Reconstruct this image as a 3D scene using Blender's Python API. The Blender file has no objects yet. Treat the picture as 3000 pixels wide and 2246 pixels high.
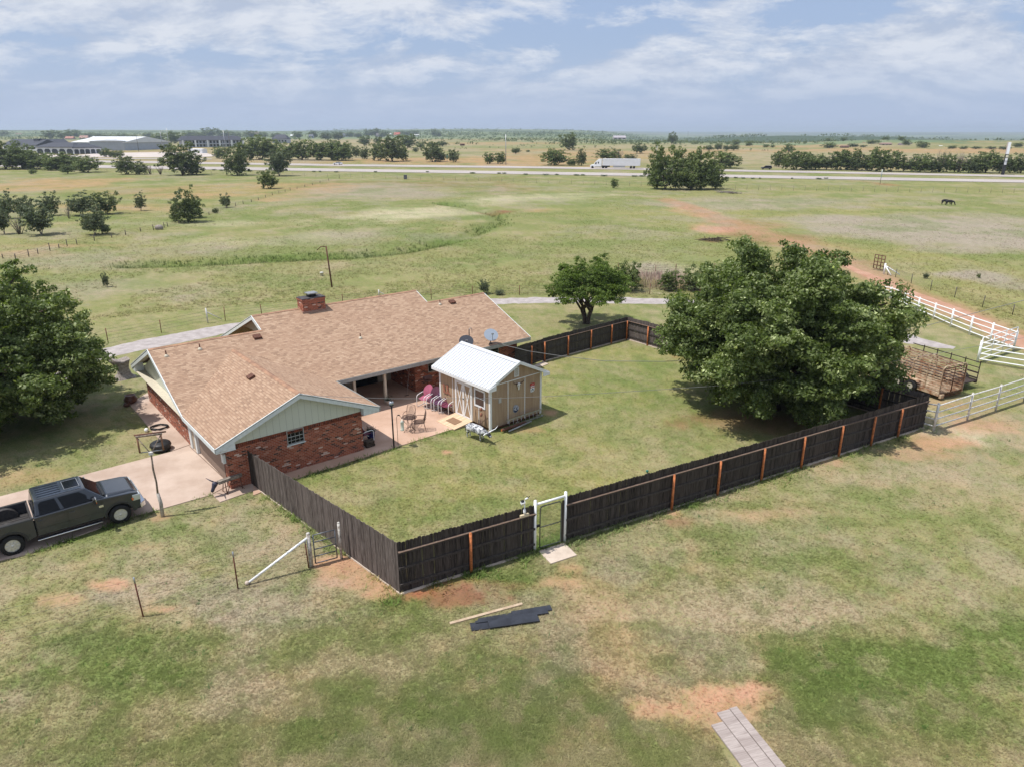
import bpy, math, random
import numpy as np
from math import sin, cos, tan, atan2, hypot, pi, radians
from mathutils import Vector, Matrix
C = bpy.context.scene.collection
scene = bpy.context.scene
rnd = random.Random(7)
# ---------------------------------------------------------------- camera
F_PX, HOR, CAM_H = 2080.0, 384.0, 15.0          # focal length and horizon row on a 3000 x 2246 frame
PITCH = math.atan((1123-HOR)/F_PX)
cam_data = bpy.data.cameras.new('camera'); cam = bpy.data.objects.new('camera', cam_data); C.objects.link(cam)
cam_data.sensor_width = 36; cam_data.lens = 36*F_PX/3000; cam_data.clip_start = 0.5; cam_data.clip_end = 90000
cam.location = (0, 0, CAM_H); cam.rotation_euler = (pi/2-PITCH, 0, 0)
scene.camera = cam
# ---------------------------------------------------------------- light
SUN_EL, SUN_AZ = radians(66.0), radians(13.5)    # shadows run towards SUN_AZ (from +X)
sd = Vector((-cos(SUN_AZ)*cos(SUN_EL), -sin(SUN_AZ)*cos(SUN_EL), sin(SUN_EL)))
sun_l = bpy.data.lights.new('sun', 'SUN'); sun_l.energy = 4.3; sun_l.angle = radians(0.55); sun_l.color = (1.0, 0.955, 0.89)
sun = bpy.data.objects.new('sun', sun_l); C.objects.link(sun)
sun.rotation_euler = (-sd).to_track_quat('-Z', 'Y').to_euler()
w = bpy.data.worlds.new('World'); scene.world = w; w.use_nodes = True
nt = w.node_tree; nt.nodes.clear()
def N(t, typ, **k):
    n = t.nodes.new(typ)
    for a, b in k.items():
        if a.startswith('i_'):
            key = a[2:]; key = int(key) if key.isdigit() else key
            n.inputs[key].default_value = b
        else: setattr(n, a, b)
    return n
def Lk(t, a, b): t.links.new(a, b)
def M_(t, op, a, b=None, c=None, clamp=False):
    n = t.nodes.new('ShaderNodeMath'); n.operation = op; n.use_clamp = clamp
    for i, v in enumerate((a, b, c)):
        if v is None: continue
        if isinstance(v, (int, float)): n.inputs[i].default_value = v
        else: t.links.new(v, n.inputs[i])
    return n.outputs[0]
def RGBmix(t, f, a, b, mode='MIX'):
    n = t.nodes.new('ShaderNodeMix'); n.data_type = 'RGBA'; n.blend_type = mode
    for i, v in ((0, f), (6, a), (7, b)):
        if isinstance(v, (int, float)): n.inputs[i].default_value = v
        elif isinstance(v, tuple): n.inputs[i].default_value = (*v[:3], 1)
        else: t.links.new(v, n.inputs[i])
    return n.outputs[2]
def Ramp(t, f, stops):
    n = t.nodes.new('ShaderNodeValToRGB'); r = n.color_ramp
    while len(r.elements) < len(stops): r.elements.new(0.5)
    for e, (p, c) in zip(r.elements, stops):
        e.position = p; e.color = (c, c, c, 1) if isinstance(c, (int, float)) else (*c[:3], 1)
    t.links.new(f, n.inputs[0]); return n.outputs[0]
def Noise(t, vec, scale, detail=4, rough=0.55, dist=0.0):
    n = N(t, 'ShaderNodeTexNoise'); n.inputs['Scale'].default_value = scale; n.inputs['Detail'].default_value = detail
    n.inputs['Roughness'].default_value = rough; n.inputs['Distortion'].default_value = dist
    if vec is not None: t.links.new(vec, n.inputs['Vector'])
    return n.outputs['Fac']
def Mapv(t, vec, scale=(1,1,1), rot=(0,0,0), loc=(0,0,0)):
    n = N(t, 'ShaderNodeMapping'); n.inputs['Scale'].default_value = scale; n.inputs['Rotation'].default_value = rot
    n.inputs['Location'].default_value = loc; t.links.new(vec, n.inputs['Vector']); return n.outputs[0]
sky = N(nt, 'ShaderNodeTexSky', sky_type='NISHITA', sun_disc=False, sun_elevation=SUN_EL)
sky.sun_rotation = atan2(sd.x, sd.y); sky.altitude = 300; sky.air_density = 1.0; sky.dust_density = 1.6; sky.ozone_density = 1.2
SKY_K = 0.106
tc = N(nt, 'ShaderNodeTexCoord')
sep = N(nt, 'ShaderNodeSeparateXYZ'); Lk(nt, tc.outputs['Generated'], sep.inputs[0])
zc = M_(nt, 'ADD', M_(nt, 'MAXIMUM', sep.outputs[2], 0.0), 0.30)
cx_ = M_(nt, 'DIVIDE', sep.outputs[0], zc); cy_ = M_(nt, 'DIVIDE', sep.outputs[1], zc)
cmb = N(nt, 'ShaderNodeCombineXYZ'); Lk(nt, cx_, cmb.inputs[0]); Lk(nt, cy_, cmb.inputs[1])
def cloudn(off): return Noise(nt, Mapv(nt, cmb.outputs[0], (1.0, 1.25, 1), (0, 0, 0.12), (3.4+off[0], 0.9+off[1], 0)), 2.7, 12, 0.66, 0.25)
n1 = cloudn((0, 0)); n3 = cloudn((0.03, 0.11))
n2 = Noise(nt, Mapv(nt, cmb.outputs[0], (0.6, 1.0, 1), (0, 0, 0.1), (5.3, 2.2, 0)), 1.6, 3, 0.5, 0.2)
cl = M_(nt, 'ADD', M_(nt, 'MULTIPLY', n1, 0.62), M_(nt, 'MULTIPLY', n2, 0.42))
cover = Ramp(nt, cl, [(0.470, 0.0), (0.51, 0.55), (0.575, 1.0)])
lit = M_(nt, 'MULTIPLY_ADD', M_(nt, 'SUBTRACT', n1, n3), 4.6, 0.56, True)
ccol = RGBmix(nt, lit, (4.1, 4.7, 5.9), (6.5, 6.8, 7.4))
low = Ramp(nt, sep.outputs[2], [(0.0, 0.05), (0.03, 0.30), (0.075, 0.85), (0.2, 0.95)])
veil = RGBmix(nt, 0.72, sky.outputs[0], (3.35, 4.3, 6.4))
skycol = RGBmix(nt, M_(nt, 'MULTIPLY', cover, low), veil, ccol)
hz = Ramp(nt, sep.outputs[2], [(0.0, 0.75), (0.045, 0.30), (0.10, 0.0)])
skycol = RGBmix(nt, hz, skycol, (4.15, 4.95, 6.7))
bg = N(nt, 'ShaderNodeBackground'); bg.inputs[1].default_value = SKY_K; Lk(nt, skycol, bg.inputs[0])
wo = N(nt, 'ShaderNodeOutputWorld'); Lk(nt, bg.outputs[0], wo.inputs[0])
scene.view_settings.view_transform = 'Standard'; scene.view_settings.look = 'None'
scene.view_settings.exposure = 0.17; scene.view_settings.gamma = 1.0
cy = scene.cycles; cy.use_denoising = True; cy.max_bounces = 5; cy.diffuse_bounces = 3; cy.glossy_bounces = 3
cy.transmission_bounces = 4; cy.transparent_max_bounces = 6; cy.volume_bounces = 0; cy.use_adaptive_sampling = True
cy.sample_clamp_indirect = 8
# ---------------------------------------------------------------- picture -> place
_fw = np.array([0, cos(PITCH), -sin(PITCH)]); _up = np.array([0, sin(PITCH), cos(PITCH)]); _rt = np.array([1.0, 0, 0])
def ray(px, py): return _fw*F_PX+_rt*(px-1500)-_up*(py-1123)
def G(px, py, z=0.0):                           # where the sight line through a pixel of the photograph meets height z
    d = ray(px, py); k = (z-CAM_H)/d[2]; return Vector((d[0]*k, d[1]*k, z))
def depth(px, py): g = G(px, py); return g.y*cos(PITCH)+CAM_H*sin(PITCH)
def px2m(px, py): return depth(px, py)/F_PX      # metres per pixel there
def height_at(px, py, ytop):                     # height of an upright that stands at (px,py) and ends at row ytop
    g = G(px, py); lo, hi = 0.0, 80.0
    for _ in range(40):
        m = (lo+hi)/2; q = np.array([g.x, g.y, m-CAM_H]); r = 1123-F_PX*(q@_up)/(q@_fw)
        if r > ytop: lo = m
        else: hi = m
    return m
def lin(r, g=None, b=None):
    if g is None: r, g, b = r
    f = lambda c: ((c/255+0.055)/1.055)**2.4 if c > 10.3 else c/255/12.92
    return (f(r), f(g), f(b))
def alb(r, g, b, k=0.78): return tuple(x*k for x in lin(r, g, b))   # sunlit picture colour -> base colour
# ---------------------------------------------------------------- objects
def tag(o, label=None, cat=None, group=None, kind=None):
    if label: o['label'] = label
    if cat: o['category'] = cat
    if group: o['group'] = group
    if kind: o['kind'] = kind
    return o
def thing(name, label, cat, loc=(0, 0, 0), rz=0.0, group=None, scale=None):
    o = bpy.data.objects.new(name, None); C.objects.link(o); o.empty_display_size = 0.3
    o.location = loc; o.rotation_euler = (0, 0, rz)
    if scale: o.scale = scale if isinstance(scale, tuple) else (scale,)*3
    return tag(o, label, cat, group)
def dup(o, loc=None, rz=None, label=None, parent=None, scale=None):
    c = o.copy(); C.objects.link(c)
    if parent: c.parent = parent
    if loc is not None: c.location = loc
    if rz is not None: c.rotation_euler = (0, 0, rz)
    if scale: c.scale = scale if isinstance(scale, tuple) else (scale,)*3
    if label: c['label'] = label
    for ch in list(o.children): dup(ch, parent=c)
    return c
class MB:
    def __init__(s): s.v = []; s.f = []; s.sm = []
    def add(s, vs, fs, smooth=False):
        b = len(s.v); s.v += [tuple(map(float, p)) for p in vs]; s.f += [tuple(i+b for i in f) for f in fs]; s.sm += [smooth]*len(fs); return s
    def box(s, c, d, rz=0, rx=0, ry=0):
        x, y, z = d[0]/2, d[1]/2, d[2]/2
        vs = [Vector((i*x, j*y, k*z)) for k in (-1, 1) for j in (-1, 1) for i in (-1, 1)]
        if rz or rx or ry:
            m = Matrix.Rotation(rz, 3, 'Z') @ Matrix.Rotation(ry, 3, 'Y') @ Matrix.Rotation(rx, 3, 'X'); vs = [m @ p for p in vs]
        vs = [p+Vector(c) for p in vs]
        return s.add(vs, [(0,2,3,1),(4,5,7,6),(0,1,5,4),(2,6,7,3),(0,4,6,2),(1,3,7,5)])
    def b2(s, x0, x1, y0, y1, z0, z1): return s.box(((x0+x1)/2, (y0+y1)/2, (z0+z1)/2), (abs(x1-x0), abs(y1-y0), abs(z1-z0)))
    def bar(s, a, b, wd, ht, up=(0, 0, 1)):       # rectangular bar from a to b; ht measured along up
        a, b = Vector(a), Vector(b); d = (b-a)
        if d.length < 1e-6: return s
        d.normalize(); u = Vector(up); t = d.cross(u)
        if t.length < 1e-4: t = d.cross(Vector((1, 0, 0)))
        t.normalize(); n = t.cross(d).normalized(); vs = []
        for p in (a, b):
            for i, j in ((-1, -1), (1, -1), (1, 1), (-1, 1)): vs.append(p+t*(wd/2*i)+n*(ht/2*j))
        return s.add(vs, [(0,1,2,3),(7,6,5,4),(0,4,5,1),(1,5,6,2),(2,6,7,3),(3,7,4,0)])
    def tube(s, pts, r, n=8, caps=True, smooth=True):
        pts = [Vector(p) for p in pts]; rs = r if isinstance(r, (list, tuple)) else [r]*len(pts)
        vs = []; fr = None
        for i, p in enumerate(pts):
            d = (pts[min(i+1, len(pts)-1)]-pts[max(i-1, 0)])
            d = d.normalized() if d.length > 1e-9 else Vector((0, 0, 1))
            if fr is None:
                fr = d.cross(Vector((0, 0, 1)))
                if fr.length < 1e-3: fr = d.cross(Vector((1, 0, 0)))
            fr = (fr-d*fr.dot(d)); fr = fr.normalized() if fr.length > 1e-6 else d.orthogonal().normalized()
            g = d.cross(fr)
            for k in range(n):
                a = 2*pi*k/n; vs.append(p+(fr*cos(a)+g*sin(a))*rs[i])
        fs = []
        for i in range(len(pts)-1):
            for k in range(n): fs.append((i*n+k, i*n+(k+1) % n, (i+1)*n+(k+1) % n, (i+1)*n+k))
        s.add(vs, fs, smooth)
        if caps:
            b = len(s.v)-len(vs)
            s.f += [tuple(b+k for k in range(n))[::-1], tuple(b+(len(pts)-1)*n+k for k in range(n))]; s.sm += [False]*2
        return s
    def lathe(s, prof, n=16, c=(0, 0, 0), smooth=True, m=None, caps=True):
        vs = []
        for r, z in prof:
            for k in range(n):
                a = 2*pi*k/n; p = Vector((r*cos(a), r*sin(a), z))
                if m is not None: p = m @ p
                vs.append(p+Vector(c))
        fs = [(i*n+k, i*n+(k+1) % n, (i+1)*n+(k+1) % n, (i+1)*n+k) for i in range(len(prof)-1) for k in range(n)]
        s.add(vs, fs, smooth); b = len(s.v)-len(vs)
        if caps and prof[0][0] > 1e-4: s.f.append(tuple(b+k for k in range(n))[::-1]); s.sm.append(False)
        if caps and prof[-1][0] > 1e-4: s.f.append(tuple(b+(len(prof)-1)*n+k for k in range(n))); s.sm.append(False)
        return s
    def prism(s, poly, h, m=None):                 # polygon (x,y) extruded 0..h in z, then mapped by m (function or matrix)
        n = len(poly); vs = [Vector((x, y, 0)) for x, y in poly]+[Vector((x, y, h)) for x, y in poly]
        if m is not None: vs = [(m(p) if callable(m) else m @ p) for p in vs]
        return s.add(vs, [tuple(range(n))[::-1], tuple(range(n, 2*n))]+[(i, (i+1) % n, n+(i+1) % n, n+i) for i in range(n)])
    def ball(s, c, r, n=10, m=6, sq=(1, 1, 1)):
        return s.lathe([(max(1e-5, r*sin(pi*i/m)), -r*cos(pi*i/m)) for i in range(m+1)], n, c, True, Matrix.Diagonal(sq))
    def build(s, name, mat, parent=None, loc=None, rz=0.0, bevel=0):
        me = bpy.data.meshes.new(name); me.from_pydata(s.v, [], s.f)
        me.polygons.foreach_set('use_smooth', s.sm)
        uv_by_normal(me)
        if mat: me.materials.append(mat)
        o = bpy.data.objects.new(name, me); C.objects.link(o)
        if parent: o.parent = parent
        if loc is not None: o.location = loc; o.rotation_euler = (0, 0, rz)
        if bevel:
            bm = o.modifiers.new('edge', 'BEVEL'); bm.width = bevel; bm.segments = 2; bm.limit_method = 'ANGLE'; bm.angle_limit = 0.6
        return o
def uv_by_normal(me):                              # box-style UVs in metres: u level along the face, v up the slope
    nl = len(me.loops); np_ = len(me.polygons)
    if not nl: return
    me.uv_layers.new(name='UVMap')
    co = np.empty(len(me.vertices)*3); me.vertices.foreach_get('co', co); co = co.reshape(-1, 3)
    li = np.empty(nl, int); me.loops.foreach_get('vertex_index', li)
    lt = np.empty(np_, int); me.polygons.foreach_get('loop_total', lt)
    nr = np.empty(np_*3); me.polygons.foreach_get('normal', nr); nr = nr.reshape(-1, 3)
    n = np.repeat(nr, lt, 0); t = np.stack([-n[:, 1], n[:, 0], np.zeros(nl)], 1); ln = np.linalg.norm(t, axis=1)
    flat = ln < 0.05; t[flat] = (1, 0, 0); t /= np.linalg.norm(t, axis=1)[:, None]
    b = np.cross(n, t); p = co[li]; uv = np.stack([(p*t).sum(1), (p*b).sum(1)], 1)
    me.uv_layers[0].data.foreach_set('uv', uv.ravel().astype(np.float32))
def npmesh(name, V, Fq, mat, parent=None, attrs=None, smooth=False, uv=False):   # fast mesh of quads / tris from arrays
    me = bpy.data.meshes.new(name); V = np.ascontiguousarray(V, np.float32); Fq = np.ascontiguousarray(Fq, np.int32)
    k = Fq.shape[1]; me.vertices.add(len(V)); me.vertices.foreach_set('co', V.ravel())
    me.loops.add(Fq.size); me.loops.foreach_set('vertex_index', Fq.ravel())
    me.polygons.add(len(Fq)); me.polygons.foreach_set('loop_start', np.arange(0, Fq.size, k, dtype=np.int32))
    me.polygons.foreach_set('use_smooth', np.full(len(Fq), smooth))
    me.update(calc_edges=True)
    for nm, (dom, typ, arr) in (attrs or {}).items():
        a = me.attributes.new(nm, typ, dom)
        a.data.foreach_set('color' if 'COLOR' in typ else 'value', np.ascontiguousarray(arr, np.float32).ravel())
    if mat: me.materials.append(mat)
    o = bpy.data.objects.new(name, me); C.objects.link(o)
    if parent: o.parent = parent
    return o
# ---------------------------------------------------------------- materials
def mat(name, col, rough=0.7, metal=0.0, var=0.0, vscale=6.0, col2=None, spec=0.4, bump=0.0, bscale=40.0, coat=0.0, stretch=None, coords='Object', emit=None):
    m = bpy.data.materials.new(name); m.use_nodes = True; t = m.node_tree; p = t.nodes['Principled BSDF']
    p.inputs['Roughness'].default_value = rough; p.inputs['Metallic'].default_value = metal
    p.inputs['Specular IOR Level'].default_value = spec
    if coat: p.inputs['Coat Weight'].default_value = coat; p.inputs['Coat Roughness'].default_value = 0.06
    p.inputs['Base Color'].default_value = (*col, 1)
    if var or bump or col2:
        tcn = N(t, 'ShaderNodeTexCoord'); vec = tcn.outputs[coords]
        if stretch: vec = Mapv(t, vec, stretch)
        if var or col2:
            nz = Noise(t, vec, vscale, 5, 0.6)
            c2 = col2 or tuple(c*(1-var) for c in col); c1 = col if col2 else tuple(min(1, c*(1+var*0.6)) for c in col)
            Lk(t, RGBmix(t, Ramp(t, nz, [(0.36, 0.0), (0.64, 1.0)]), c1, c2), p.inputs['Base Color'])
        if bump:
            b = N(t, 'ShaderNodeBump'); b.inputs['Strength'].default_value = 0.6; b.inputs['Distance'].default_value = bump
            Lk(t, Noise(t, vec, bscale, 3), b.inputs['Height']); Lk(t, b.outputs[0], p.inputs['Normal'])
    if emit: p.inputs['Emission Color'].default_value = (*emit, 1); p.inputs['Emission Strength'].default_value = 1
    return m
def brick_mat():
    m = bpy.data.materials.new('red_brick'); m.use_nodes = True; t = m.node_tree; p = t.nodes['Principled BSDF']
    uv = N(t, 'ShaderNodeTexCoord').outputs['UV']
    b = N(t, 'ShaderNodeTexBrick', offset=0.5, squash=1.0); Lk(t, uv, b.inputs['Vector'])
    b.inputs['Scale'].default_value = 1.0; b.inputs['Brick Width'].default_value = 0.215; b.inputs['Row Height'].default_value = 0.078
    b.inputs['Mortar Size'].default_value = 0.008; b.inputs['Mortar Smooth'].default_value = 0.2; b.inputs['Bias'].default_value = 0.0
    b.inputs['Color1'].default_value = (0, 0, 0, 1); b.inputs['Color2'].default_value = (1, 1, 1, 1); b.inputs['Mortar'].default_value = (0.5, 0.5, 0.5, 1)
    rc = Ramp(t, b.outputs['Color'], [(0.0, (0.022, 0.013, 0.012)), (0.06, (0.03, 0.016, 0.014)), (0.12, (0.20, 0.045, 0.020)), (0.45, (0.33, 0.076, 0.031)), (0.8, (0.43, 0.115, 0.052)), (0.92, (0.46, 0.18, 0.11)), (0.955, (0.68, 0.52, 0.44))])
    rc = RGBmix(t, M_(t, 'MULTIPLY', Noise(t, uv, 26, 4), 0.3), rc, (0.14, 0.035, 0.02))
    col = RGBmix(t, b.outputs['Fac'], rc, (0.40, 0.25, 0.19)); Lk(t, col, p.inputs['Base Color']); p.inputs['Roughness'].default_value = 0.85
    bp = N(t, 'ShaderNodeBump'); bp.inputs['Distance'].default_value = 0.01; bp.inputs['Strength'].default_value = 0.7; bp.invert = True
    Lk(t, b.outputs['Fac'], bp.inputs['Height']); Lk(t, bp.outputs[0], p.inputs['Normal']); return m
def shingle_mat():
    m = bpy.data.materials.new('asphalt_shingle'); m.use_nodes = True; t = m.node_tree; p = t.nodes['Principled BSDF']
    uv = N(t, 'ShaderNodeTexCoord').outputs['UV']
    b = N(t, 'ShaderNodeTexBrick', offset=0.5); Lk(t, uv, b.inputs['Vector'])
    b.inputs['Scale'].default_value = 1.0; b.inputs['Brick Width'].default_value = 0.21; b.inputs['Row Height'].default_value = 0.125
    b.inputs['Mortar Size'].default_value = 0.0; b.inputs['Color1'].default_value = (0, 0, 0, 1); b.inputs['Color2'].default_value = (1, 1, 1, 1)
    rc = Ramp(t, b.outputs['Color'], [(0.0, (0.19, 0.118, 0.078)), (0.3, (0.30, 0.192, 0.128)), (0.7, (0.375, 0.25, 0.17)), (1.0, (0.455, 0.32, 0.225))])
    big = Noise(t, uv, 0.5, 3); rc = RGBmix(t, Ramp(t, big, [(0.4, 0.0), (0.7, 0.35)]), rc, (0.31, 0.18, 0.118))
    rc = RGBmix(t, 0.35, rc, RGBmix(t, Noise(t, uv, 140, 2), (0.24, 0.16, 0.11), (0.56, 0.41, 0.305)))
    s = N(t, 'ShaderNodeSeparateXYZ'); Lk(t, uv, s.inputs[0])
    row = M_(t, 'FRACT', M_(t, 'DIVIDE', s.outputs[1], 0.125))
    Lk(t, RGBmix(t, Ramp(t, row, [(0.0, 1.0), (0.16, 0.0)]), rc, RGBmix(t, Ramp(t, b.outputs['Color'], [(0.3, 0.0), (0.5, 1.0)]), (0.34, 0.19, 0.12), (0.14, 0.07, 0.045))), p.inputs['Base Color'])  # tab shadows painted as dark dashes along each course's lower edge
    p.inputs['Roughness'].default_value = 0.95; p.inputs['Specular IOR Level'].default_value = 0.15
    bp = N(t, 'ShaderNodeBump'); bp.inputs['Distance'].default_value = 0.02; bp.inputs['Strength'].default_value = 0.8; bp.invert = True
    Lk(t, M_(t, 'ADD', row, M_(t, 'MULTIPLY', b.outputs['Color'], 0.4)), bp.inputs['Height']); Lk(t, bp.outputs[0], p.inputs['Normal']); return m
def groove_mat(name, col, pitch, groove=0.012, rough=0.6, gcol=0.6):         # boards with vertical grooves; on the metal roof, painted rib shade
    m = bpy.data.materials.new(name); m.use_nodes = True; t = m.node_tree; p = t.nodes['Principled BSDF']
    uv = N(t, 'ShaderNodeTexCoord').outputs['UV']; s = N(t, 'ShaderNodeSeparateXYZ'); Lk(t, uv, s.inputs[0])
    fr = M_(t, 'FRACT', M_(t, 'DIVIDE', s.outputs[0], pitch)); g = M_(t, 'LESS_THAN', fr, groove/pitch)
    c = RGBmix(t, M_(t, 'MULTIPLY', Noise(t, uv, 3, 4), 0.35), col, tuple(x*0.8 for x in col))
    Lk(t, RGBmix(t, g, c, tuple(x*gcol for x in col)), p.inputs['Base Color']); p.inputs['Roughness'].default_value = rough; return m
def plank_mat(name, cols, pitch=0.145, rough=0.85, grain=30):
    m = bpy.data.materials.new(name); m.use_nodes = True; t = m.node_tree; p = t.nodes['Principled BSDF']
    uv = N(t, 'ShaderNodeTexCoord').outputs['UV']; s = N(t, 'ShaderNodeSeparateXYZ'); Lk(t, uv, s.inputs[0])
    wn = N(t, 'ShaderNodeTexWhiteNoise', noise_dimensions='1D'); Lk(t, M_(t, 'FLOOR', M_(t, 'DIVIDE', s.outputs[0], pitch)), wn.inputs['W'])
    c = RGBmix(t, wn.outputs['Value'], cols[0], cols[1])
    g = Noise(t, Mapv(t, uv, (1, 0.06, 1)), grain, 5, 0.65)
    c = RGBmix(t, Ramp(t, g, [(0.42, 0.0), (0.68, 0.8)]), c, cols[2])
    k = Noise(t, uv, 9, 2); c = RGBmix(t, Ramp(t, k, [(0.74, 0.0), (0.78, 1.0)]), c, tuple(min(1, x*1.9) for x in cols[2]))
    Lk(t, c, p.inputs['Base Color']); p.inputs['Roughness'].default_value = rough; p.inputs['Specular IOR Level'].default_value = 0.2; return m
MT = {}
def mk():
    MT['brick'] = brick_mat(); MT['shingle'] = shingle_mat()
    MT['siding'] = groove_mat('pale_green_siding', (0.60, 0.62, 0.52), 0.31, 0.014)
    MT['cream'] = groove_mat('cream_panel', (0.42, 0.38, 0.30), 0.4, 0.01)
    MT['trim'] = mat('house_trim', (0.66, 0.70, 0.70), 0.5, var=0.1)
    MT['fascia'] = mat('eave_fascia', (0.36, 0.36, 0.34), 0.55, var=0.12)
    MT['soffit'] = mat('soffit', (0.55, 0.50, 0.40), 0.7, var=0.08)
    MT['drip'] = mat('drip_edge', (0.05, 0.06, 0.065), 0.4)
    MT['white'] = mat('white_paint', (0.80, 0.81, 0.82), 0.42, var=0.05, vscale=3)
    MT['offwhite'] = mat('weathered_white_pipe', (0.74, 0.75, 0.74), 0.5, col2=(0.50, 0.46, 0.42), vscale=7)
    MT['pipewhite'] = mat('white_pipe_paint', (0.82, 0.83, 0.84), 0.45, var=0.05)
    MT['rust'] = mat('rusty_pipe', (0.52, 0.17, 0.06), 0.7, var=0.35, vscale=9)
    MT['rustdark'] = mat('dark_rust', (0.13, 0.055, 0.035), 0.8, var=0.4, vscale=12)
    MT['tpost'] = mat('rust_red_post', (0.15, 0.045, 0.03), 0.75, var=0.3)
    MT['galv'] = mat('galvanised_steel', (0.42, 0.43, 0.44), 0.4, 0.7, var=0.2)
    MT['blackmetal'] = mat('black_metal', (0.018, 0.018, 0.02), 0.45, 0.3)
    MT['wire'] = mat('fence_wire', (0.10, 0.09, 0.085), 0.6, 0.5)
    MT['black'] = mat('black_plastic', (0.02, 0.021, 0.023), 0.5, var=0.2)
    MT['darkglass'] = mat('dark_glass', (0.006, 0.007, 0.009), 0.1, spec=0.22)
    MT['conc'] = mat('concrete', (0.39, 0.29, 0.23), 0.9, col2=(0.52, 0.41, 0.34), vscale=0.55, bump=0.004, bscale=60)
    MT['patio'] = mat('patio_concrete', (0.44, 0.285, 0.205), 0.9, col2=(0.54, 0.375, 0.285), vscale=0.7, bump=0.004, bscale=60)
    MT['conc2'] = mat('grey_concrete', (0.46, 0.38, 0.31), 0.9, col2=(0.56, 0.47, 0.39), vscale=2.5, bump=0.004, bscale=60)
    MT['fence'] = plank_mat('dark_fence_boards', ((0.013, 0.010, 0.009), (0.060, 0.048, 0.042), (0.105, 0.088, 0.078)))
    MT['fencew'] = plank_mat('weathered_fence_boards', ((0.045, 0.034, 0.030), (0.115, 0.092, 0.083), (0.22, 0.19, 0.175)))
    MT['fenceb'] = plank_mat('greyed_fence_boards', ((0.038, 0.033, 0.031), (0.07, 0.062, 0.057), (0.12, 0.108, 0.10)))
    MT['rail'] = mat('fence_rail_wood', (0.032, 0.027, 0.026), 0.85, col2=(0.075, 0.062, 0.056), vscale=14, stretch=(1, 1, 1))
    MT['capwood'] = mat('fence_top_rail', (0.13, 0.085, 0.062), 0.85, col2=(0.21, 0.15, 0.115), vscale=12)
    MT['metalroof'] = groove_mat('white_metal_roof', (0.60, 0.62, 0.66), 0.2286, 0.03, 0.4, 0.62)  # rib shade painted into the roof colour as darker stripes
    MT['shedwood'] = plank_mat('shed_plywood', ((0.39, 0.28, 0.19), (0.44, 0.33, 0.225), (0.29, 0.19, 0.12)), 0.61, 0.8, 9)
    MT['decking'] = plank_mat('new_decking', ((0.62, 0.45, 0.30), (0.70, 0.54, 0.38), (0.50, 0.33, 0.21)), 0.14, 0.8, 10)
    MT['greywood'] = plank_mat('grey_weathered_wood', ((0.33, 0.28, 0.26), (0.42, 0.365, 0.34), (0.22, 0.18, 0.165)), 0.24, 0.85, 22)
    MT['tanwood'] = mat('tan_lumber', (0.50, 0.39, 0.28), 0.85, col2=(0.38, 0.28, 0.19), vscale=6)
    MT['deadwood'] = mat('bleached_wood', (0.36, 0.32, 0.29), 0.9, col2=(0.17, 0.14, 0.125), vscale=9, bump=0.01, bscale=20)
    MT['bark'] = mat('bark', (0.085, 0.062, 0.045), 0.95, col2=(0.04, 0.03, 0.022), vscale=8, bump=0.02, bscale=14)
    MT['barkgrey'] = mat('grey_bark', (0.27, 0.23, 0.20), 0.95, col2=(0.13, 0.11, 0.095), vscale=5)
    MT['purple'] = mat('purple_plastic', (0.10, 0.036, 0.058), 0.5, var=0.1)
    MT['pink'] = mat('pink_plastic', (0.42, 0.12, 0.19), 0.5, var=0.1)
    MT['ironbrown'] = mat('wrought_iron', (0.075, 0.045, 0.04), 0.6, 0.3)
    MT['asph'] = mat('highway_concrete', (0.42, 0.375, 0.35), 0.9, col2=(0.36, 0.32, 0.30), vscale=0.05)
    MT['gravel'] = mat('grey_gravel', (0.42, 0.38, 0.37), 0.95, col2=(0.30, 0.265, 0.255), vscale=1.6, bump=0.02, bscale=9)
    MT['navy'] = mat('navy_glaze', (0.01, 0.015, 0.09), 0.25)
    MT['teal'] = mat('dark_teal', (0.01, 0.028, 0.035), 0.5)
mk()
# ================================================================ ground, roads, water-worn land
def vnoise(x, y, seed=0):
    xi = np.floor(x).astype(np.int64); yi = np.floor(y).astype(np.int64); fx = x-xi; fy = y-yi
    fx = fx*fx*(3-2*fx); fy = fy*fy*(3-2*fy)
    def h(a, b):
        k = (a*374761393+b*668265263+seed*974634777) & 0x7fffffff; k = ((k ^ (k >> 13))*1274126177) & 0x7fffffff
        return ((k ^ (k >> 16)) & 0xffff)/65535.0
    return (h(xi, yi)*(1-fx)+h(xi+1, yi)*fx)*(1-fy)+(h(xi, yi+1)*(1-fx)+h(xi+1, yi+1)*fx)*fy
def fbm(x, y, s=1.0, o=4, seed=0, g=0.55):
    a, t, r = 1.0, 0.0, 0.0; c, d = 0.8, 0.6
    for i in range(o):
        r = r+a*vnoise(x*s, y*s, seed+i*17); t += a; a *= g; s *= 2.03; x, y = c*x-d*y, d*x+c*y
    return r/t
def sst(a, b, x): k = np.clip((x-a)/(b-a), 0, 1); return k*k*(3-2*k)
def poly_w(pts, px=True):                         # world polygon from photograph points
    return np.array([tuple(G(*p)[:2]) if px else p for p in pts])
def inside(P, x, y):
    r = np.zeros(np.shape(x), bool); n = len(P)
    for i in range(n):
        x0, y0 = P[i]; x1, y1 = P[(i+1) % n]
        c = ((y0 > y) != (y1 > y)) & (x < (x1-x0)*(y-y0)/((y1-y0) if y1 != y0 else 1e-9)+x0); r ^= c
    return r
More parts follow.
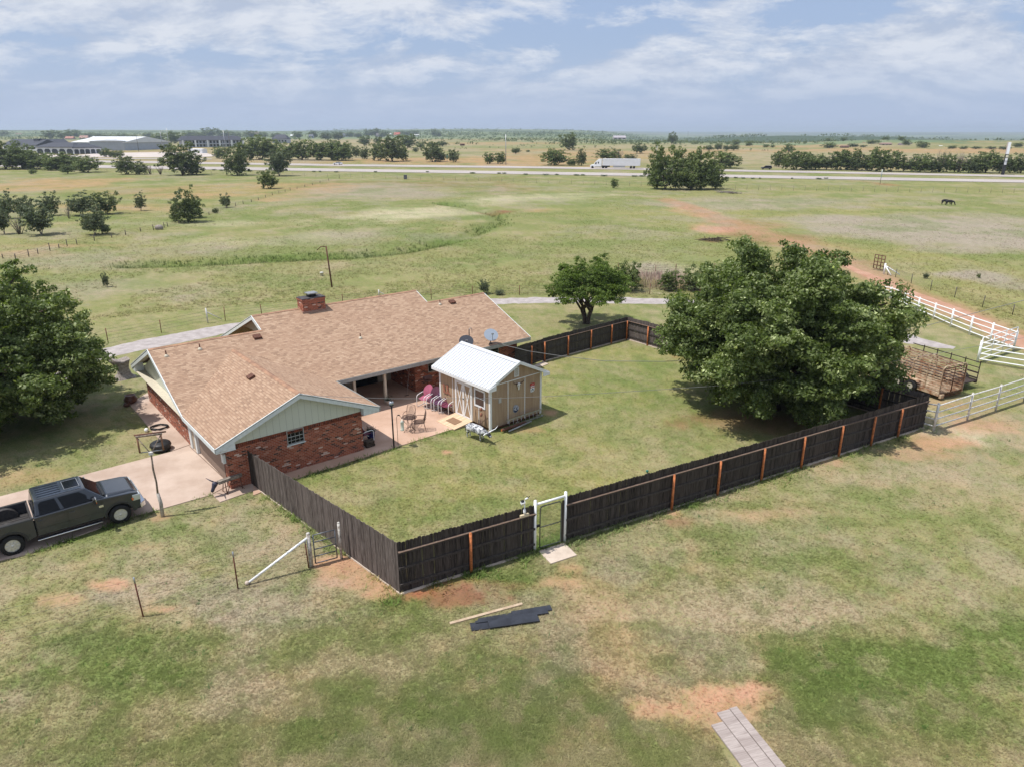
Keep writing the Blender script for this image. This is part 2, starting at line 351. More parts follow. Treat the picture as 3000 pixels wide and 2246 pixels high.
def dist_line(P, x, y):                           # distance to a polyline and the parameter along it
    best = np.full(np.shape(x), 1e9); par = np.zeros(np.shape(x))
    for i in range(len(P)-1):
        ax, ay = P[i][:2]; bx, by = P[i+1][:2]; dx, dy = bx-ax, by-ay
        k = np.clip(((x-ax)*dx+(y-ay)*dy)/(dx*dx+dy*dy+1e-9), 0, 1); d = np.hypot(x-ax-k*dx, y-ay-k*dy)
        m = d < best; best = np.where(m, d, best); par = np.where(m, i+k, par)
    return best, par
CREEK = poly_w([(380,776),(500,773),(640,768),(850,757),(1030,750),(1180,735),(1290,712),(1400,680),(1450,655),(1465,637),(1440,622),(1380,608),(1300,597)])
DIRT = poly_w([(1950,585),(2045,615),(2120,648),(2230,682),(2350,720),(2450,757),(2540,800),(2610,833),(2730,880),(2850,930),(2960,982),(3060,1030)])
TRACK = poly_w([(1640,1640),(1700,1700),(1750,1790),(1800,1880),(1850,1960),(1960,2040),(2080,2090)])
def terr(x, y):
    x = np.asarray(x, float); y = np.asarray(y, float); D = np.hypot(x, y); th = np.degrees(np.arctan2(x, y))
    z = 0.35*(fbm(x, y, 0.004, 3, 5)-0.5)*sst(330, 600, D)*2
    k = 4.27e-4*np.maximum(y, D*0.55)
    n = fbm(x, y, 0.0011, 4, 9)
    # wooded ridge far behind the middle, low plain on the right
    mid = np.exp(-((th+3)/17.0)**2); left = sst(-12, -22, th); right = sst(4, 14, th)
    ridge = sst(1900, 4300, D)*(15+5.5*4.27e-4*4300)*(0.75+0.5*n)
    z = z+ridge*np.maximum(mid, 0.72*left)*(1-0.85*right)
    z = z-right*(24*sst(1000, 2000, D)-22*sst(4500, 13000, D))*(0.9+0.3*n)
    z = z+np.interp(th, [10, 15, 20, 27, 31, 33], [0, 22, 28, 25, 17, 0])*np.exp(-((D-2150)/380.)**2)*(.85+.3*n)
    z = z+right*sst(19, 27, th)*(4.6*sst(740, 1040, D)-4.6*sst(1080, 1500, D))
    z = z+sst(6000, 13000, D)*8*(n-0.35)*(1-right)
    d, _ = dist_line(CREEK, x, y)
    z = z-0.55*np.exp(-(d/1.5)**2)*(D < 400)
    return z
COL = {k: np.array(alb(*v)) for k, v in dict(lush=(110,126,70), green=(128,135,86), olive=(147,144,100), yell=(158,150,100), dry=(172,156,131),
    grey=(162,151,137), straw=(190,180,154), soil=(190,148,124), red=(164,106,84), rbrown=(142,100,80), orange=(178,146,110), pgreen=(118,136,104), shade=(110,120,80), dark=(62,80,54), blue=(86,100,92), tanf=(166,152,124)).items()}
# patches: centre px, radii px, colour, strength
PATCH = [
 (1250,622,170,20,'straw',.85),(1130,634,130,10,'straw',.7),(1400,640,90,16,'straw',.3),(1560,582,150,9,'straw',.75),(1690,572,110,6,'straw',.6),(1450,592,120,10,'straw',.6),
 (640,708,330,26,'straw',.35),(700,655,300,12,'straw',.45),(560,740,260,30,'grey',.75),(300,770,260,45,'grey',.5),(900,700,260,25,'grey',.4),(1200,545,330,24,'rbrown',.36),(1150,560,250,18,'grey',.8),
 (250,845,330,50,'grey',.55),(520,850,220,35,'grey',.4),(350,610,260,14,'orange',.6),(150,540,240,16,'orange',.85),(420,560,200,14,'rbrown',.25),(700,560,260,22,'orange',.5),(620,575,160,10,'orange',.6),
 (830,545,150,10,'orange',.5),(80,745,170,16,'soil',.55),(780,585,70,6,'soil',.5),(220,720,240,7,'soil',.5),
 (1460,622,60,6,'rbrown',1.0),(1465,660,16,10,'rbrown',.9),(1370,640,120,10,'lush',.8),(1300,705,150,26,'lush',1.0),(1050,748,330,14,'lush',.8),(800,757,200,8,'lush',.7),(1640,645,150,16,'lush',.4),(1580,618,70,8,'soil',.5),
 (1310,596,60,7,'lush',.7),(1700,600,200,20,'green',.6),(1450,850,260,30,'lush',.35),(1300,800,300,30,'olive',.7),(1900,700,300,80,'green',.5),(1500,740,400,50,'green',.35),
 (2180,600,260,16,'grey',.8),(2330,590,160,12,'grey',.6),(2100,582,120,7,'grey',.5),(2640,675,330,34,'grey',1.0),(2880,690,200,34,'grey',1.0),(2750,650,260,14,'grey',.7),(2930,640,110,14,'grey',.6),(2560,700,120,10,'grey',.6),
 (2830,735,200,10,'grey',.7),(2900,810,130,22,'grey',1.0),(2990,840,120,26,'grey',.8),(2800,805,60,8,'grey',.8),
 (2080,672,62,14,'soil',1.0),(2030,620,60,14,'soil',.6),(2280,700,140,22,'rbrown',.6),(2200,660,120,16,'red',.35),(2420,760,110,24,'red',.4),(2380,722,160,26,'soil',.35),(2550,770,60,14,'red',.45),(2085,705,40,8,'rbrown',.8),
 (2590,540,42,9,'red',.55),(1960,815,90,40,'straw',.55),(1935,812,70,30,'grey',1.0),
 # yard
 (1500,1440,220,30,'yell',.6),(1750,1400,220,60,'yell',.6),(1950,1350,160,50,'dry',.35),(1900,1100,140,40,'green',.5),(1780,1120,160,45,'lush',.3),(1050,1450,120,40,'dry',.45),(950,1440,60,20,'dry',.5),(1150,1500,220,60,'lush',.25),
 (1310,1322,16,6,'soil',1.0),(1900,1000,120,20,'dry',.6),(2020,1040,60,16,'red',.5),(2200,1235,200,36,'rbrown',.6),(1620,1210,36,14,'soil',.8),(1560,1258,50,8,'soil',.6),(1800,1090,40,8,'dry',.5),(1600,1490,180,50,'olive',.5),(1300,1560,160,50,'dry',.25),(1705,1180,60,10,'dry',.4),
 # outside the fence, near
 (1330,1755,170,36,'rbrown',.9),(1230,1740,60,22,'red',1.0),(1480,1715,110,18,'rbrown',.5),(1330,1700,160,10,'red',.7),(1680,1665,90,26,'soil',.6),(1640,1700,80,22,'soil',.7),(1060,1680,120,42,'soil',.8),(1130,1735,60,26,'soil',.8),(980,1650,60,20,'soil',.8),
 (2090,2040,150,62,'soil',1.15),(2200,2030,100,46,'soil',.9),(1950,2080,110,40,'soil',.8),(2150,2100,90,40,'soil',.8),(2250,1800,420,60,'dry',.5),(2500,1790,300,44,'dry',.6),(2000,1800,200,60,'dry',.6),
 (1970,1500,30,10,'soil',.8),(2380,1350,200,14,'soil',.6),(2790,1270,190,26,'straw',.8),(2720,1290,110,24,'soil',.9),(2880,1250,120,30,'soil',.7),(2650,1330,160,20,'soil',.55),(2240,1500,120,24,'soil',.4),(2320,1480,80,14,'soil',.5),(2700,1180,130,14,'soil',.5),(2830,1190,60,8,'red',.3),
 (2750,1420,300,60,'dry',.3),(1980,1530,60,16,'rbrown',.6),
 (420,1920,300,110,'lush',.75),(330,1990,260,70,'lush',.5),(900,1880,160,60,'green',.5),(620,1740,300,60,'grey',.5),(700,1800,260,50,'grey',.45),(220,1560,200,30,'lush',.6),(450,1560,260,40,'lush',.7),(540,1620,120,30,'green',.5),(700,1530,80,60,'grey',.4),
 (80,1700,160,60,'dry',.3),(330,1710,60,16,'soil',.9),(180,1755,60,14,'soil',.6),(480,1785,70,16,'soil',.8),(440,1600,60,12,'soil',.4),(470,1515,30,14,'soil',.7),(1080,2060,260,90,'lush',.6),(1450,2080,330,90,'lush',.7),(1380,1990,200,60,'green',.6),(1250,2200,300,60,'lush',.6),(700,2150,300,80,'lush',.3),(260,2180,260,60,'lush',.5),
 (1050,1950,200,50,'dry',.5),(700,2050,160,60,'dry',.5),(2650,1960,420,120,'lush',.95),(2450,2080,240,90,'lush',.6),(2900,1850,200,90,'lush',.9),(2850,2100,220,90,'lush',.7),(2450,1650,300,50,'green',.6),(2250,1620,260,40,'lush',.5),(2150,1560,200,30,'lush',.6),(2500,1540,260,26,'green',.6),(2700,1560,240,60,'olive',.6),(2550,1450,160,20,'green',.5),
 (2150,1480,300,14,'lush',.7),(2500,1330,120,12,'lush',.7),(1450,1690,160,14,'lush',.75),(1530,1700,80,12,'lush',.6),(2900,1690,160,40,'dry',.5),(250,1440,220,40,'soil',.25),(60,1400,120,40,'soil',.45),(350,1340,160,36,'green',.4),(900,2230,120,30,'dry',.5),(1900,2230,200,40,'green',.7),
 (600,1000,300,12,'dry',.55),(1560,900,100,6,'dry',.4),(1650,930,140,16,'olive',.6),(2500,1000,200,30,'olive',.5),(2780,1060,200,16,'olive',.5),(2850,1150,160,24,'green',.4),
 # beyond the highway
 (1280,470,330,9,'orange',1.1),(1500,475,420,13,'orange',.9),(1900,455,420,12,'orange',.9),(2150,445,260,8,'orange',.9),(1700,428,420,5,'tanf',.9),(1220,432,330,7,'tanf',.9),(2500,460,500,14,'tanf',1.0),(2700,442,420,7,'orange',1.0),(2250,480,300,14,'tanf',.7),(1000,416,200,6,'tanf',1.0),(900,470,120,8,'grey',.7),(1450,432,300,4,'green',.8),(1650,425,200,3,'green',.8),
 (700,470,300,6,'tanf',.6),(500,456,260,6,'tanf',.5),(60,405,200,9,'olive',.9),(2900,420,230,6,'dark',1.2),(2740,424,120,4,'dark',1.0),(2980,416,160,4,'dark',.9),(2500,424,500,4,'pgreen',.9),(1900,416,500,4,'pgreen',.7)]
_pt = []
for px, py, rx, ry, c, s in PATCH:
    g = G(px, py); a = G(px, max(py-ry, 388.5)).y-g.y; b = g.y-G(px, py+ry).y; _pt.append((g.x, g.y, rx*px2m(px, py), a, b, COL[c], s))
YARD = poly_w([(754,1438),(1172,1738),(2704,1252),(1835,993),(1514,1050),(1050,1330)])
FAR_IN = poly_w([(1835,993),(2704,1252),(1600,1610),(1170,1738)])
WALLED = None
HWY_N = [(-2200,455),(-400,478.5),(0,484.5),(280,489),(1000,499.5),(1500,507),(2000,515),(2500,523.5),(3000,532.5),(3500,542),(5200,573)]
HWY_F = [(-2200,441),(-400,464.5),(0,469.5),(280,473.5),(1000,485),(1500,490.5),(2000,498),(2500,507.5),(3000,517.5),(3500,528),(5200,559)]
def row_at(L, px): return float(np.interp(px, [p[0] for p in L], [p[1] for p in L]))
_hwyF = poly_w(HWY_F)
def albedo(x, y):
    x = np.asarray(x, float); y = np.asarray(y, float); D = np.hypot(x, y)
    n1 = fbm(x, y, 0.12, 5, 1); n2 = fbm(x, y, 0.9, 4, 2); n3 = fbm(x, y, 0.02, 4, 3); n4 = fbm(x, y, 0.33, 4, 4)
    def mx(c, k, w): return c*(1-w[..., None])+COL[k]*w[..., None]
    c = np.zeros(x.shape+(3,))+COL['olive']*0.97
    c = mx(c, 'green', sst(0.40, 0.64, n1)*0.85); c = mx(c, 'dry', sst(0.52, 0.74, n4)*0.48)
    c = mx(c, 'yell', sst(0.5, 0.75, n3)*0.5*(D > 60))
    near = sst(75, 40, D); yard = inside(YARD, x, y)
    c = mx(c, 'dry', near*0.30*sst(0.3, 0.65, n2)*(~yard)); c = mx(c, 'soil', near*0.18*sst(0.56, 0.74, n2)*(~yard)); c = mx(c, 'grey', near*0.34*sst(0.42, 0.66, fbm(x, y, .5, 4, 8))*(~yard))
    c = mx(c, 'yell', yard*0.40*sst(0.4, .6, n2)+0*x); c = mx(c, 'green', yard*0.45*sst(.45, .6, n4)+0*x)
    # land beyond the highway
    hy = np.interp(x, _hwyF[:, 0], _hwyF[:, 1]); bey = sst(2, 10, y-hy)
    f = COL['olive']*0.9+0*c; f = mx(f, 'tanf', sst(0.42, 0.6, n3)*0.85); f = mx(f, 'orange', sst(0.5, 0.68, fbm(x, y, .006, 4, 12))*0.6)
    f = mx(f, 'pgreen', sst(1000, 1900, D)*0.8); n5 = fbm(x, y, .004, 4, 14)
    f = mx(f, 'dark', sst(1700, 2600, D)*sst(.40, .60, n5)*.75); th = np.degrees(np.arctan2(x, y)); f = mx(f, 'dark', sst(1650, 1850, D)*sst(2900, 2500, D)*sst(10, 15, th)*(.8+.2*n2)); f = mx(f, 'tanf', sst(3000, 8000, D)*sst(.58, .66, fbm(x, y, .0008, 3, 21))*.5)
    c = c*(1-bey[..., None])+f*bey[..., None]
    wob = (fbm(x, y, 0.35, 6, 6, .72)-0.5)*2.6; wf = (fbm(x, y, 0.045, 6, 7, .70)-0.5)*2.8; wob = np.where(D < 75, wob, wf)
    for gx, gy, rx, a, b, cc, s in _pt:
        dy = np.where(y > gy, (y-gy)/a, (gy-y)/b); q = np.hypot((x-gx)/rx, dy)
        k = sst(1.25, 0.45, q+wob)*min(1, s)*(0.72+0.28*min(1, s)); k = np.where(q < 2.2, k, 0)
        c = c*(1-k[..., None])+cc*k[..., None]
    d, par = dist_line(TRACK, x, y); k = sst(1.3, .2, d/1.0+wob*1.0)*.32*(D < 60); c = c*(1-k[..., None])+COL['soil']*k[..., None]
    d, par = dist_line(DIRT, x, y); wd = np.interp(par, [0, 4, 8, 11], [1.9, 2.2, 1.6, 1.6])
    k = sst(1.7, 0.5, d/wd+wob*0.9)*.75; c = c*(1-k[..., None])+(COL['soil']*.86)*k[..., None]*1.0
    d, par = dist_line(CREEK, x, y); k = sst(1.6, .5, d/2.2+wob*.4)*(D < 400)*.55; c = c*(1-k[..., None])+(COL['lush']*1.0)*k[..., None]
    n6 = fbm(x, y, 2.6, 3, 30); n7 = fbm(x, y, 1.1, 4, 31, .7); bare_ = np.clip((c[..., 0]-c[..., 1]*1.12)*14, 0, 1); nr = sst(110, 50, D)
    c = mx(c, 'lush', nr*sst(.52, .66, n7)*.36*(1-bare_*.75)); c = mx(c, 'dry', nr*sst(.47, .36, n7)*.30*(1-bare_))
    n8 = fbm(x, y, .10, 5, 32, .68); fr = sst(70, 120, D)*(D < 700); c = mx(c, 'lush', fr*sst(.53, .66, n8)*.38); c = mx(c, 'grey', fr*sst(.47, .36, n8)*.38)
    c = c*(0.90+0.30*n6)[..., None]
    return np.clip(c, 0.005, 0.9)
def ground_mat(name, attr='col', fine=True):
    m = bpy.data.materials.new(name); m.use_nodes = True; t = m.node_tree; p = t.nodes['Principled BSDF']
    a = N(t, 'ShaderNodeAttribute', attribute_name=attr); o = N(t, 'ShaderNodeTexCoord').outputs['Object']
    c = a.outputs['Color']
    f1 = Noise(t, o, 1.7, 8, 0.68); f2 = Noise(t, o, 11, 6, 0.7); f3 = Noise(t, Mapv(t, o, (1, 1, 1)), 0.16, 6, 0.62)
    c = RGBmix(t, M_(t, 'MULTIPLY', Ramp(t, f2, [(0.45, 0.0), (0.62, 1.0)]), 0.34), c, RGBmix(t, 1.0, c, (1.32, 1.16, 1.05), 'MULTIPLY'))
    c = RGBmix(t, M_(t, 'MULTIPLY', Ramp(t, f2, [(0.36, 1.0), (0.50, 0.0)]), 0.50), c, RGBmix(t, 1.0, c, (0.50, 0.62, 0.42), 'MULTIPLY'))
    c = RGBmix(t, Ramp(t, f1, [(0.36, 0.55), (0.50, 0.0)]), c, RGBmix(t, 1.0, c, (0.66, 0.82, 0.52), 'MULTIPLY'))
    c = RGBmix(t, Ramp(t, f1, [(0.54, 0.0), (0.70, 0.5)]), c, RGBmix(t, 1.0, c, (1.22, 1.08, 1.05), 'MULTIPLY'))
    c = RGBmix(t, Ramp(t, f3, [(0.40, 0.34), (0.55, 0.0)]), c, RGBmix(t, 1.0, c, (0.72, 0.88, 0.6), 'MULTIPLY'))
    Lk(t, c, p.inputs['Base Color']); p.inputs['Roughness'].default_value = 0.95; p.inputs['Specular IOR Level'].default_value = 0.1
    b = N(t, 'ShaderNodeBump'); b.inputs['Strength'].default_value = 0.55; b.inputs['Distance'].default_value = 0.06
    Lk(t, M_(t, 'ADD', f1, M_(t, 'MULTIPLY', f2, 0.35)), b.inputs['Height']); Lk(t, b.outputs[0], p.inputs['Normal'])
    return m
MT['ground'] = ground_mat('field_grass')
_th = np.radians(np.concatenate([np.linspace(-180, -52, 26)[:-1], np.linspace(-50, 50, 500), np.linspace(52, 180, 26)[1:]]))
_r = 2.5*1.0128**np.arange(0, 692); _r = _r[_r < 17000]
RR, TT = np.meshgrid(_r, _th, indexing='ij'); XX = RR*np.sin(TT); YY = RR*np.cos(TT); ZZ = terr(XX, YY)
nr_, nc_ = XX.shape; idx = np.arange(nr_*nc_).reshape(nr_, nc_)
q = np.stack([idx[:-1, :-1], idx[:-1, 1:], idx[1:, 1:], idx[1:, :-1]], -1).reshape(-1, 4)
Vg = np.stack([XX, YY, ZZ], -1).reshape(-1, 3)
cg = albedo(Vg[:, 0], Vg[:, 1]); cg = np.concatenate([cg, np.ones((len(cg), 1))], 1)
q = q[:, ::-1]
ground = npmesh('ground', Vg, q, MT['ground'], attrs={'col': ('POINT', 'FLOAT_COLOR', cg)}, smooth=True); tag(ground, kind='structure')
# ---- ribbons: roads, driveway, footing strips
def ribbon(name, pts, mat_, z=0.02, kind='structure', jit=0.0, px=True, seed=3, base=True):
    # pts: (px,py,half width m) or paired edges (pxL,pyL,pxR,pyR)
    L, R = [], []
    for p in pts:
        if len(p) == 4: L.append(np.array(G(p[0], p[1])[:2])); R.append(np.array(G(p[2], p[3])[:2]))
    L, R = np.array(L), np.array(R); s = np.arange(len(L)); n = max(2, int(sum(np.linalg.norm(np.diff(L, axis=0), axis=1))/ (0.4 if jit else 3)))
    n = min(n, 900); u = np.linspace(0, len(L)-1, n)
    f = lambda A: np.stack([np.interp(u, s, A[:, 0]), np.interp(u, s, A[:, 1])], 1)
    l, r = f(L), f(R); d = (r-l)/np.linalg.norm(r-l, axis=1)[:, None]
    if jit: l = l+d*((fbm(l[:, 0], l[:, 1], 0.9, 4, seed)-.5)*jit)[:, None]; r = r+d*((fbm(r[:, 0], r[:, 1], 0.9, 4, seed+5)-.5)*jit)[:, None]
    V = np.concatenate([np.c_[l, terr(l[:, 0], l[:, 1])+z], np.c_[r, terr(r[:, 0], r[:, 1])+z]])
    i = np.arange(n-1); Fq = np.stack([i, i+n, i+n+1, i+1], 1)
    o = npmesh(name, V, Fq, mat_); return tag(o, kind=kind)
def hwy(L, top, bot): return [(x, y-top*(1+0*x), x, y+bot) for x, y in L]
ribbon('highway_far', hwy(HWY_F, 2.6, 2.9), MT['asph'], 0.10); ribbon('highway_near', hwy(HWY_N, 4.0, 4.2), MT['asph'], 0.10)
for nm, L, o_ in (('highway_edge_line', HWY_F, (-2.1, -2.0)), ('highway_edge_line', HWY_N, (2.6, 2.75))):
    ribbon(nm, [(x, y+o_[0], x, y+o_[1]) for x, y in L], MT['white'], 0.115)
ribbon('gravel_driveway', [(60,1150,40,1190),(275,1026,300,1052),(400,1000,440,1022),(594,961,652,978),(760,938,800,950),(1000,905,1030,922),(1300,884,1330,900),(1440,876,1453,893),(1528,872,1530,888),(1700,871,1700,888),(1835,872,1835,890),(1987,877,1987,893),(2200,892,2180,910),(2400,922,2380,942),(2560,957,2530,978),(2690,987,2660,1006),(2800,1017,2790,1024)], MT['gravel'], 0.006, jit=0.9)
GRAV = poly_w([(50,1170),(287,1039),(420,1011),(623,970),(780,944),(1015,914),(1315,892),(1446,885),(1529,880),(1700,880),(1835,881),(1987,885),(2190,901),(2390,932),(2545,967),(2675,997),(2795,1020)])
DRT = mat('red_dirt', alb(196,156,132), 0.95, col2=alb(178,132,106), vscale=0.6, bump=0.03, bscale=6)
ribbon('dirt_road', [(2430,752,2424,758),(2520,790,2506,799),(2610,825,2592,836),(2730,872,2705,888),(2850,919,2826,938),(2960,968,2934,998),(3080,1020,3060,1052)], DRT, 0.008, jit=1.1)
def slab(name, pts, mat_, h=0.05, z=0.0, seams=()):
    P_ = [G(*p) for p in pts]; b = MB(); b.prism([(p.x, p.y) for p in P_], h+0.1, lambda v: Vector((v.x, v.y, v.z-0.1+z)))
    for n_, vs in enumerate([b.v]): pass
    o = b.build(name, mat_, bevel=0.01); return tag(o, kind='structure')
DRIVE = [(503.6,1323),(362,1360),(253.6,1389),(120,1424),(-60,1470),(-500,1590),(-1200,1800),(-1100,2010),(-420,1750),(0,1642),(80,1625),(240,1566),(400,1510),(456.5,1496),(540,1472),(622,1449),(645,1471),(727,1443),(752,1436),(742,1390),(700,1380),(600,1270),(503.5,1323.5)]
DRIVE = DRIVE[:-1]
slab('driveway', DRIVE, MT['conc'], 0.04)
WALK = [(378,1184),(432,1152),(470,1205),(556,1300),(503,1323),(456,1276)]
slab('side_walk', WALK, MT['conc'], 0.046)
slab('gate_slab', [(1577,1615),(1652.7,1590),(1690,1627),(1614,1652)], MT['conc2'], 0.05)
slab('yard_gate_slab', [(1560,1074),(1591,1061),(1607,1067),(1588,1075)], MT['conc2'], 0.05)
PATIO = [(742,1452),(851,1408),(1050,1345.6),(1174.8,1306),(1250,1282),(1332,1256),(1366,1240),(1420,1195),(1350,1120),(1250,1085),(1000,1100),(900,1300),(742,1425)]
slab('patio', PATIO, MT['patio'], 0.048)
for a_, b_ in (((556,1309),(667,1412)),((500,1324),(560,1303)),((623,1448),(680,1418))):
    p, q_ = G(*a_), G(*b_); d_ = (q_-p).normalized(); mb = MB(); mb.bar((p.x, p.y, .05), (q_.x, q_.y, .05), .025, .012); tag(mb.build('control_joint', mat('joint_dirt', (.16, .11, .085), .95)), kind='structure')
# ---- grass tufts: real blades near the camera, weeds further out
HOUSE_P = None
def tufts(name, n, dmin, dmax, h0, h1, w0, seed, blades=3, px_lo=-40, px_hi=3040, avoid=(), keep=None, tint=None, lean=0.5):
    g = np.random.default_rng(seed)
    u = g.random(n); D = 1/((1/dmin)*(1-u)+(1/dmax)*u); th = np.radians(g.uniform(-54, 54, n)); x = D*np.sin(th); y = D*np.cos(th)
    ok = np.ones(n, bool)
    for P_ in avoid: ok &= ~inside(P_, x, y)
    ok &= dist_line(GRAV, x, y)[0] > 1.5
    ok &= dist_line(DIRT[6:], x, y)[0] > 1.4
    x, y = x[ok], y[ok]; c = albedo(x, y)
    gr = c[:, 1]-c[:, 0]*0.80; pr = np.clip(0.38+gr*9, 0.08, 1); ok = g.random(len(x)) < pr
    if keep is not None: ok &= keep(x, y, g)
    x, y, c = x[ok], y[ok], c[ok]; m = len(x); z = terr(x, y)
    ang = g.uniform(0, 2*pi, (m, blades)); ln = g.uniform(0.5*lean, lean, (m, blades)); hh = g.uniform(h0, h1, (m, 1))*g.uniform(.6, 1.1, (m, blades)); ww = hh*w0
    ox = g.normal(0, 1, (m, blades))*h1*0.35; oy = g.normal(0, 1, (m, blades))*h1*0.35
    bx, by = x[:, None]+ox, y[:, None]+oy; dx, dy = np.cos(ang), np.sin(ang)
    v0 = np.stack([bx-dy*ww, by+dx*ww, z[:, None]+0*bx], -1); v1 = np.stack([bx+dy*ww, by-dx*ww, z[:, None]+0*bx], -1)
    v2 = np.stack([bx+dx*hh*ln, by+dy*hh*ln, z[:, None]+hh], -1)
    V = np.stack([v0, v1, v2], 2).reshape(-1, 3); Fq = np.arange(len(V)).reshape(-1, 3)
    cc = c*(tint if tint is not None else 1)*g.uniform(.88, 1.32, (m, 1)); cc = np.repeat(cc, blades*3, 0); cc = np.clip(np.c_[cc, np.ones(len(cc))], 0, 1)
    o = npmesh(name, V, Fq, MT['blade'], attrs={'col': ('POINT', 'FLOAT_COLOR', cc)}); return tag(o, kind='stuff')
def blade_mat():
    m = bpy.data.materials.new('grass_blade'); m.use_nodes = True; t = m.node_tree; p = t.nodes['Principled BSDF']
    a = N(t, 'ShaderNodeAttribute', attribute_name='col'); Lk(t, a.outputs['Color'], p.inputs['Base Color']); p.inputs['Roughness'].default_value = 0.7
    p.inputs['Specular IOR Level'].default_value = 0.1
    gn = N(t, 'ShaderNodeNewGeometry'); vm = N(t, 'ShaderNodeVectorMath', operation='MULTIPLY_ADD'); Lk(t, gn.outputs['Normal'], vm.inputs[0]); vm.inputs[1].default_value = (.35, .35, .35); vm.inputs[2].default_value = (0, 0, .8); vn = N(t, 'ShaderNodeVectorMath', operation='NORMALIZE'); Lk(t, vm.outputs[0], vn.inputs[0]); Lk(t, vn.outputs[0], p.inputs['Normal'])
    tr = N(t, 'ShaderNodeBsdfTranslucent'); Lk(t, a.outputs['Color'], tr.inputs[0]); mx = N(t, 'ShaderNodeMixShader'); mx.inputs[0].default_value = 0.4
    Lk(t, p.outputs[0], mx.inputs[1]); Lk(t, tr.outputs[0], mx.inputs[2]); Lk(t, mx.outputs[0], t.nodes['Material Output'].inputs[0]); return m
MT['blade'] = blade_mat()
# ================================================================ house
H1 = G(678.5, 1434.5); HRZ = radians(39.1)
_cu, _su = cos(HRZ), sin(HRZ)
def hl(px, py, z=0.0):                            # photograph point at height z, in the house's own axes
    g = G(px, py, z)-H1; return Vector((g.x*_cu+g.y*_su, -g.x*_su+g.y*_cu, z))
def hw(u, v, z=0.0): return Vector((H1.x+u*_cu-v*_su, H1.y+u*_su+v*_cu, z))
def wall(mb, a, b, z0, z1, th=0.15, holes=()):    # wall from a to b (outer face on the right-hand side looking a->b), holes (s0,s1,z0,z1)
    a, b = Vector((*a, 0)), Vector((*b, 0)); L = (b-a).length; d = (b-a)/L; n = Vector((-d.y, d.x, 0))*th
    ss = sorted({0.0, L, *[h[0] for h in holes], *[h[1] for h in holes]}); zs = sorted({z0, z1, *[h[2] for h in holes], *[h[3] for h in holes]})
    for i in range(len(ss)-1):
        for j in range(len(zs)-1):
            sm, zm = (ss[i]+ss[i+1])/2, (zs[j]+zs[j+1])/2
            if any(h[0] < sm < h[1] and h[2] < zm < h[3] for h in holes): continue
            q = [a+d*ss[i], a+d*ss[i+1], a+d*ss[i+1]+n, a+d*ss[i]+n]
            vs = [p+Vector((0, 0, z)) for z in (zs[j], zs[j+1]) for p in q]
            mb.add(vs, [(3,2,1,0),(4,5,6,7),(0,1,5,4),(1,2,6,5),(2,3,7,6),(3,0,4,7)])
house = thing('brick_house', 'long single-storey red brick ranch house with tan shingle roof and garage wing', 'house', H1, HRZ)
ZE, SL = 2.25, 0.41
UL, UR, VE = -0.5, 21.25, 4.5
WR = 7.36; WM = (UL+WR)/2; WZ = ZE+SL*(WM-UL); WV = -0.3; WE = VE+(WZ-ZE)/SL
R1, R2 = 9.6, 11.0; U2, U3 = 5.5, 16.6
fz = lambda v: ZE+SL*(v-VE)
z1, z2 = fz(R1), fz(R2); B1 = R1+(R1-VE); B2 = R2+(R2-VE)
def roof_shell(faces, name='roof', th=0.09):
    vs, fs, key = [], [], {}
    def vid(p):
        k = tuple(round(x, 4) for x in p)
        if k not in key: key[k] = len(vs); vs.append(k)
        return key[k]
    for f in faces: fs.append([vid(p) for p in f])
    n = len(vs); edges = {}
    for f in fs:
        for i in range(len(f)):
            a, b = f[i], f[(i+1) % len(f)]; edges[(a, b)] = 1
    allf = [tuple(f) for f in fs]+[tuple(i+n for i in f[::-1]) for f in fs]
    for (a, b) in edges:
        if (b, a) not in edges: allf.append((b, a, a+n, b+n))
    mb = MB(); mb.add(vs+[(x, y, z-th) for x, y, z in vs], allf); return mb
F_front = [(UR,VE,ZE),(UR,R1,z1),(U3,R1,z1),(U3,R2,z2),(U2,R2,z2),(U2,R1,z1),(UL,R1,z1),(UL,VE,ZE),(WM,WE,WZ),(WR,VE,ZE)]
wl = [(UL,WV,ZE),(WM,WV,WZ),(WM,WE,WZ),(UL,VE,ZE)]; wr_ = [(WR,WV,ZE),(WR,VE,ZE),(WM,WE,WZ),(WM,WV,WZ)]
b1 = [(UL,R1,z1),(U2,R1,z1),(U2,B1,ZE),(UL,B1,ZE)]; b2_ = [(U2,R2,z2),(U3,R2,z2),(U3,B2,ZE),(U2,B2,ZE)]; b3 = [(U3,R1,z1),(UR,R1,z1),(UR,B1,ZE),(U3,B1,ZE)]
roof = roof_shell([F_front, wl, wr_, b1, b2_, b3]).build('roof', MT['shingle'], house)
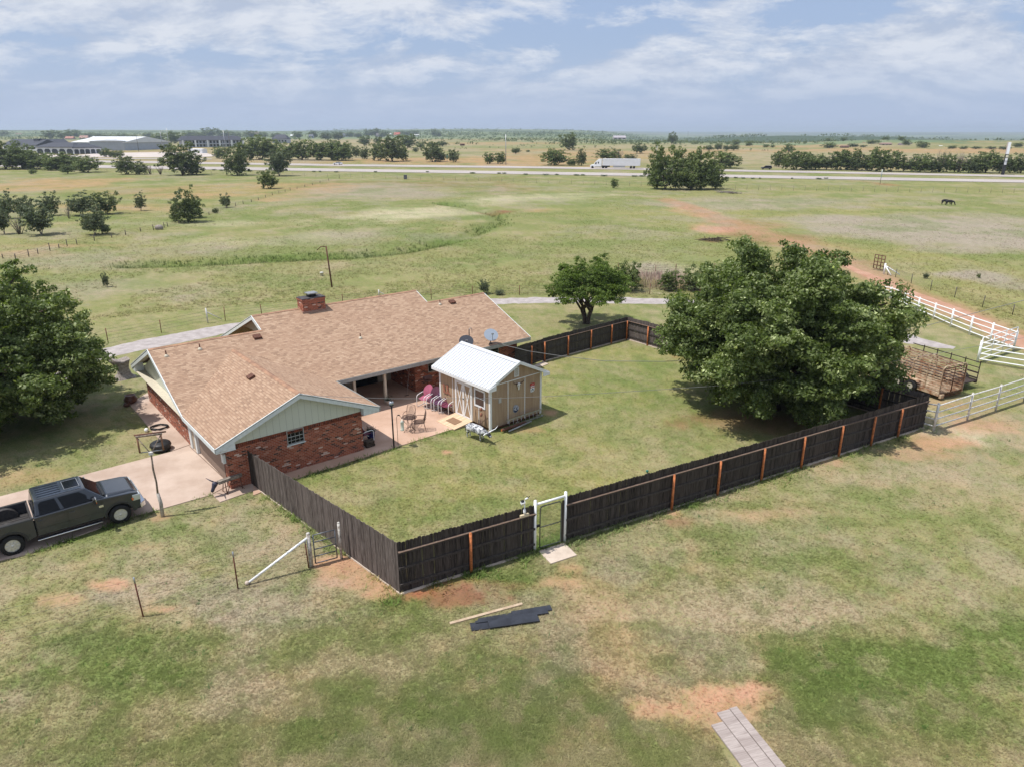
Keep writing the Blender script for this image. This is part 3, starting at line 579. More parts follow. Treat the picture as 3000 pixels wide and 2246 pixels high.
# ridge caps: short overlapping shingles along the wing ridge and the main ridges
def caps(a, b, name):
    a, b = Vector(a), Vector(b); L = (b-a).length; d = (b-a)/L; n = int(L/0.13); mb = MB(); t = d.cross(Vector((0, 0, 1))).normalized()
    for i in range(n):
        p = a+d*(i+0.5)*L/n
        for s in (-1, 1):
            e = t*s*0.14+Vector((0, 0, -0.14*SL)); q0, q1 = p-d*(L/n*0.5), p+d*(L/n*0.62)
            mb.add([q0+Vector((0,0,.012)), q1+Vector((0,0,.020)), q1+e+Vector((0,0,.022)), q0+e+Vector((0,0,.012))], [(0,1,2,3)])
    mb.build(name, MT['ridgecap'], roof)
MT['ridgecap'] = mat('ridge_cap_shingle', (0.40, 0.235, 0.15), 0.95, col2=(0.24, 0.14, 0.095), vscale=2.2)
caps((WM, WV, WZ), (WM, WE, WZ), 'ridge_cap'); caps((UL, R1, z1), (U2, R1, z1), 'ridge_cap'); caps((U2, R2, z2), (U3, R2, z2), 'ridge_cap'); caps((U3, R1, z1), (UR, R1, z1), 'ridge_cap')
# fascia boards along the eaves, trim boards up the rakes
def board(a, b, drop, th=0.035, name='fascia', mt='fascia', off=(0, 0, 0)):
    a, b, o = Vector(a), Vector(b), Vector(off); q = [a+o, b+o]; t = (b-a); t.z = 0; t.normalize(); n = Vector((t.y, -t.x, 0))*th
    vs = [q[0], q[1], q[1]-Vector((0,0,drop)), q[0]-Vector((0,0,drop))]; vs += [p+n for p in vs]
    MB().add(vs, [(0,1,2,3),(7,6,5,4),(0,4,5,1),(1,5,6,2),(2,6,7,3),(3,7,4,0)]).build(name, MT[mt], house)
e = 0.012
board((WR+.002, VE-e, ZE-.015), (UR, VE-e, ZE-.015), 0.22, 0.035); 
board((UL-e, VE, ZE-.015), (UL-e, WV, ZE-.015), 0.2, 0.035, mt='trim'); board((WR+e+.035, WV, ZE-.015), (WR+e+.035, VE-.04, ZE-.015), 0.2, 0.035)
def rake(p_low, p_top, outward, nm='rake_trim'):     # two stepped boards and the dark drip line
    a, b, n = Vector(p_low), Vector(p_top), Vector(outward)
    for (dz0, dz1, o0, o1, m_) in ((0.0, 0.035, 0.0, 0.045, 'trim'), (0.035, 0.06, 0, 0.035, 'drip'), (0.06, 0.25, 0.0, 0.028, 'trim')):
        vs = [p+n*o-Vector((0, 0, dz)) for p in (a, b) for o, dz in ((o0, dz0), (o1, dz0), (o1, dz1), (o0, dz1))]
        MB().add(vs, [(3,2,1,0),(4,5,6,7),(0,1,5,4),(1,2,6,5),(2,3,7,6),(3,0,4,7)]).build(nm if m_ == 'trim' else 'drip_edge', MT[m_], house)
for (a, b, n) in (((UL,WV,ZE),(WM,WV,WZ),(0,-1,0)),((WR,WV,ZE),(WM,WV,WZ),(0,-1,0)),((UL,VE,ZE),(UL,R1,z1),(-1,0,0)),((UL,B1,ZE),(UL,R1,z1),(-1,0,0)),
                  ((U2,R1,z1),(U2,R2,z2),(-1,0,0)),((U2,B2,ZE),(U2,R2,z2),(-1,0,0)),((UR,VE,ZE),(UR,R1,z1),(1,0,0)),((UR,B1,ZE),(UR,R1,z1),(1,0,0)),((U3,B2,ZE),(U3,R2,z2),(1,0,0)),((U3,R1,z1),(U3,R2,z2),(1,0,0))):
    rake(a, b, n)
# boxed returns at the gable feet
def ret(pts, axis_map): MB().prism(pts, 0.30, axis_map).build('eave_return', MT['trim'], house)
ret([(UL,1.98),(.34,1.98),(.34,ZE+SL*.84-.1),(UL,ZE-.1)], lambda p: Vector((p.x, WV+p.z+.003, p.y)))
ret([(WR-.84,1.98),(WR,1.98),(WR,ZE-.1),(WR-.84,ZE+SL*.84-.1)], lambda p: Vector((p.x, WV+p.z+.003, p.y)))
ret([(B1-.9,1.98),(B1,1.98),(B1,ZE-.1),(B1-.9,ZE+SL*.9-.1)], lambda p: Vector((UL+.003+p.z*1.5, p.x, p.y)))
# soffits under the eaves
def plate(x0, x1, y0, y1, z, name='soffit', m_='soffit'): MB().b2(x0, x1, y0, y1, z, z+0.02).build(name, MT[m_], house)
plate(UL+.02, 0.0, WV, VE, 2.03); plate(6.53, WR-.02, WV+.31, VE, 2.0); plate(WR, UR, VE+.03, 5.45, 2.04); plate(6.7, 12.9, 5.45, 8.4, 2.06, 'porch_ceiling', 'cream'); plate(UL+.02, UR, 14.0, B1, 2.03)
# walls
FW = 6.53
win = (2.74, 3.56, 1.38, 2.10)
m = MB()
wall(m, (0, 0), (FW, 0), 0, 2.12, holes=[win])
wall(m, (0, .5), (0, 0.15), 0, 2.05); wall(m, (0, 14.0), (0, 5.9), 0, 1.86)
wall(m, (FW, 0.15), (FW, 8.4), 0, 2.05); wall(m, (12.93, 8.4), (12.93, 5.60), 0, 2.05)
wall(m, (12.93, 5.45), (20.9, 5.45), 0, 2.05, holes=[(0.93, 2.6, 1.10, 1.98), (5.2, 6.4, 1.0, 1.9)]); wall(m, (20.9, 5.6), (20.9, 14.0), 0, 2.05); wall(m, (20.9, 14.15), (0, 14.15), 0, 2.05)
m.build('wall', MT['brick'], house)
m = MB()                                           # soldier course of upright bricks under the siding
for i in range(int(FW/0.088)): m.b2(i*0.088+.006, i*0.088+.080, -0.012, 0.0, 1.93, 2.118)
MT['soldier'] = mat('soldier_brick', (0.25, 0.06, 0.028), 0.85, col2=(0.05, 0.018, 0.014), vscale=5.5)
m.build('soldier_course', MT['soldier'], house)
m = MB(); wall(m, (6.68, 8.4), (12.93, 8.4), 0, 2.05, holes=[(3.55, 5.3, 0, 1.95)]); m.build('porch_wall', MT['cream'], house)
MB().b2(10.25, 11.98, 8.5, 8.54, 0.02, 1.95).build('patio_door', MT['darkglass'], house)
def gable(pts, mp, name='gable_siding', m_='siding', th=0.06): MB().prism(pts, th, mp).build(name, MT[m_], house)
gable([(0.04, 2.12), (FW-.04, 2.12), (FW-.04, 2.30), (WM, WZ-.12), (0.04, 2.30)], lambda p: Vector((p.x, -0.02+p.z, p.y)))
gable([(4.6, 1.86), (14.1, 1.86), (14.1, 2.1), (R1, z1-.12), (4.6, 2.05)], lambda p: Vector((-0.03+p.z, p.x, p.y)))
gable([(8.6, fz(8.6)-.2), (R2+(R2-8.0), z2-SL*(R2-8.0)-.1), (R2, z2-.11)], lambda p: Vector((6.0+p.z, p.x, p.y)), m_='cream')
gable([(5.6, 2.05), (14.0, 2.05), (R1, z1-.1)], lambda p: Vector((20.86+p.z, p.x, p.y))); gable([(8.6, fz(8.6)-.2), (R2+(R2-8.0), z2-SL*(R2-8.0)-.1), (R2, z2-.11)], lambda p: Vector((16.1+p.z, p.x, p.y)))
MB().b2(UL+.02, -.04, VE+.3, 14.6, 2.02, 2.04).build('soffit', MT['soffit'], house)
# sloped soffit under the left rake
MB().add([(UL+.05,VE+.2,ZE-.02),(0,VE+.2,ZE-.02),(0,R1,z1-.13),(UL+.05,R1,z1-.13),(0,B1-.2,ZE-.02),(UL+.05,B1-.2,ZE-.02)], [(0,1,2,3),(3,2,4,5)]).build('rake_soffit', MT['soffit'], house)
# garage door on the left side, brown posts
MB().b2(0.10, 0.16, 0.5, 4.75, 0, 2.0).build('garage_door', MT['garage'] if 'garage' in MT else groove_mat('garage_door_panel', (0.235, 0.17, 0.135), 0.33, 0.01, 0.7, 0.6), house)
MB().b2(-.02, .14, 4.75, 5.0, 0, 2.0).build('door_jamb', MT['trim'], house); MB().b2(0.02, .15, 5.0, 5.55, 0.02, 2.0).build('side_door', mat('tan_door', (0.42, 0.34, 0.25), 0.5), house); MB().b2(-.03, .14, 5.55, 5.9, 0, 2.0).build('door_jamb', MT['trim'], house)
# gable window
def window(x0, x1, z0_, z1_, nx, nz, y=0.0, mp=None, fr='trim', parent=house, gl='darkglass', t=0.035):
    mp = mp or (lambda p: Vector(p)); f = MB()
    def bb(a0, a1, b0, b1, c0, c1):
        vs = [mp(Vector((x, y_, z))) for z in (c0, c1) for y_ in (b0, b1) for x in (a0, a1)]; f.add(vs, [(0,2,3,1),(4,5,7,6),(0,1,5,4),(2,6,7,3),(0,4,6,2),(1,3,7,5)])
    bb(x0, x0+t, y-.02, y+.08, z0_, z1_); bb(x1-t, x1, y-.02, y+.08, z0_, z1_); bb(x0+t, x1-t, y-.018, y+.078, z0_, z0_+t); bb(x0+t, x1-t, y-.018, y+.078, z1_-t, z1_)
    for i in range(1, nx): xx = x0+(x1-x0)*i/nx; bb(xx-.006, xx+.006, y+.02, y+.05, z0_+t, z1_-t)
    for i in range(1, nz): zz = z0_+(z1_-z0_)*i/nz; k = .014 if (nz == 4 and i == 2) else .006; bb(x0+t, x1-t, y+.018, y+.052, zz-k, zz+k)
    o = f.build('window', MT[fr], parent); g = MB(); vs = [mp(Vector((x, y_, z))) for z in (z0_+.01, z1_-.01) for y_ in (y+.055, y+.065) for x in (x0+.01, x1-.01)]
    g.add(vs, [(0,2,3,1),(4,5,7,6),(0,1,5,4),(2,6,7,3),(0,4,6,2),(1,3,7,5)]); g.build('pane', MT[gl], o); return o
wo_ = window(2.74, 3.56, 1.38, 2.10, 4, 4, fr='fascia'); MB().b2(2.70, 3.60, -.05, .02, 1.34, 1.378).build('sill', MT['trim'], wo_)
window(13.86, 15.53, 1.10, 1.98, 2, 2, 5.45, fr='fascia'); window(18.13, 19.33, 1.0, 1.9, 2, 2, 5.45, fr='fascia')
# porch posts
for u in (8.64, 10.57): MB().b2(u-.075, u+.075, 4.82, 4.97, 0.04, 2.04).build('porch_post', MT['soffit'], house)
MB().b2(WR+.02, 12.9, 4.80, 4.98, 1.90, 2.035).build('porch_beam', MT['soffit'], house)
# chimney
ch = MB(); cu0, cu1, cv0, cv1 = 8.42, 9.86, 10.45, 11.25
ch.b2(cu0, cu1, cv0, cv1, 4.3, 5.42); ch.b2(cu0-.03, cu1+.03, cv0-.03, cv1+.03, 5.42, 5.50); cho = ch.build('chimney', MT['brick'], roof)
MB().b2(cu0-.02, cu1+.02, cv0-.02, cv1+.02, 5.50, 5.55).build('chimney_crown', mat('sooty_mortar', (0.07, 0.065, 0.07), 0.9, var=.4, vscale=5), cho)
MB().b2(cu0-.05, cu1+.05, cv0-.05, cv1+.05, 4.45, 4.78).build('flashing', MT['shingle2'] if 'shingle2' in MT else mat('flashing_metal', (0.30, 0.19, 0.15), 0.6), cho)
fl = MB(); fl.b2(8.95, 9.4, 10.65, 11.05, 5.55, 5.70); fl.build('flue', MT['blackmetal'], cho); MB().b2(8.86, 9.49, 10.56, 11.14, 5.74, 5.80).build('flue_cap', MT['galv'], cho)
# roof vents
def on_roof(px, py, dz=0.0):                       # roof point seen through a pixel
    d = ray(px, py); best = None
    for k in np.linspace(0.005, 0.05, 6000):
        p = Vector((d[0]*k, d[1]*k, CAM_H+d[2]*k)); g = p-H1; u = g.x*_cu+g.y*_su; v = -g.x*_su+g.y*_cu
        zr = fz(v); 
        if UL < u < WR and v < WE: zr = max(zr, ZE+SL*min(u-UL, WR-u)) if v > VE else ZE+SL*min(u-UL, WR-u)
        if p.z <= zr and WV <= v < 11.2 and UL <= u <= UR: return Vector((u, v, zr+dz))
    return Vector((5, 6, fz(6)))
for px, py in ((487.5,1044),(586,1023),(1056,991),(1289,892)):
    p = on_roof(px, py); v_ = MB(); v_.tube([p-Vector((0,0,.05)), p+Vector((0,0,.3))], .035, 8); vp = v_.build('vent_pipe', MT['rustdark'], roof)
    MB().lathe([(.13,-.05),(.10,.03),(.04,.10)], 10, p).build('pipe_flashing', MT['soffit'], vp)
for px, py, wing in ((754,990,0),(735,1107,1),(1325,887,0)):
    p = on_roof(px, py); a = atan2(SL, 1); 
    if wing: MB().box(p+Vector((0,0,.07)), (.32,.42,.12), ry=-a).build('roof_vent', MT['rustdark'], roof)
    else: MB().box(p+Vector((0,0,.07)), (.42,.32,.12), rx=a).build('roof_vent', MT['rustdark'], roof)
MB().b2(-.14, -.02, .1, .38, 1.28, 1.70).build('electric_meter_box', MT['trim'], house)
MB().tube([(-.05,.3,1.3),(-.06,.28,.9),(-.05,.3,0.05)], .015, 6).build('conduit', MT['rustdark'], house)
# dishes and mast on the roof
def dish(px, py, r, lab, tiltz, col, name='satellite_dish'):
    p = on_roof(px, py); wp = hw(*p); wp.z = p.z
    t = thing(name, lab, 'satellite dish', wp, HRZ+tiltz)
    MB().tube([(0,0,-.02),(0,0,.3),(0,-.06,.42)], .028, 8).build('mast', MT['blackmetal'], t); MB().b2(-.1,.1,-.1,.1,-.03,.02).build('foot', MT['blackmetal'], t)
    R = Matrix.Rotation(radians(50), 4, 'X'); c = Vector((0, -.06, .52))
    prof = [(r*i/6, .18*r*(i/6)**2) for i in range(0, 7)]; prof[0] = (.001, 0)
    d = MB(); d.lathe(prof, 24, c, True, (R @ Matrix.Diagonal((1.12, 1, 1, 1))).to_3x3()); d.lathe([(a, b-.015) for a, b in prof], 24, c, True, (R @ Matrix.Diagonal((1.12, 1, 1, 1))).to_3x3()); d.build('reflector', col, t)
    q = c+R.to_3x3() @ Vector((0, -r*.15, r*.75)); MB().tube([c+R.to_3x3() @ Vector((0,-r*.95,.15*r)), q], .014, 6).build('feed_arm', MT['blackmetal'], t); MB().box(q, (.15,.07,.07)).build('feed_horn', MT['galv'], t); return t
DG = mat('dish_grey', (0.33, 0.38, 0.45), 0.4, 0.1); DD = mat('dish_dark', (0.05, 0.055, 0.07), 0.4, 0.1)
dish(1437, 1005, .42, 'large grey satellite dish on the roof edge right of the metal shed roof', -.25, DG)
dish(1366, 1024, .40, 'dark satellite dish half hidden behind the metal shed ridge', -.5, DD)
p = on_roof(1375, 1005); wp = hw(*p); wp.z = p.z
t = thing('antenna_mast', 'thin dark mast with bent top standing between two satellite dishes', 'antenna', wp, HRZ)
MB().tube([(0,0,-.05),(0,0,.88)], .03, 8).build('pole', MT['blackmetal'], t); MB().tube([(0,0,.86),(.1,0,.95),(.2,0,.9),(.22,0,.6)], .018, 6).build('weatherhead', MT['galv'], t)
# ================================================================ timber fences
def frame(o, rz):
    c, s = cos(rz), sin(rz); o = Vector((o[0], o[1], 0))
    to_l = lambda p: Vector(((p.x-o.x)*c+(p.y-o.y)*s, -(p.x-o.x)*s+(p.y-o.y)*c, p.z))
    to_w = lambda x, y, z=0.0: Vector((o.x+x*c-y*s, o.y+x*s+y*c, z))
    return to_l, to_w
def plane_pt(px, py, p0, n):
    d = Vector(ray(px, py)); c = Vector((0, 0, CAM_H)); k = (Vector(p0)-c).dot(Vector(n))/d.dot(Vector(n)); return c+d*k
def board_fence(label, a, b, side, h0, h1, posts=(), bm='fence', foot=True, seed=1, name='wooden_fence', cap=True, gaps=(), postm='rust', step=0.145):
    a, b = Vector(a), Vector(b); L = (b-a).length; rz = atan2(b.y-a.y, b.x-a.x); t = thing(name, label, 'fence', (a.x, a.y, 0), rz); r = random.Random(seed)
    mb = MB(); n = int(L/step); w_ = L/n
    for i in range(n):
        x0 = i*w_+.0035; x1 = (i+1)*w_-.0035
        if any(g0 < x0 < g1 for g0, g1 in gaps): continue
        h = h0+(h1-h0)*i/n+r.uniform(-.022, .022); y = r.uniform(-.010, .010); c = .03
        poly = [(x0, .04+r.uniform(-.02, .02)), (x1, .04), (x1, h-c), (x1-c, h), (x0+c, h), (x0, h-c)]
        mb.prism(poly, .02, lambda p, y=y: Vector((p.x, y-.01+p.z, p.y)))
    mb.build('pickets', MT[bm], t)
    for zf in (.17, .5, .80):
        m = MB(); cuts = [0, L]; 
        m.bar((0.01, side*.035, h0*zf), (L-.01, side*.035, h1*zf), .045, .09, (0, 0, 1)); m.build('rail', MT['rail'], t)
    if cap:
        m = MB(); m.bar((0.01, side*.06, h0*.80+.055), (L-.01, side*.06, h1*.80+.055), .10, .022); m.build('top_rail', MT['capwood'], t)
    for x in posts:
        h = (h0+(h1-h0)*x/L)*.80+.05; m = MB(); m.tube([(x, side*.12, 0), (x, side*.12, h)], .055, 12); m.ball((x, side*.12, h), .055, 10, 4, (1, 1, .5)); m.build('post', MT[postm], t)
    if foot:
        m = MB(); m.b2(-.02, L+.02, side*.03-.07, side*.03+.07, -.05, .05); m.build('concrete_footing', MT['conc2'], t)
    return t
Aw, Bw = G(1172, 1738), G(2704, 1252); Cw, C0w = G(757, 1433), G(735.6, 1415.6); Dw, Ew = G(1835, 993), G(1514, 1050)
GL, GR = G(1566.3, 1613.5), G(1653.5, 1587)
pp = lambda o, *ps: [(G(*p)-o).length for p in ps]
board_fence('dark board fence with one rust post, from the front corner to the white gate frame', Aw, GL, -1, 2.02, 2.0, pp(Aw, (1374.5, 1671)), seed=2)
board_fence('long dark board fence with seven rust posts right of the white gate frame', GR, Bw, -1, 2.0, 1.88, pp(GR, *[(1850+x/2.212, 1150+y/2.212) for x, y in [(248,750),(553,660),(837,570),(1090,485),(1325,403),(1528,335),(1697,278)]]), seed=3)
board_fence('weathered grey board fence running from the house to the front corner', Cw, Aw, 1, 1.70, 2.02, (), 'fencew', seed=4, cap=False)
board_fence('short dark board panel between brick wall and weathered side fence', C0w, Cw, 1, 1.66, 1.70, (), 'fence', foot=False, seed=5, cap=False)
ED = [(1550+x/3.16, 700+y/3.16) for x, y in [(125,1130),(342,1072),(552,1015),(745,965)]]
EG0 = G(1554, 1071); EG1 = G(1589.5, 1059)
board_fence('dark back board fence left of its braced gate, joining the brick house', G(1508, 1086), EG0, -1, 1.62, 1.66, (pp(G(1508, 1086), (1553, 1071))), 'fenceb', seed=6, cap=False)
board_fence('long dark back board fence with rust posts below the round-headed tree', EG1, Dw, -1, 1.68, 1.74, pp(EG1, (1590, 1058), *ED[1:], (1832, 994)), 'fenceb', seed=7)
dg = G(1890, 1015)
board_fence('weathered board fence running from the far corner in behind the big tree', Dw, Bw, -1, 1.74, 1.9, pp(Dw, (1890, 1014), (1953, 1040), (2100, 1090), (2260, 1135), (2420, 1180), (2560, 1220)), 'fencew', seed=8)
# braced wooden gate in the back fence
L_ = (EG1-EG0).length; rz = atan2((EG1-EG0).y, (EG1-EG0).x); t = thing('wooden_gate', 'dark braced wooden gate in the back fence behind the metal shed roof', 'gate', (EG0.x, EG0.y, 0), rz)
m = MB(); n = int(L_/.145)
for i in range(n): m.b2(i*L_/n+.005, (i+1)*L_/n-.005, -.01, .01, .08, 1.62+rnd.uniform(-.02, .02))
m.build('boards', MT['fence'], t); m = MB()
for z in (.2, .8, 1.42): m.bar((.05, -.04, z), (L_-.05, -.04, z), .03, .09)
m.bar((.1, -.045, 1.38), (L_-.1, -.045, .86), .03, .08); m.bar((.1, -.045, .76), (L_-.1, -.045, .26), .03, .08); m.build('brace', MT['capdark'] if 'capdark' in MT else mat('brace_wood', (0.06, 0.045, 0.037), .85), t)
# white tube frame with chain link walk gate
def tube_to(m, a, b, r, n=10): m.tube([a, b], r, n)
L_ = (GR-GL).length; rz = atan2((GR-GL).y, (GR-GL).x)
t = thing('pipe_gateway', 'white pipe gateway frame standing between the two front board fences', 'gateway', (GL.x, GL.y, 0), rz)
hgt = height_at(1566.3, 1613.5, 1466)
for x, z in ((0, hgt), (L_, hgt+.02)): m = MB(); m.tube([(x, 0, 0), (x, 0, z)], .058, 14); m.ball((x, 0, z), .06, 12, 6, (1, 1, .6)); m.build('post', MT['pipewhite'], t)
MB().tube([(.02, 0, hgt-.16), (L_-.02, 0, hgt-.13)], .046, 12).build('crossbar', MT['pipewhite'], t)
t = thing('chain_link_gate', 'round-cornered chain link gate hanging in the white pipe frame', 'gate', (GL.x, GL.y, 0), rz)
g0, g1, gz0, gz1 = .22, L_-.18, .10, hgt-.30; c = .14
pts = [(g0, 0, gz0), (g0, 0, gz1-c)]+[(g0+c-c*cos(a), 0, gz1-c+c*sin(a)) for a in (.4, .8, 1.2, 1.57)]+[(g1-c+c*sin(a), 0, gz1-c+c*cos(a)) for a in (0, .4, .8, 1.2, 1.57)]+[(g1, 0, gz0), (g0, 0, gz0)]
MB().tube(pts, .022, 8).build('tube_frame', MT['galvdark'] if 'galvdark' in MT else mat('dark_galvanised', (0.10, 0.105, 0.115), .45, .5), t)
MB().tube([(g0, 0, (gz0+gz1)/2), (g1, 0, (gz0+gz1)/2)], .018, 8).build('crossbar', bpy.data.materials['dark_galvanised'], t)
m = MB(); s = .075
k = -int((gz1-gz0)/s)
while g0+k*s < g1:
    for sg in (1, -1):
        x0 = g0+k*s; x1 = x0+(gz1-gz0); z0_, z1_ = (gz0, gz1)
        lo, hi = max(g0, x0), min(g1, x1)
        if hi > lo:
            f = lambda x: gz0+(x-x0) if sg > 0 else gz1-(x-x0)
            m.tube([(lo, 0, f(lo)), (hi, 0, f(hi))], .0022, 3, False)
    k += 1
m.build('mesh', MT['wire'], t)
m = MB(); m.b2(L_-.14, L_-.06, -.02, .02, .05, gz1); m.build('latch_post', MT['fence'], t); MB().b2(.05, .2, -.03, .03, gz1*.55, gz1*.6).build('latch', MT['blackmetal'], t)
# weather station on the fence left of the gate
q = Aw+(GL-Aw)*.905; rz2 = atan2((GL-Aw).y, (GL-Aw).x)
t = thing('weather_station', 'small white weather station on a stalk fixed to the front fence', 'weather station', (q.x, q.y, 1.72), rz2)
MB().box((0, -.10, .02), (.36, .09, .09)).build('bracket', mat('cream_bracket', (.62, .52, .36), .6), t); MB().tube([(0, -.1, .05), (0, -.1, .18), (.0, -.1, .62)], .02, 8).build('stalk', MT['white'], t)
MB().lathe([(.05, .12), (.055, .16), (.045, .26), (.02, .28)], 10, (0, -.1, 0)).build('rain_cup', MT['white'], t); MB().box((-.09, -.12, .58), (.14, .12, .10), rx=.5).build('sensor_head', MT['white'], t); MB().box((-.1, -.13, .645), (.13, .1, .012), rx=.5).build('solar_panel', MT['blackmetal'], t)
MB().box((.1, -.08, .68), (.16, .05, .035), rz=.3).build('arm', MT['white'], t); m = MB(); [m.ball((.16+.05*cos(a), -.08+.05*sin(a), .74), .022, 8, 5) for a in (0, 2.1, 4.2)]; m.build('wind_cups', MT['blackmetal'], t)
q = G(1893.5, 1383); t = thing('sprinkler_stake', 'small green garden stake standing behind the long front fence', 'stake', (G(1893, 1425).x, G(1893, 1425).y, 0))
MB().tube([(0, 0, 0), (0, 0, .72)], .012, 6).build('stem', mat('stake_green', (.02, .16, .12), .5), t); MB().lathe([(.02, .7), (.07, .8), (.02, .84)], 10).build('head', bpy.data.materials['stake_green'], t)
# ---------------------------------------------------------------- pipe fences and wire fences
def pt_top(b, ytop): return G(*b), height_at(b[0], b[1], ytop)
def pipe_fence(name, label, posts, nr, r=.05, rr=.035, mt='pipewhite', cat='fence', group=None, caps_=True, rmt=None, z0=.18, zt=.94):
    P_ = [pt_top((a, b), c) for a, b, c in posts]; o = P_[0][0]; t = thing(name, label, cat, o, 0, group)
    for g, h in P_:
        q = g-o; m = MB(); m.tube([q, q+Vector((0, 0, h))], r, 10)
        if caps_: m.ball(q+Vector((0, 0, h)), r*1.08, 10, 5, (1, 1, .5))
        m.build('post', MT[mt], t)
    for i in range(nr):
        f = z0+(zt-z0)*i/(nr-1); m = MB(); m.tube([g-o+Vector((0, 0, h*f)) for g, h in P_], rr, 8, smooth=False); m.build('rail', MT[(rmt or {}).get(i, mt)], t)
    return t
pipe_fence('pipe_fence', 'low white pipe fence section closing the gap at the board fence corner', [(2694,1249,1176),(2733,1262,1181)], 4, .055, .04, 'offwhite')
pipe_fence('pipe_fence', 'white and rusty pipe fence climbing to the right from the board fence corner', [(2735,1260,1183),(2833,1230,1151),(2916,1202,1127),(2999,1175,1100),(3090,1145,1070)], 4, .055, .035, 'offwhite', rmt={3: 'rustwhite' if 'rustwhite' in MT else 'offwhite'})
pipe_fence('pipe_fence', 'long white pipe fence beside the red dirt road', [(2572.5,868,836),(2606,876,841.5),(2647,894,857),(2687.5,914,872),(2734,934,889),(2784,958,906),(2839.6,981,927),(2899,1004,947),(2968,1026,970)], 4, .075, .042)
pipe_fence('pipe_fence', 'white pipe fence leading out of frame above the rusty stock trailer', [(2863,1062,1000),(3062,1094,1030)], 4, .085, .045)
def bar_gate(label, a, b, h, nb, mt, name='bar_gate', r=.025, z0=.2, vert=2, group=None):
    L = (b-a).length; t = thing(name, label, 'gate', a, atan2((b-a).y, (b-a).x)); m = MB()
    for i in range(nb): z = z0+(h-z0)*i/(nb-1); m.tube([(.06, 0, z), (L-.06, 0, z)], r, 8)
    m.build('bars', MT[mt], t); m = MB()
    for i in range(vert+2): x = .06+(L-.12)*i/(vert+1); m.tube([(x, .0, z0), (x, .0, h)], r*1.05, 8)
    m.build('uprights', MT[mt], t); return t
bar_gate('tubular white gate hung between the two white fences by the dirt road', G(2863,1062), G(2968,1026), 1.75, 5, 'pipewhite', r=.03, vert=2)
bar_gate('rusty brown field gate standing beyond the big tree top', G(2556,790), G(2588,797), 1.75, 5, 'rustdark', r=.045, vert=2)
a, b = G(912.7, 1659), G(1001, 1635)
t = thing('gate_post', 'peeling white gate post with long white brace pole on the ground', 'post', a); h = height_at(912.7, 1659, 1562)
m = MB(); m.tube([(0, 0, 0), (0, 0, h)], [.075, .07], 12); m.ball((0, 0, h), .075, 10, 5, (1, 1, .7)); m.build('post', MT['deadpost'] if 'deadpost' in MT else mat('peeling_paint', (.62, .60, .56), .8, col2=(.20, .16, .13), vscale=9), t)
q = G(725, 1712)-a; MB().tube([(0, 0, h*.9), q+Vector((0, 0, .06))], .045, 10).build('brace_pole', MT['pipewhite'], t); MB().ball(q+Vector((0, 0, .08)), .085, 8, 6).build('footing_knob', MT['conc2'], t)
t = thing('gate_post', 'thin white gate post against the weathered board fence', 'post', b); h2 = height_at(1003, 1636, 1531)
m = MB(); m.tube([(0, 0, 0), (0, 0, h2)], .05, 10); m.ball((0, 0, h2), .055, 10, 5, (1, 1, .7)); m.build('post', bpy.data.materials['peeling_paint'], t)
MT['gategrey'] = mat('grey_gate_steel', (.16, .17, .19), .45, .5, var=.3)
d = (b-a).normalized(); bar_gate('small grey five-bar steel gate beside the weathered board fence', a+d*.1, b-d*.1, 1.28, 5, 'gategrey', r=.022, z0=.1, vert=0)
def wire_fence(name, label, posts, nw=4, r=.03, mt='tpost', hgt=None, group=None, wr=.006, tip=False, ends=()):
    P_ = [(G(p[0], p[1]), (height_at(*p) if len(p) == 3 else hgt)) for p in posts]
    for g, _ in P_: g.z = float(terr(g.x, g.y))
    o = P_[0][0].copy(); t = thing(name, label, 'fence', o, 0, group)
    for g, h in P_:
        h = min(h, 2.6); q = g-o; le = Vector((rnd.uniform(-.04, .04), rnd.uniform(-.04, .04), 0)); m = MB(); m.tube([q-Vector((0, 0, .1)), q+le+Vector((0, 0, h))], r, 6); m.build('post', MT[mt], t)
        if tip: MB().tube([q+le*.8+Vector((0, 0, h*.86)), q+le+Vector((0, 0, h+.01))], r*1.15, 6).build('post_tip', MT['galv'], t)
    if nw:
        m = MB()
        for i in range(nw):
            f = .25+.68*i/max(1, nw-1); m.tube([g-o+Vector((0, 0, min(h, 2.6)*f)) for g, h in P_]+[], wr, 4, smooth=False)
        m.build('wire', MT['wire'], t)
    return t
wire_fence('wire_fence', 'barbed wire on two rust red steel posts in the near left grass', [(-330,2010,1860),(420,1805,1689),(697.5,1723.7,1617),(905,1662,1580)], 4, .024, tip=True, wr=.004)
wire_fence('wire_fence', 'wire fence on thin rusty posts behind the house along the gravel driveway', [(120,1075,1035),(317,1004,962),(473,975,937),(660.5,940,899),(767,921,891),(1004,884,862),(1264,877.6,847),(1384,862,838),(1522,865,836),(1760,866,836),(1903,863,831),(2050,866,836)], 4, .03, wr=.006)
for px, py, yt, bx, by, lab in ((609,946.5,903,650,938.5,'white pipe brace post by the gravel driveway left of the house roof'),(1110.5,870,849,1130,868,'white pipe brace post peeking over the house ridge'),(1826,845,828,1829,840,'short pale post behind the round-headed tree')):
    g = G(px, py); h = height_at(px, py, yt); t = thing('brace_post', lab, 'post', g); MB().tube([(0,0,0),(0,0,h)], .06, 8).build('post', MT['offwhite'], t); q = G(bx, by)-g; MB().tube([(0,0,h*.75), q+Vector((0,0,.1))], .035, 8).build('brace', MT['offwhite'], t)
g = G(2589, 804); h = height_at(2589, 804, 772); t = thing('brace_post', 'white corner post with two braces beside the rusty field gate', 'post', g); MB().tube([(0,0,0),(0,0,h)], .10, 8).build('post', MT['pipewhite'], t)
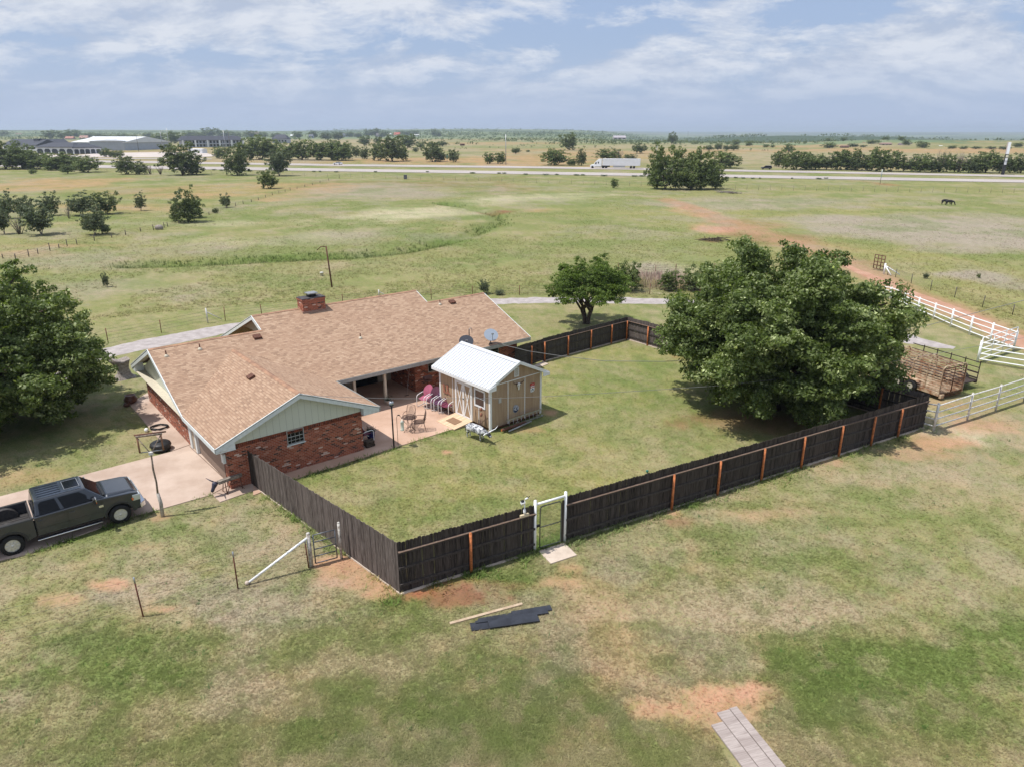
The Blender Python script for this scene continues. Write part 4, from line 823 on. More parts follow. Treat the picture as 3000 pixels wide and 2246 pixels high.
for bx, by in ((2610,809),(2635,806.6)): q = G(bx, by)-g; MB().tube([(0,0,h*.8), q+Vector((0,0,.08))], .06, 8).build('brace', MT['pipewhite'], t)
wire_fence('wire_fence', 'woven wire fence on grey posts on the far side of the dirt road', [(2600,806,781),(2623,813,788),(2669,831,802.6),(2726,850,821),(2796,872,841),(2877,901,866),(2966,923,892),(3080,960,925)], 7, .035, 'galvd' if 'galvd' in MT else 'wire', wr=.006)
DG_ = [(20,880,850),(100,880,848),(188,868,820),(247,850,815),(325,830,778),(382,812,785),(436,800,755),(500,790,752),(612,765,728),(725,745,722),(815,728,695),(913,705,680),(996,697,660),(1065,680,645),(1088,675,645),(1160,655,632),(1230,638,615),(1295,615,595),(1355,598,578),(1415,572,555),(1470,555,538),(1527,540,518),(1577,528,505),(1630,515,495),(1675,502,484),(1722,485,468),(1765,470,450),(1807,460,442),(1848,450,435),(1881,440,420),(1925,430,415),(1975,418,402),(2025,405,390),(2075,390,376),(2130,376,360),(2200,362,338)]
MT['rimg'] = mat('grey_line_post', (.20,.19,.15), .8); MT['fieldpost'] = mat('weathered_field_post', (.10, .08, .068), .9)
wire_fence('wire_fence', 'old wire fence on crooked dark posts crossing the left fields diagonally', [(x/2.212, 360+y/2.212, 360+z/2.212) for x, y, z in DG_], 3, .06, 'fieldpost', wr=.010)
ROW = [(x, float(np.interp(x, [-60, 0, 500, 1000, 1500, 1900], [494, 496, 509, 521, 534, 548]))) for x in range(-60, 1920, 34)]
wire_fence('wire_fence', 'faint wire boundary fence along the near side of the highway, left of the dark grove', ROW, 4, .035, 'galvd' if 'galvd' in MT else 'rimg', hgt=1.4, wr=.010)
ROW = [(x, float(np.interp(x, [2120, 2500, 3000, 3100], [556, 562, 567, 568]))) for x in range(2120, 3100, 34)]
wire_fence('wire_fence', 'faint wire boundary fence along the near side of the highway, right of the dark grove', ROW, 4, .035, 'rimg', hgt=1.4, wr=.010)
wire_fence('wire_fence', 'short old wire fence beside the reddish weeds behind the round-headed tree', [(1811,792,770),(1921,796,778),(1980,793,774),(2092,790,772),(2150,800,780)], 3, .035, 'tpost', wr=.006)
# ================================================================ shed and what stands round it
S0 = Vector((-1.14, 34.51, 0)); SRZ = .72; sl_, sw_ = frame(S0, SRZ)
SW, SLN, SB, SE, SR, SOE, SOG = 3.66, 4.46, .20, 2.56, 3.57, .33, .28
na = Vector((-cos(SRZ), -sin(SRZ), 0)); nb = Vector((sin(SRZ), -cos(SRZ), 0))
def sA(px, py, off=0.0): p = sl_(plane_pt(px, py, S0+na*off, na)); return p.y, p.z     # on the door side (a=0): (b, z)
def sB(px, py, off=0.0): p = sl_(plane_pt(px, py, S0+nb*off, nb)); return p.x, p.z     # on the gable end (b=0): (a, z)
shed = thing('garden_shed', 'tan plywood shed with white trim and white ribbed metal roof', 'shed', S0, SRZ)
k9 = lambda x, y: (1230+x/9.2, 1120+y/9.2)
d0 = [sA(*k9(*p)) for p in ((975, 0), (990, 800), (1405, 990), (1385, 80))]
db0, db1 = (d0[2][0], (d0[0][0]+d0[1][0])/2); dz1 = SB+1.95
w0 = [sA(*k9(*p)) for p in ((1465, 130), (1765, 250), (1765, 745), (1480, 600))]; wb0, wb1 = (w0[1][0]+w0[2][0])/2, (w0[0][0]+w0[3][0])/2; wz1, wz0 = (w0[0][1]+w0[1][1])/2, (w0[2][1]+w0[3][1])/2
m = MB(); sr = lambda a: SE+(SR-SE)*(min(a, SW-a)+SOE)/(SW/2+SOE)-.12
# walls
m.b2(0, SW, .0, .05, SB, sr(0)); m.b2(0, SW, SLN-.05, SLN, SB, sr(0)); m.b2(0, .05, .05, SLN-.05, SB, sr(0)); m.b2(SW-.05, SW, .05, SLN-.05, SB, sr(0))
for y in (0, SLN-.05): m.prism([(0, sr(0)), (SW, sr(0)), (SW/2, sr(SW/2))], .05, lambda p, y=y: Vector((p.x, y+p.z, p.y)))
m.build('wall', MT['shedwood'], shed)
MB().b2(.05, SW-.05, .06, SLN-.06, .07, SB).build('skid_base', MT['rustdark'], shed)
m = MB()
for x, y in ((0.02, .05), (SW-.3, .05), (.02, SLN-.3), (SW-.3, SLN-.3), (SW/2, .05)): m.b2(x, x+.25, y, y+.2, -.02, .07)
m.build('foundation_blocks', MT['conc2'], shed)
# white trim
t_ = .022
for (x, y, sx, sy) in ((0, 0, -1, -1), (SW, 0, 1, -1), (0, SLN, -1, 1), (SW, SLN, 1, 1)):
    m = MB()
    m.b2(x if sx > 0 else x-t_, x+t_ if sx > 0 else x, y-sy*.1 if sy < 0 else y-.1, y+sy*t_ if sy > 0 else y-t_, SB-.06, sr(0)-.01)
    m.b2(x-.10 if sx > 0 else x, x if sx > 0 else x+.10, y if sy > 0 else y-t_, y+t_ if sy > 0 else y, SB-.06, sr(0)-.01); m.build('corner_trim', MT['white'], shed)
m = MB()
m.b2(.10, SW-.10, -.02, 0, sr(0)-.06, sr(0)-.02)
for f in (.335, .665): m.b2(SW*f-.02, SW*f+.02, -.018, 0, SB-.03, sr(0)-.06)
for b in (db1+.30, wb0+.55): m.b2(-.018, 0, b-.018, b+.018, SB-.03, (wz0-.02 if b < wb1 else sr(0)-.02))
m.b2(-.018, 0, wb0+.53, wb0+.57, wz1+.02, sr(0)-.02)
m.build('batten', MT['white'], shed)
# double door with X bracing
def aface(b0, b1, z0, z1, t=.025, o=0.0): return (-o-t, -o, b0, b1, z0, z1)
bm = (db0+db1)/2
for (p, q_) in ((db0, bm-.004), (bm+.004, db1)):
    d_ = MB(); d_.b2(*aface(p, q_, SB+.02, dz1, .02)); do = d_.build('door', MT['shedwood'], shed); m = MB(); wd = .065
    m.b2(*aface(p, p+wd, SB+.02, dz1, .02, .021)); m.b2(*aface(q_-wd, q_, SB+.02, dz1, .02, .021)); m.b2(*aface(p+wd, q_-wd, SB+.02, SB+.10, .019, .021)); m.b2(*aface(p+wd, q_-wd, dz1-.08, dz1, .019, .021))
    m.bar((-.029, p+wd, SB+.1), (-.029, q_-wd, dz1-.08), .012, .06, (0, 1, 0)); m.bar((-.031, q_-wd, SB+.1), (-.031, p+wd, dz1-.08), .012, .06, (0, 1, 0)); m.build('door_trim', MT['white'], do)
MB().b2(-.075, -.045, bm-.05, bm+.02, 1.25, 1.30).build('latch', MT['blackmetal'], shed)
m = MB(); m.b2(*aface(db0-.07, db0, SB, dz1, .03)); m.b2(*aface(db1, db1+.07, SB, dz1, .03)); m.b2(*aface(db0-.07, db1+.07, dz1, dz1+.07, .031)); m.build('door_frame', MT['white'], shed)
def mpA(p): return Vector((-p.y-.0, p.x, p.z))
m = MB(); f_ = .09
m.b2(*aface(wb0, wb1, wz0, wz0+f_, .03)); m.b2(*aface(wb0, wb1, wz1-f_, wz1, .03)); m.b2(*aface(wb0, wb0+f_, wz0+f_, wz1-f_, .031)); m.b2(*aface(wb1-f_, wb1, wz0+f_, wz1-f_, .031)); m.b2(*aface(wb0+f_, wb1-f_, (wz0+wz1)/2-.018, (wz0+wz1)/2+.018, .02)); wo = m.build('window', MT['white'], shed)
MB().b2(*aface(wb0+.05, wb1-.05, wz0+.05, wz1-.05, .008)).build('pane', mat('brown_tinted_pane', (.05, .032, .028), .12, spec=.7), wo)
# gable vent
v0 = [sB(1400+x/7.886, 1080+y/7.886) for x, y in ((840, 20), (945, 0), (945, 170), (835, 195))]; va0, va1 = v0[0][0], v0[1][0]; vz1, vz0 = (v0[0][1]+v0[1][1])/2, (v0[2][1]+v0[3][1])/2
va0 = SW/2-.16; va1 = SW/2+.16; m = MB(); m.b2(va0, va1, -.03, 0, vz0, vz0+.03); m.b2(va0, va1, -.03, 0, vz0+.47, vz0+.5); m.b2(va0, va0+.03, -.031, 0, vz0+.03, vz0+.47); m.b2(va1-.03, va1, -.031, 0, vz0+.03, vz0+.47)
for i in range(8): m.box(((va0+va1)/2, -.015, vz0+.06+i*.052), (va1-va0-.06, .008, .045), rx=.6)
m.build('gable_vent', MT['white'], shed)
# roof: ribbed metal sheets, ridge cap, bargeboards
sl = (SR-SE)/(SW/2+SOE); m = MB(); g = SLN+2*SOG
prof = []; x = -SOG
while x < SLN+SOG-1e-6:
    prof += [(x, 0), (x+.015, .034), (x+.04, .034), (x+.055, 0)]
    for k in range(1, 3): prof += [(x+.055+k*.055, 0), (x+.06+k*.06, .006), (x+.075+k*.06, .006), (x+.085+k*.06, 0)]
    x += .2286
prof = [p for p in prof if p[0] <= SLN+SOG]+[(SLN+SOG, 0)]
for s in (0, 1):
    e = (lambda a: a) if s == 0 else (lambda a: SW-a)
    vs = [(e(-SOE), y, SE+z) for y, z in prof]+[(e(SW/2), y, SR+z) for y, z in prof]; n = len(prof)
    vs += [(x_, y_, z_-.03) for x_, y_, z_ in [(e(-SOE), -SOG, SE), (e(-SOE), SLN+SOG, SE), (e(SW/2), SLN+SOG, SR), (e(SW/2), -SOG, SR)]]
    fs = [(i, i+1, n+i+1, n+i) if s == 0 else (i+1, i, n+i, n+i+1) for i in range(n-1)]+[(2*n, 2*n+1, 2*n+2, 2*n+3)]
    m.add(vs, fs)
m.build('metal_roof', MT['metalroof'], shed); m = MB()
for s in (-1, 1): m.add([(SW/2, -SOG-.01, SR+.055), (SW/2, SLN+SOG+.01, SR+.055), (SW/2+s*.17, SLN+SOG+.01, SR+.03-.17*sl+.01), (SW/2+s*.17, -SOG-.01, SR+.03-.17*sl+.01)], [(0, 1, 2, 3) if s < 0 else (3, 2, 1, 0)])
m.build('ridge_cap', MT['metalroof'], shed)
for y0, y1 in ((-SOG-.025, -SOG-.002), (SLN+SOG+.002, SLN+SOG+.025)):
    m = MB()
    for s in (0, 1):
        e = (lambda a: a) if s == 0 else (lambda a: SW-a)
        m.add([(e(x_), y_, z_) for y_ in (y0, y1) for x_, z_ in ((-SOE, SE+.025), (SW/2, SR+.045), (SW/2, SR-.12), (-SOE, SE-.14))], [(0,1,2,3),(7,6,5,4),(0,4,5,1),(1,5,6,2),(2,6,7,3),(3,7,4,0)])
    m.build('bargeboard', MT['white'], shed)
m = MB()
m.b2(-SOE-.004, -SOE+.02, -SOG, SLN+SOG, SE-.15, SE-.005); m.b2(SW+SOE-.02, SW+SOE+.004, -SOG, SLN+SOG, SE-.15, SE-.005); m.build('fascia', MT['white'], shed)
m = MB()
for (x0, x1) in ((-SOE+.005, .16), (SW-.16, SW+SOE-.005)): m.prism([(x0, SE-.16), (x1, SE-.16), (x1, SE+.02+(.12 if x0 < 0 else -.02)), (x0, SE+(.0 if x0 < 0 else .1))], .03, lambda p: Vector((p.x, -SOG-.03-p.z, p.y)))
m.build('eave_return', MT['white'], shed)
MB().b2(-SOE+.02, 0, -SOG, SLN+SOG, SE-.15, SE-.135).build('soffit', MT['white'], shed)
# ---- things hung on the shed: flat boot pair, skull, signs
def hangA(px, py, off=.03): b, z = sA(px, py); w_ = sw_(-off, b); return Vector((w_.x, w_.y, z))
def hangB(px, py, off=.03): a, z = sB(px, py); w_ = sw_(a, -off); return Vector((w_.x, w_.y, z))
RA = SRZ-pi/2; RB = SRZ                            # x axis along the wall, -y out of it
boot = [(.02,.55),(.22,.52),(.21,.36),(.23,.22),(.26,.12),(.36,.06),(.42,.02),(.40,-.02),(.2,0),(.16,.02),(.10,-.02),(.05,.0),(.07,.12),(.07,.25),(.03,.4)]
t = thing('boot_cutout', 'pair of rusty metal cowboy boot cutouts hung left of the shed door', 'wall ornament', hangA(1308, 1136), RA)
MR = mat('rusty_cutout', (.36, .14, .085), .8, col2=(.22, .10, .07), vscale=14)
for dx, sc in ((-.30, .95), (.0, 1.0)): MB().prism([(x*sc+dx, z*sc-.3) for x, z in boot], .012, lambda p: Vector((p.x, p.z-.01-(.014 if dx else 0), p.y))).build('boot', MR, t)
t = thing('bull_skull', 'white bull skull with dark horns hung on the shed gable end', 'skull', hangB(1517, 1128, .05), RB)
MB().lathe([(.03,-.24),(.055,-.2),(.06,-.1),(.10,.0),(.12,.08),(.09,.14),(.02,.17)], 10, (0,-.03,0), True, Matrix.Diagonal((1, .55, 1))).build('skull', mat('bone', (.72, .70, .66), .7), t)
hm = mat('dark_horn', (.09, .05, .04), .4)
for s in (-1, 1): MB().tube([(s*.08,-.03,.12),(s*.2,-.05,.14),(s*.34,-.05,.2),(s*.42,-.05,.34)], [.035,.03,.02,.006], 8).build('horn', hm, t)
m = MB(); [m.ball((s*.065,-.085,.03), .022, 8, 5) for s in (-1, 1)]; m.build('eye_socket', MT['blackmetal'], t)
def letters(txt, size, parent, loc, mt, name='lettering', bold=1.0):      # small block capitals built from strokes
    S = {'A':[(0,0,.5,1),(.5,1,1,0),(.2,.4,.8,.4)],'B':[(0,0,0,1),(0,1,.8,.85),(.8,.85,.7,.55),(.7,.55,0,.5),(.7,.5,.9,.2),(.9,.2,0,0)],'D':[(0,0,0,1),(0,1,.7,.8),(.7,.8,.9,.5),(.9,.5,.7,.2),(.7,.2,0,0)],'E':[(0,0,0,1),(0,1,.9,1),(0,.5,.7,.5),(0,0,.9,0)],'F':[(0,0,0,1),(0,1,.9,1),(0,.5,.7,.5)],'G':[(.9,.8,.5,1),(.5,1,0,.6),(0,.6,0,.3),(0,.3,.5,0),(.5,0,.9,.2),(.9,.2,.9,.5),(.9,.5,.5,.5)],'H':[(0,0,0,1),(1,0,1,1),(0,.5,1,.5)],'I':[(.5,0,.5,1)],'L':[(0,0,0,1),(0,0,.8,0)],'M':[(0,0,0,1),(0,1,.5,.4),(.5,.4,1,1),(1,1,1,0)],'N':[(0,0,0,1),(0,1,1,0),(1,0,1,1)],'O':[(.5,1,0,.6),(0,.6,0,.4),(0,.4,.5,0),(.5,0,1,.4),(1,.4,1,.6),(1,.6,.5,1)],'P':[(0,0,0,1),(0,1,.85,.9),(.85,.9,.85,.55),(.85,.55,0,.5)],'R':[(0,0,0,1),(0,1,.85,.9),(.85,.9,.85,.55),(.85,.55,0,.5),(.4,.5,.9,0)],'S':[(.9,.9,.4,1),(.4,1,0,.75),(0,.75,.9,.3),(.9,.3,.5,0),(.5,0,0,.1)],'T':[(.5,0,.5,1),(0,1,1,1)],'U':[(0,1,0,.2),(0,.2,.5,0),(.5,0,1,.2),(1,.2,1,1)],'W':[(0,1,.25,0),(.25,0,.5,.7),(.5,.7,.75,0),(.75,0,1,1)],'Y':[(0,1,.5,.5),(1,1,.5,.5),(.5,.5,.5,0)],'4':[(.7,0,.7,1),(.7,1,0,.35),(0,.35,1,.35)],'0':[(0,0,0,1),(0,1,1,1),(1,1,1,0),(1,0,0,0)],'X':[(0,0,1,1),(0,1,1,0)]}
    m = MB(); x = 0.0; wdt = size*.62; tot = len(txt)*size*.82-size*.2
    for ch in txt:
        for (a, b, c, d) in S.get(ch, []):
            o = Vector(loc)-Vector((tot/2, 0, size/2)); m.bar(o+Vector((x+a*wdt, 0, b*size)), o+Vector((x+c*wdt, 0, d*size)), size*.15*bold, .004, (0, 1, 0))
        x += size*.82
    return m.build(name, mt, parent)
WT = mat('sign_white', (.78, .80, .84), .4); RD = mat('sign_red', (.42, .02, .02), .4); BL = mat('sign_navy', (.012, .03, .09), .4)
t = thing('metal_sign', 'red and white tin sign with pale letters and a dark blue arch emblem', 'sign', hangB(1559, 1136, .02), RB)
MB().b2(-.155,.155,-.012,0,.02,.29).build('red_panel', RD, t); MB().prism([(-.14,.02),(.14,.02),(.14,-.14),(.06,-.21),(-.14,-.21)], .012, lambda p: Vector((p.x,-p.z,p.y))).build('white_panel', WT, t)
letters('MPH', .11, t, (0,-.016,.09), WT, bold=1.3); letters('UNION', .05, t, (0,-.016,.22), WT, bold=1.2) if False else MB().b2(-.10,.10,-.016,-.012,.195,.235).build('small_lettering', mat('sign_pink', (.6, .25, .25), .5), t)
m = MB(); m.prism([(-.075,-.17),(-.035,-.17),(-.03,-.09),(0,-.075),(.03,-.09),(.035,-.17),(.07,-.15),(.075,-.07),(0,-.01),(-.075,-.07)], .005, lambda p: Vector((p.x,-.013-p.z,p.y))); m.build('emblem', BL, t)
t = thing('metal_sign', 'blue and white oval tin sign with white lettering low on the shed end', 'sign', hangB(1510, 1196, .02), RB)
MB().prism([(.21*cos(a)*(1.0+.06*cos(3*a)), .23*sin(a)) for a in [i*2*pi/14 for i in range(14)]], .012, lambda p: Vector((p.x,-p.z,p.y))).build('plate', mat('sign_grey', (.33, .35, .40), .5), t)
MB().prism([(.19*cos(a), .19*sin(a)-.02) for a in [i*2*pi/12 for i in range(12)]], .004, lambda p: Vector((p.x,-.0125-p.z,p.y))).build('blue_field', BL, t)
letters('NER', .16, t, (.035,-.022,.0), mat('sign_pale', (.50, .52, .60), .5), bold=1.3); MB().prism([(-.12,.12),(.02,.17),(.13,.15),(.12,.12),(-.1,.1)], .004, lambda p: Vector((p.x,-.018-p.z,p.y))).build('banner', bpy.data.materials['sign_pale'], t)
t = thing('paper_notice', 'pale square notice with tan strip above it on the shed end', 'sign', hangB(1464, 1171, .02), RB)
MB().b2(-.095,.095,-.01,0,-.16,.08).build('sheet', mat('notice_paper', (.46, .45, .43), .7), t); MB().b2(-.09,.1,-.01,0,.09,.16).build('strip', mat('notice_strip', (.50, .40, .27), .7), t)
# ---- ramp and mat
t = thing('entry_ramp', 'light timber plank ramp leading up to the shed double doors', 'ramp', S0, SRZ)
k = [sl_(G(*k9(*p), z)) for p, z in (((455,1050), .06), ((905,1240), .06))]
rb0, rb1 = k[1].y, k[0].y; rx = (k[0].x+k[1].x)/2; m = MB(); n = 9
rb0 = db0-.12; rb1 = db1+.12
for i in range(n):
    x0 = rx+(-.04-rx)*i/n; x1 = rx+(-.04-rx)*(i+1)/n-.008; z0 = .07+(SB-.05)*i/n*1.0; z1 = .07+(SB-.05)*(i+1)/n
    m.add([(x, y, z+h) for h in (-.03, 0) for x, z in ((x0, z0), (x1, z1)) for y in (rb0, rb1)], [(0,1,3,2),(4,6,7,5),(0,4,5,1),(2,3,7,6),(0,2,6,4),(1,5,7,3)])
m.build('planks', MT['decking2'] if 'decking2' in MT else MT['decking'], t); MB().prism([(rx, .0), (-.05, 0), (-.05, SB-.02), (rx, .035)], .04, lambda p: Vector((p.x, rb0+.02+p.z, p.y))).build('side_stringer', MT['tanwood'], t)
a_ = atan2(SB-.05, -.04-rx)
tm = thing('doormat', 'brown coir doormat lying on the timber shed ramp', 'doormat', sw_(rx*.55, (rb0+rb1)/2, .07+(SB-.05)*.45+.008), SRZ); MB().box((0, 0, .008), (.5, .8, .02), ry=-a_).build('mat', mat('coir', (.25, .15, .09), .95, var=.2, vscale=30), tm)
# ---- ladder and pipe lying against the shed end
t = thing('aluminium_ladder', 'aluminium ladder lying on its edge along the shed end', 'ladder', S0, SRZ)
def sBz(px, py, yb): return sl_(plane_pt(px, py, S0+nb*yb, nb))
l0 = sBz(1480, 1237, .3); l1 = sBz(1580, 1210, .3); m = MB()
zz0, zz1 = .12, .48; xs0, xs1 = .95, 3.55
m.bar((xs0, -.30, zz0), (xs1, -.30, zz0), .03, .08); m.build('rail', MT['galv'], t); MB().bar((xs0, -.22, zz1), (xs1, -.22, zz1), .03, .08).build('rail', MT['galv'], t); m = MB()
for i in range(9): x = xs0+.15+i*.29; m.tube([(x, -.30, zz0), (x, -.22, zz1)], .016, 6)
m.build('rungs', MT['galv'], t)
t = thing('stored_pipe', 'rust red pipe lying on blocks below the shed ladder', 'pipe', sw_(1.35, -.45, .16), SRZ); MB().tube([(-.95,0,0),(.75,0,0)], .075, 12).build('pipe', MT['rustdark'], t); MB().tube([(-.965,0,0),(-.951,0,0)], .06, 12).build('cut_end', MT['rust'], t)
t = thing('stored_pipe', 'thin grey pipe lying in front of the rust red pipe', 'pipe', sw_(1.5, -.62, .07), SRZ+.04); MB().tube([(-.8,0,0),(.9,0,.1)], .045, 10).build('pipe', MT['galv'], t)
# ---- longhorn statue on the lawn by the shed corner
def skin(name, verts, edges, rad, mt, parent, sub=2, root=0, mat2=None):
    me = bpy.data.meshes.new(name); me.from_pydata(verts, edges, []); o = bpy.data.objects.new(name, me); C.objects.link(o)
    if parent: o.parent = parent
    sk = o.modifiers.new('skin', 'SKIN'); sk.use_smooth_shade = True
    for i, r in enumerate(rad): me.skin_vertices[0].data[i].radius = r if isinstance(r, tuple) else (r, r); me.skin_vertices[0].data[i].use_root = (i == root)
    sb = o.modifiers.new('sub', 'SUBSURF'); sb.levels = sub; sb.render_levels = sub; me.materials.append(mt); return o
def spotted(name, a, b, sc=5.0, lo=.47, hi=.52):
    m = bpy.data.materials.new(name); m.use_nodes = True; t = m.node_tree; p = t.nodes['Principled BSDF']; o = N(t, 'ShaderNodeTexCoord').outputs['Object']
    Lk(t, RGBmix(t, Ramp(t, Noise(t, o, sc, 5, .7, .6), [(lo, 0), (hi, 1)]), a, b), p.inputs['Base Color']); p.inputs['Roughness'].default_value = .45; return m
def quadruped(parent, mt, s=1.0, graze=False, legs=True, headmat=None, horns=None, neck=None, fat=1.0):
    nh = neck or ((1.15, 0, 1.05), (1.42, 0, .80 if graze else 1.2), (1.62, 0, .30 if graze else 1.15))
    V = [(-.85,0,1.12),(-.55,0,1.16),(0,0,1.08),(.5,0,1.12),(.85,0,1.12),nh[0],nh[1],nh[2],(nh[2][0]+(.05 if graze else .3),0,nh[2][2]-(.22 if graze else .12))]
    E = [(i, i+1) for i in range(8)]; R = [.22,(.29,.33),(.30,.36),(.29,.36),(.25,.31),(.16,.22),(.12,.17),(.12,.13),.07]
    R = [(r[0]*fat, r[1]*fat) if isinstance(r, tuple) else r*fat for r in R]
    base = len(V)
    for x, y, top, hind in ((-.62,.17,1.0,1),(-.62,-.17,1.0,1),(.66,.16,.95,0),(.66,-.16,.95,0)):
        i = len(V); att = 1 if hind else 4
        if hind: V += [(x+.02,y,.82),(x+.06,y,.62),(x-.08,y,.42),(x-.03,y,.05)]; R += [.17,.11,.06,.045]
        else: V += [(x+.08,y,.80),(x+.08,y,.6),(x+.09,y,.38),(x+.07,y,.05)]; R += [.13,.09,.055,.045]
        E += [(att, i), (i, i+1), (i+1, i+2), (i+2, i+3)]
    R = [(r[0]*s, r[1]*s) if isinstance(r, tuple) else r*s for r in R]
    return skin('body', [(a*s, b*s, c*s) for a, b, c in V], E, R, mt, parent, 2, 2)
LH = spotted('longhorn_paint', (.62, .63, .66), (.05, .055, .07), 6.5, .47, .55)
b0 = G(*k9(1330, 1450)); b1 = G(*k9(1640, 1590)); t = thing('longhorn_statue', 'black and white longhorn cow statue standing on the lawn beside the shed', 'statue', (b0+b1)/2, atan2((b1-b0).y, (b1-b0).x)+.12)
t.scale = (1, 1, .84); quadruped(t, LH, .64, fat=1.28, neck=((1.08,0,1.1),(1.25,0,1.08),(1.5,0,.92)))
hs = 0.64; MB().tube([(1.42*hs, 0, 1.1*hs), (1.42*hs, .25, 1.16*hs), (1.46*hs, .55, 1.2*hs), (1.5*hs, .72, 1.45*hs)], [.04,.035,.025,.006], 8).build('horn', MT['white'], t)
MB().tube([(1.42*hs, 0, 1.1*hs), (1.42*hs, -.22, 1.14*hs), (1.5*hs, -.4, 1.12*hs), (1.62*hs, -.52, 1.25*hs)], [.04,.035,.025,.006], 8).build('horn', MT['white'], t)
MB().lathe([(.06,-.16),(.085,-.08),(.10,.05),(.06,.14),(.01,.17)], 10, (1.56*hs, 0, .95*hs), True, Matrix.Rotation(-.5, 3, 'Y')).build('face', mat('black_hide', (.02, .022, .028), .35), t)
MB().tube([(-.88*hs,0,1.2*hs),(-1.02*hs,0,1.0*hs),(-1.03*hs,0,.5*hs)], [.025,.02,.03], 6).build('tail', LH, t)
# rusty garden frame with hanging ornament beside the shed
g0 = G(*k9(1640, 1290)); t = thing('plant_stand', 'rusty iron frame with hanging gourd shapes and dry plant against the shed', 'garden ornament', g0, SRZ+.25)
m = MB(); m.tube([(-.1,-.35,0),(0,-.3,1.15),(0,.3,1.15),(-.1,.35,0)], .012, 6); m.tube([(.15,-.35,0),(0,-.3,1.15)], .012, 6); m.tube([(.15,.35,0),(0,.3,1.15)], .012, 6); m.build('frame', MT['rustdark'], t)
for z in (1.22, .92): MB().ball((0,-.05,z), .075, 8, 6, (1,1,1.5)).build('gourd', MR, t)
m = MB(); rr_ = random.Random(4)
for i in range(70): a = rr_.uniform(0, 6.28); r = rr_.uniform(.02,.2); m.tube([(r*.3*cos(a), r*.3*sin(a)+.1, .0), (r*cos(a), r*sin(a)+.1, rr_.uniform(.3,.65))], .007, 3, False)
m.build('dry_plant', mat('dry_stem', (.26, .17, .15), .9, var=.3), t)
# ================================================================ vehicles
def arc(cx, cz, r, a0, a1, n=9): return [(cx+r*cos(a0+(a1-a0)*i/n), cz+r*sin(a0+(a1-a0)*i/n)) for i in range(n+1)]
def wheel(parent, x, y, r, w_, side, rim='alloy', holes=8, name='wheel'):
    R_ = Matrix.Rotation(pi/2, 3, 'X'); s = side
    t = MB(); t.lathe([(r*.60,-w_/2),(r*.9,-w_/2),(r*.985,-w_*.38),(r,-w_*.2),(r,w_*.2),(r*.985,w_*.38),(r*.9,w_/2),(r*.60,w_/2)], 28, (x, y, r), True, R_, False); o = t.build(name, MT['tyre'], parent)
    m = MB(); yo = y+s*w_*.36; m.lathe([(r*.60,0),(r*.62,-.02*s),(r*.56,.03*s)], 28, (x, yo, r), True, R_); m.lathe([(.001,.0),(r*.22,.0),(r*.24,.03)], 20, (x, yo+s*.012, r), True, R_)
    if holes:
        for k in range(holes):
            a = 2*pi*k/holes; m.bar((x+r*.2*cos(a), yo, r+r*.2*sin(a)), (x+r*.585*cos(a), yo, r+r*.585*sin(a)), .05, r*.15, (-sin(a), 0, cos(a)))
    m.build('rim', MT[rim], o); MB().lathe([(.001,0),(r*.6,0)], 20, (x, yo-s*.035, r), False, R_).build('brake_disc', MT['blackmetal'], o)
    MB().lathe([(r*.001,.05),(r*.13,.045),(r*.15,0)], 14, (x, yo, r), True, Matrix.Rotation(-pi/2*s, 3, 'X') if False else R_).build('hub', MT[rim], o); return o
MT['tyre'] = mat('tyre_rubber', (.012,.012,.013), .75, var=.2); MT['chrome'] = mat('chrome', (.75,.75,.77), .2, .8); MT['paint'] = mat('dark_grey_paint', (.032,.039,.052), .26, .3, coat=.9); MT['paintl'] = mat('handle_paint', (.07,.075,.085), .3, .3); MT['alloy'] = mat('bright_alloy', (.62,.61,.58), .32, .35); MT['flare'] = mat('flare_plastic', (.028,.028,.028), .55)
MT['amber'] = mat('amber_lens', (.75,.16,.02), .25); MT['lens'] = mat('headlamp_lens', (.62,.66,.68), .12, .4); MT['seam'] = mat('panel_gap', (.004,.004,.004), .8); MT['liner'] = mat('bed_liner', (.030,.028,.029), .75, col2=(.05,.045,.042), vscale=12)
fa, ra = G(358, 1530), G(44, 1623.5); fwd = (fa-ra).normalized(); WB = (fa-ra).length; k_ = WB/3.70; side_n = Vector((fwd.y, -fwd.x, 0)); o = (fa+ra)/2-side_n*.86*k_
truck = thing('pickup_truck', 'dark grey crew cab pickup truck with chrome wheels parked on the driveway', 'pickup truck', o, atan2(fwd.y, fwd.x), None, k_)
XF, XR, WR_ = 1.85, -1.85, .415
HW = .94
def mirror_y(f):
    for s in (-1, 1): f(s)
# lower body: cab and nose in one extrusion with the front arch cut out
prof = [(-1.0,.50),(1.28,.50)]+arc(XF, WR_+.02, .52, pi*1.04, -.04*pi, 12)[0:]+[(2.62,.56),(2.66,.72),(2.66,1.08),(2.60,1.19),(2.35,1.25),(1.25,1.33),(1.05,1.33),(-1.0,1.30)]
m = MB(); m.prism(prof, HW*2, lambda p: Vector((p.x, p.z-HW, p.y))); body = m.build('body', MT['paint'], truck, bevel=.07)
hood = MB(); hood.add([(1.46,-.86,1.32),(1.46,.86,1.32),(2.60,.80,1.17),(2.60,-.80,1.17),(1.50,-.74,1.40),(1.50,.74,1.40),(2.50,.68,1.285),(2.50,-.68,1.285)], [(0,3,7,4),(3,2,6,7),(2,1,5,6),(1,0,4,5),(4,7,6,5)]); hood.build('hood', MT['paint'], truck, bevel=.06)
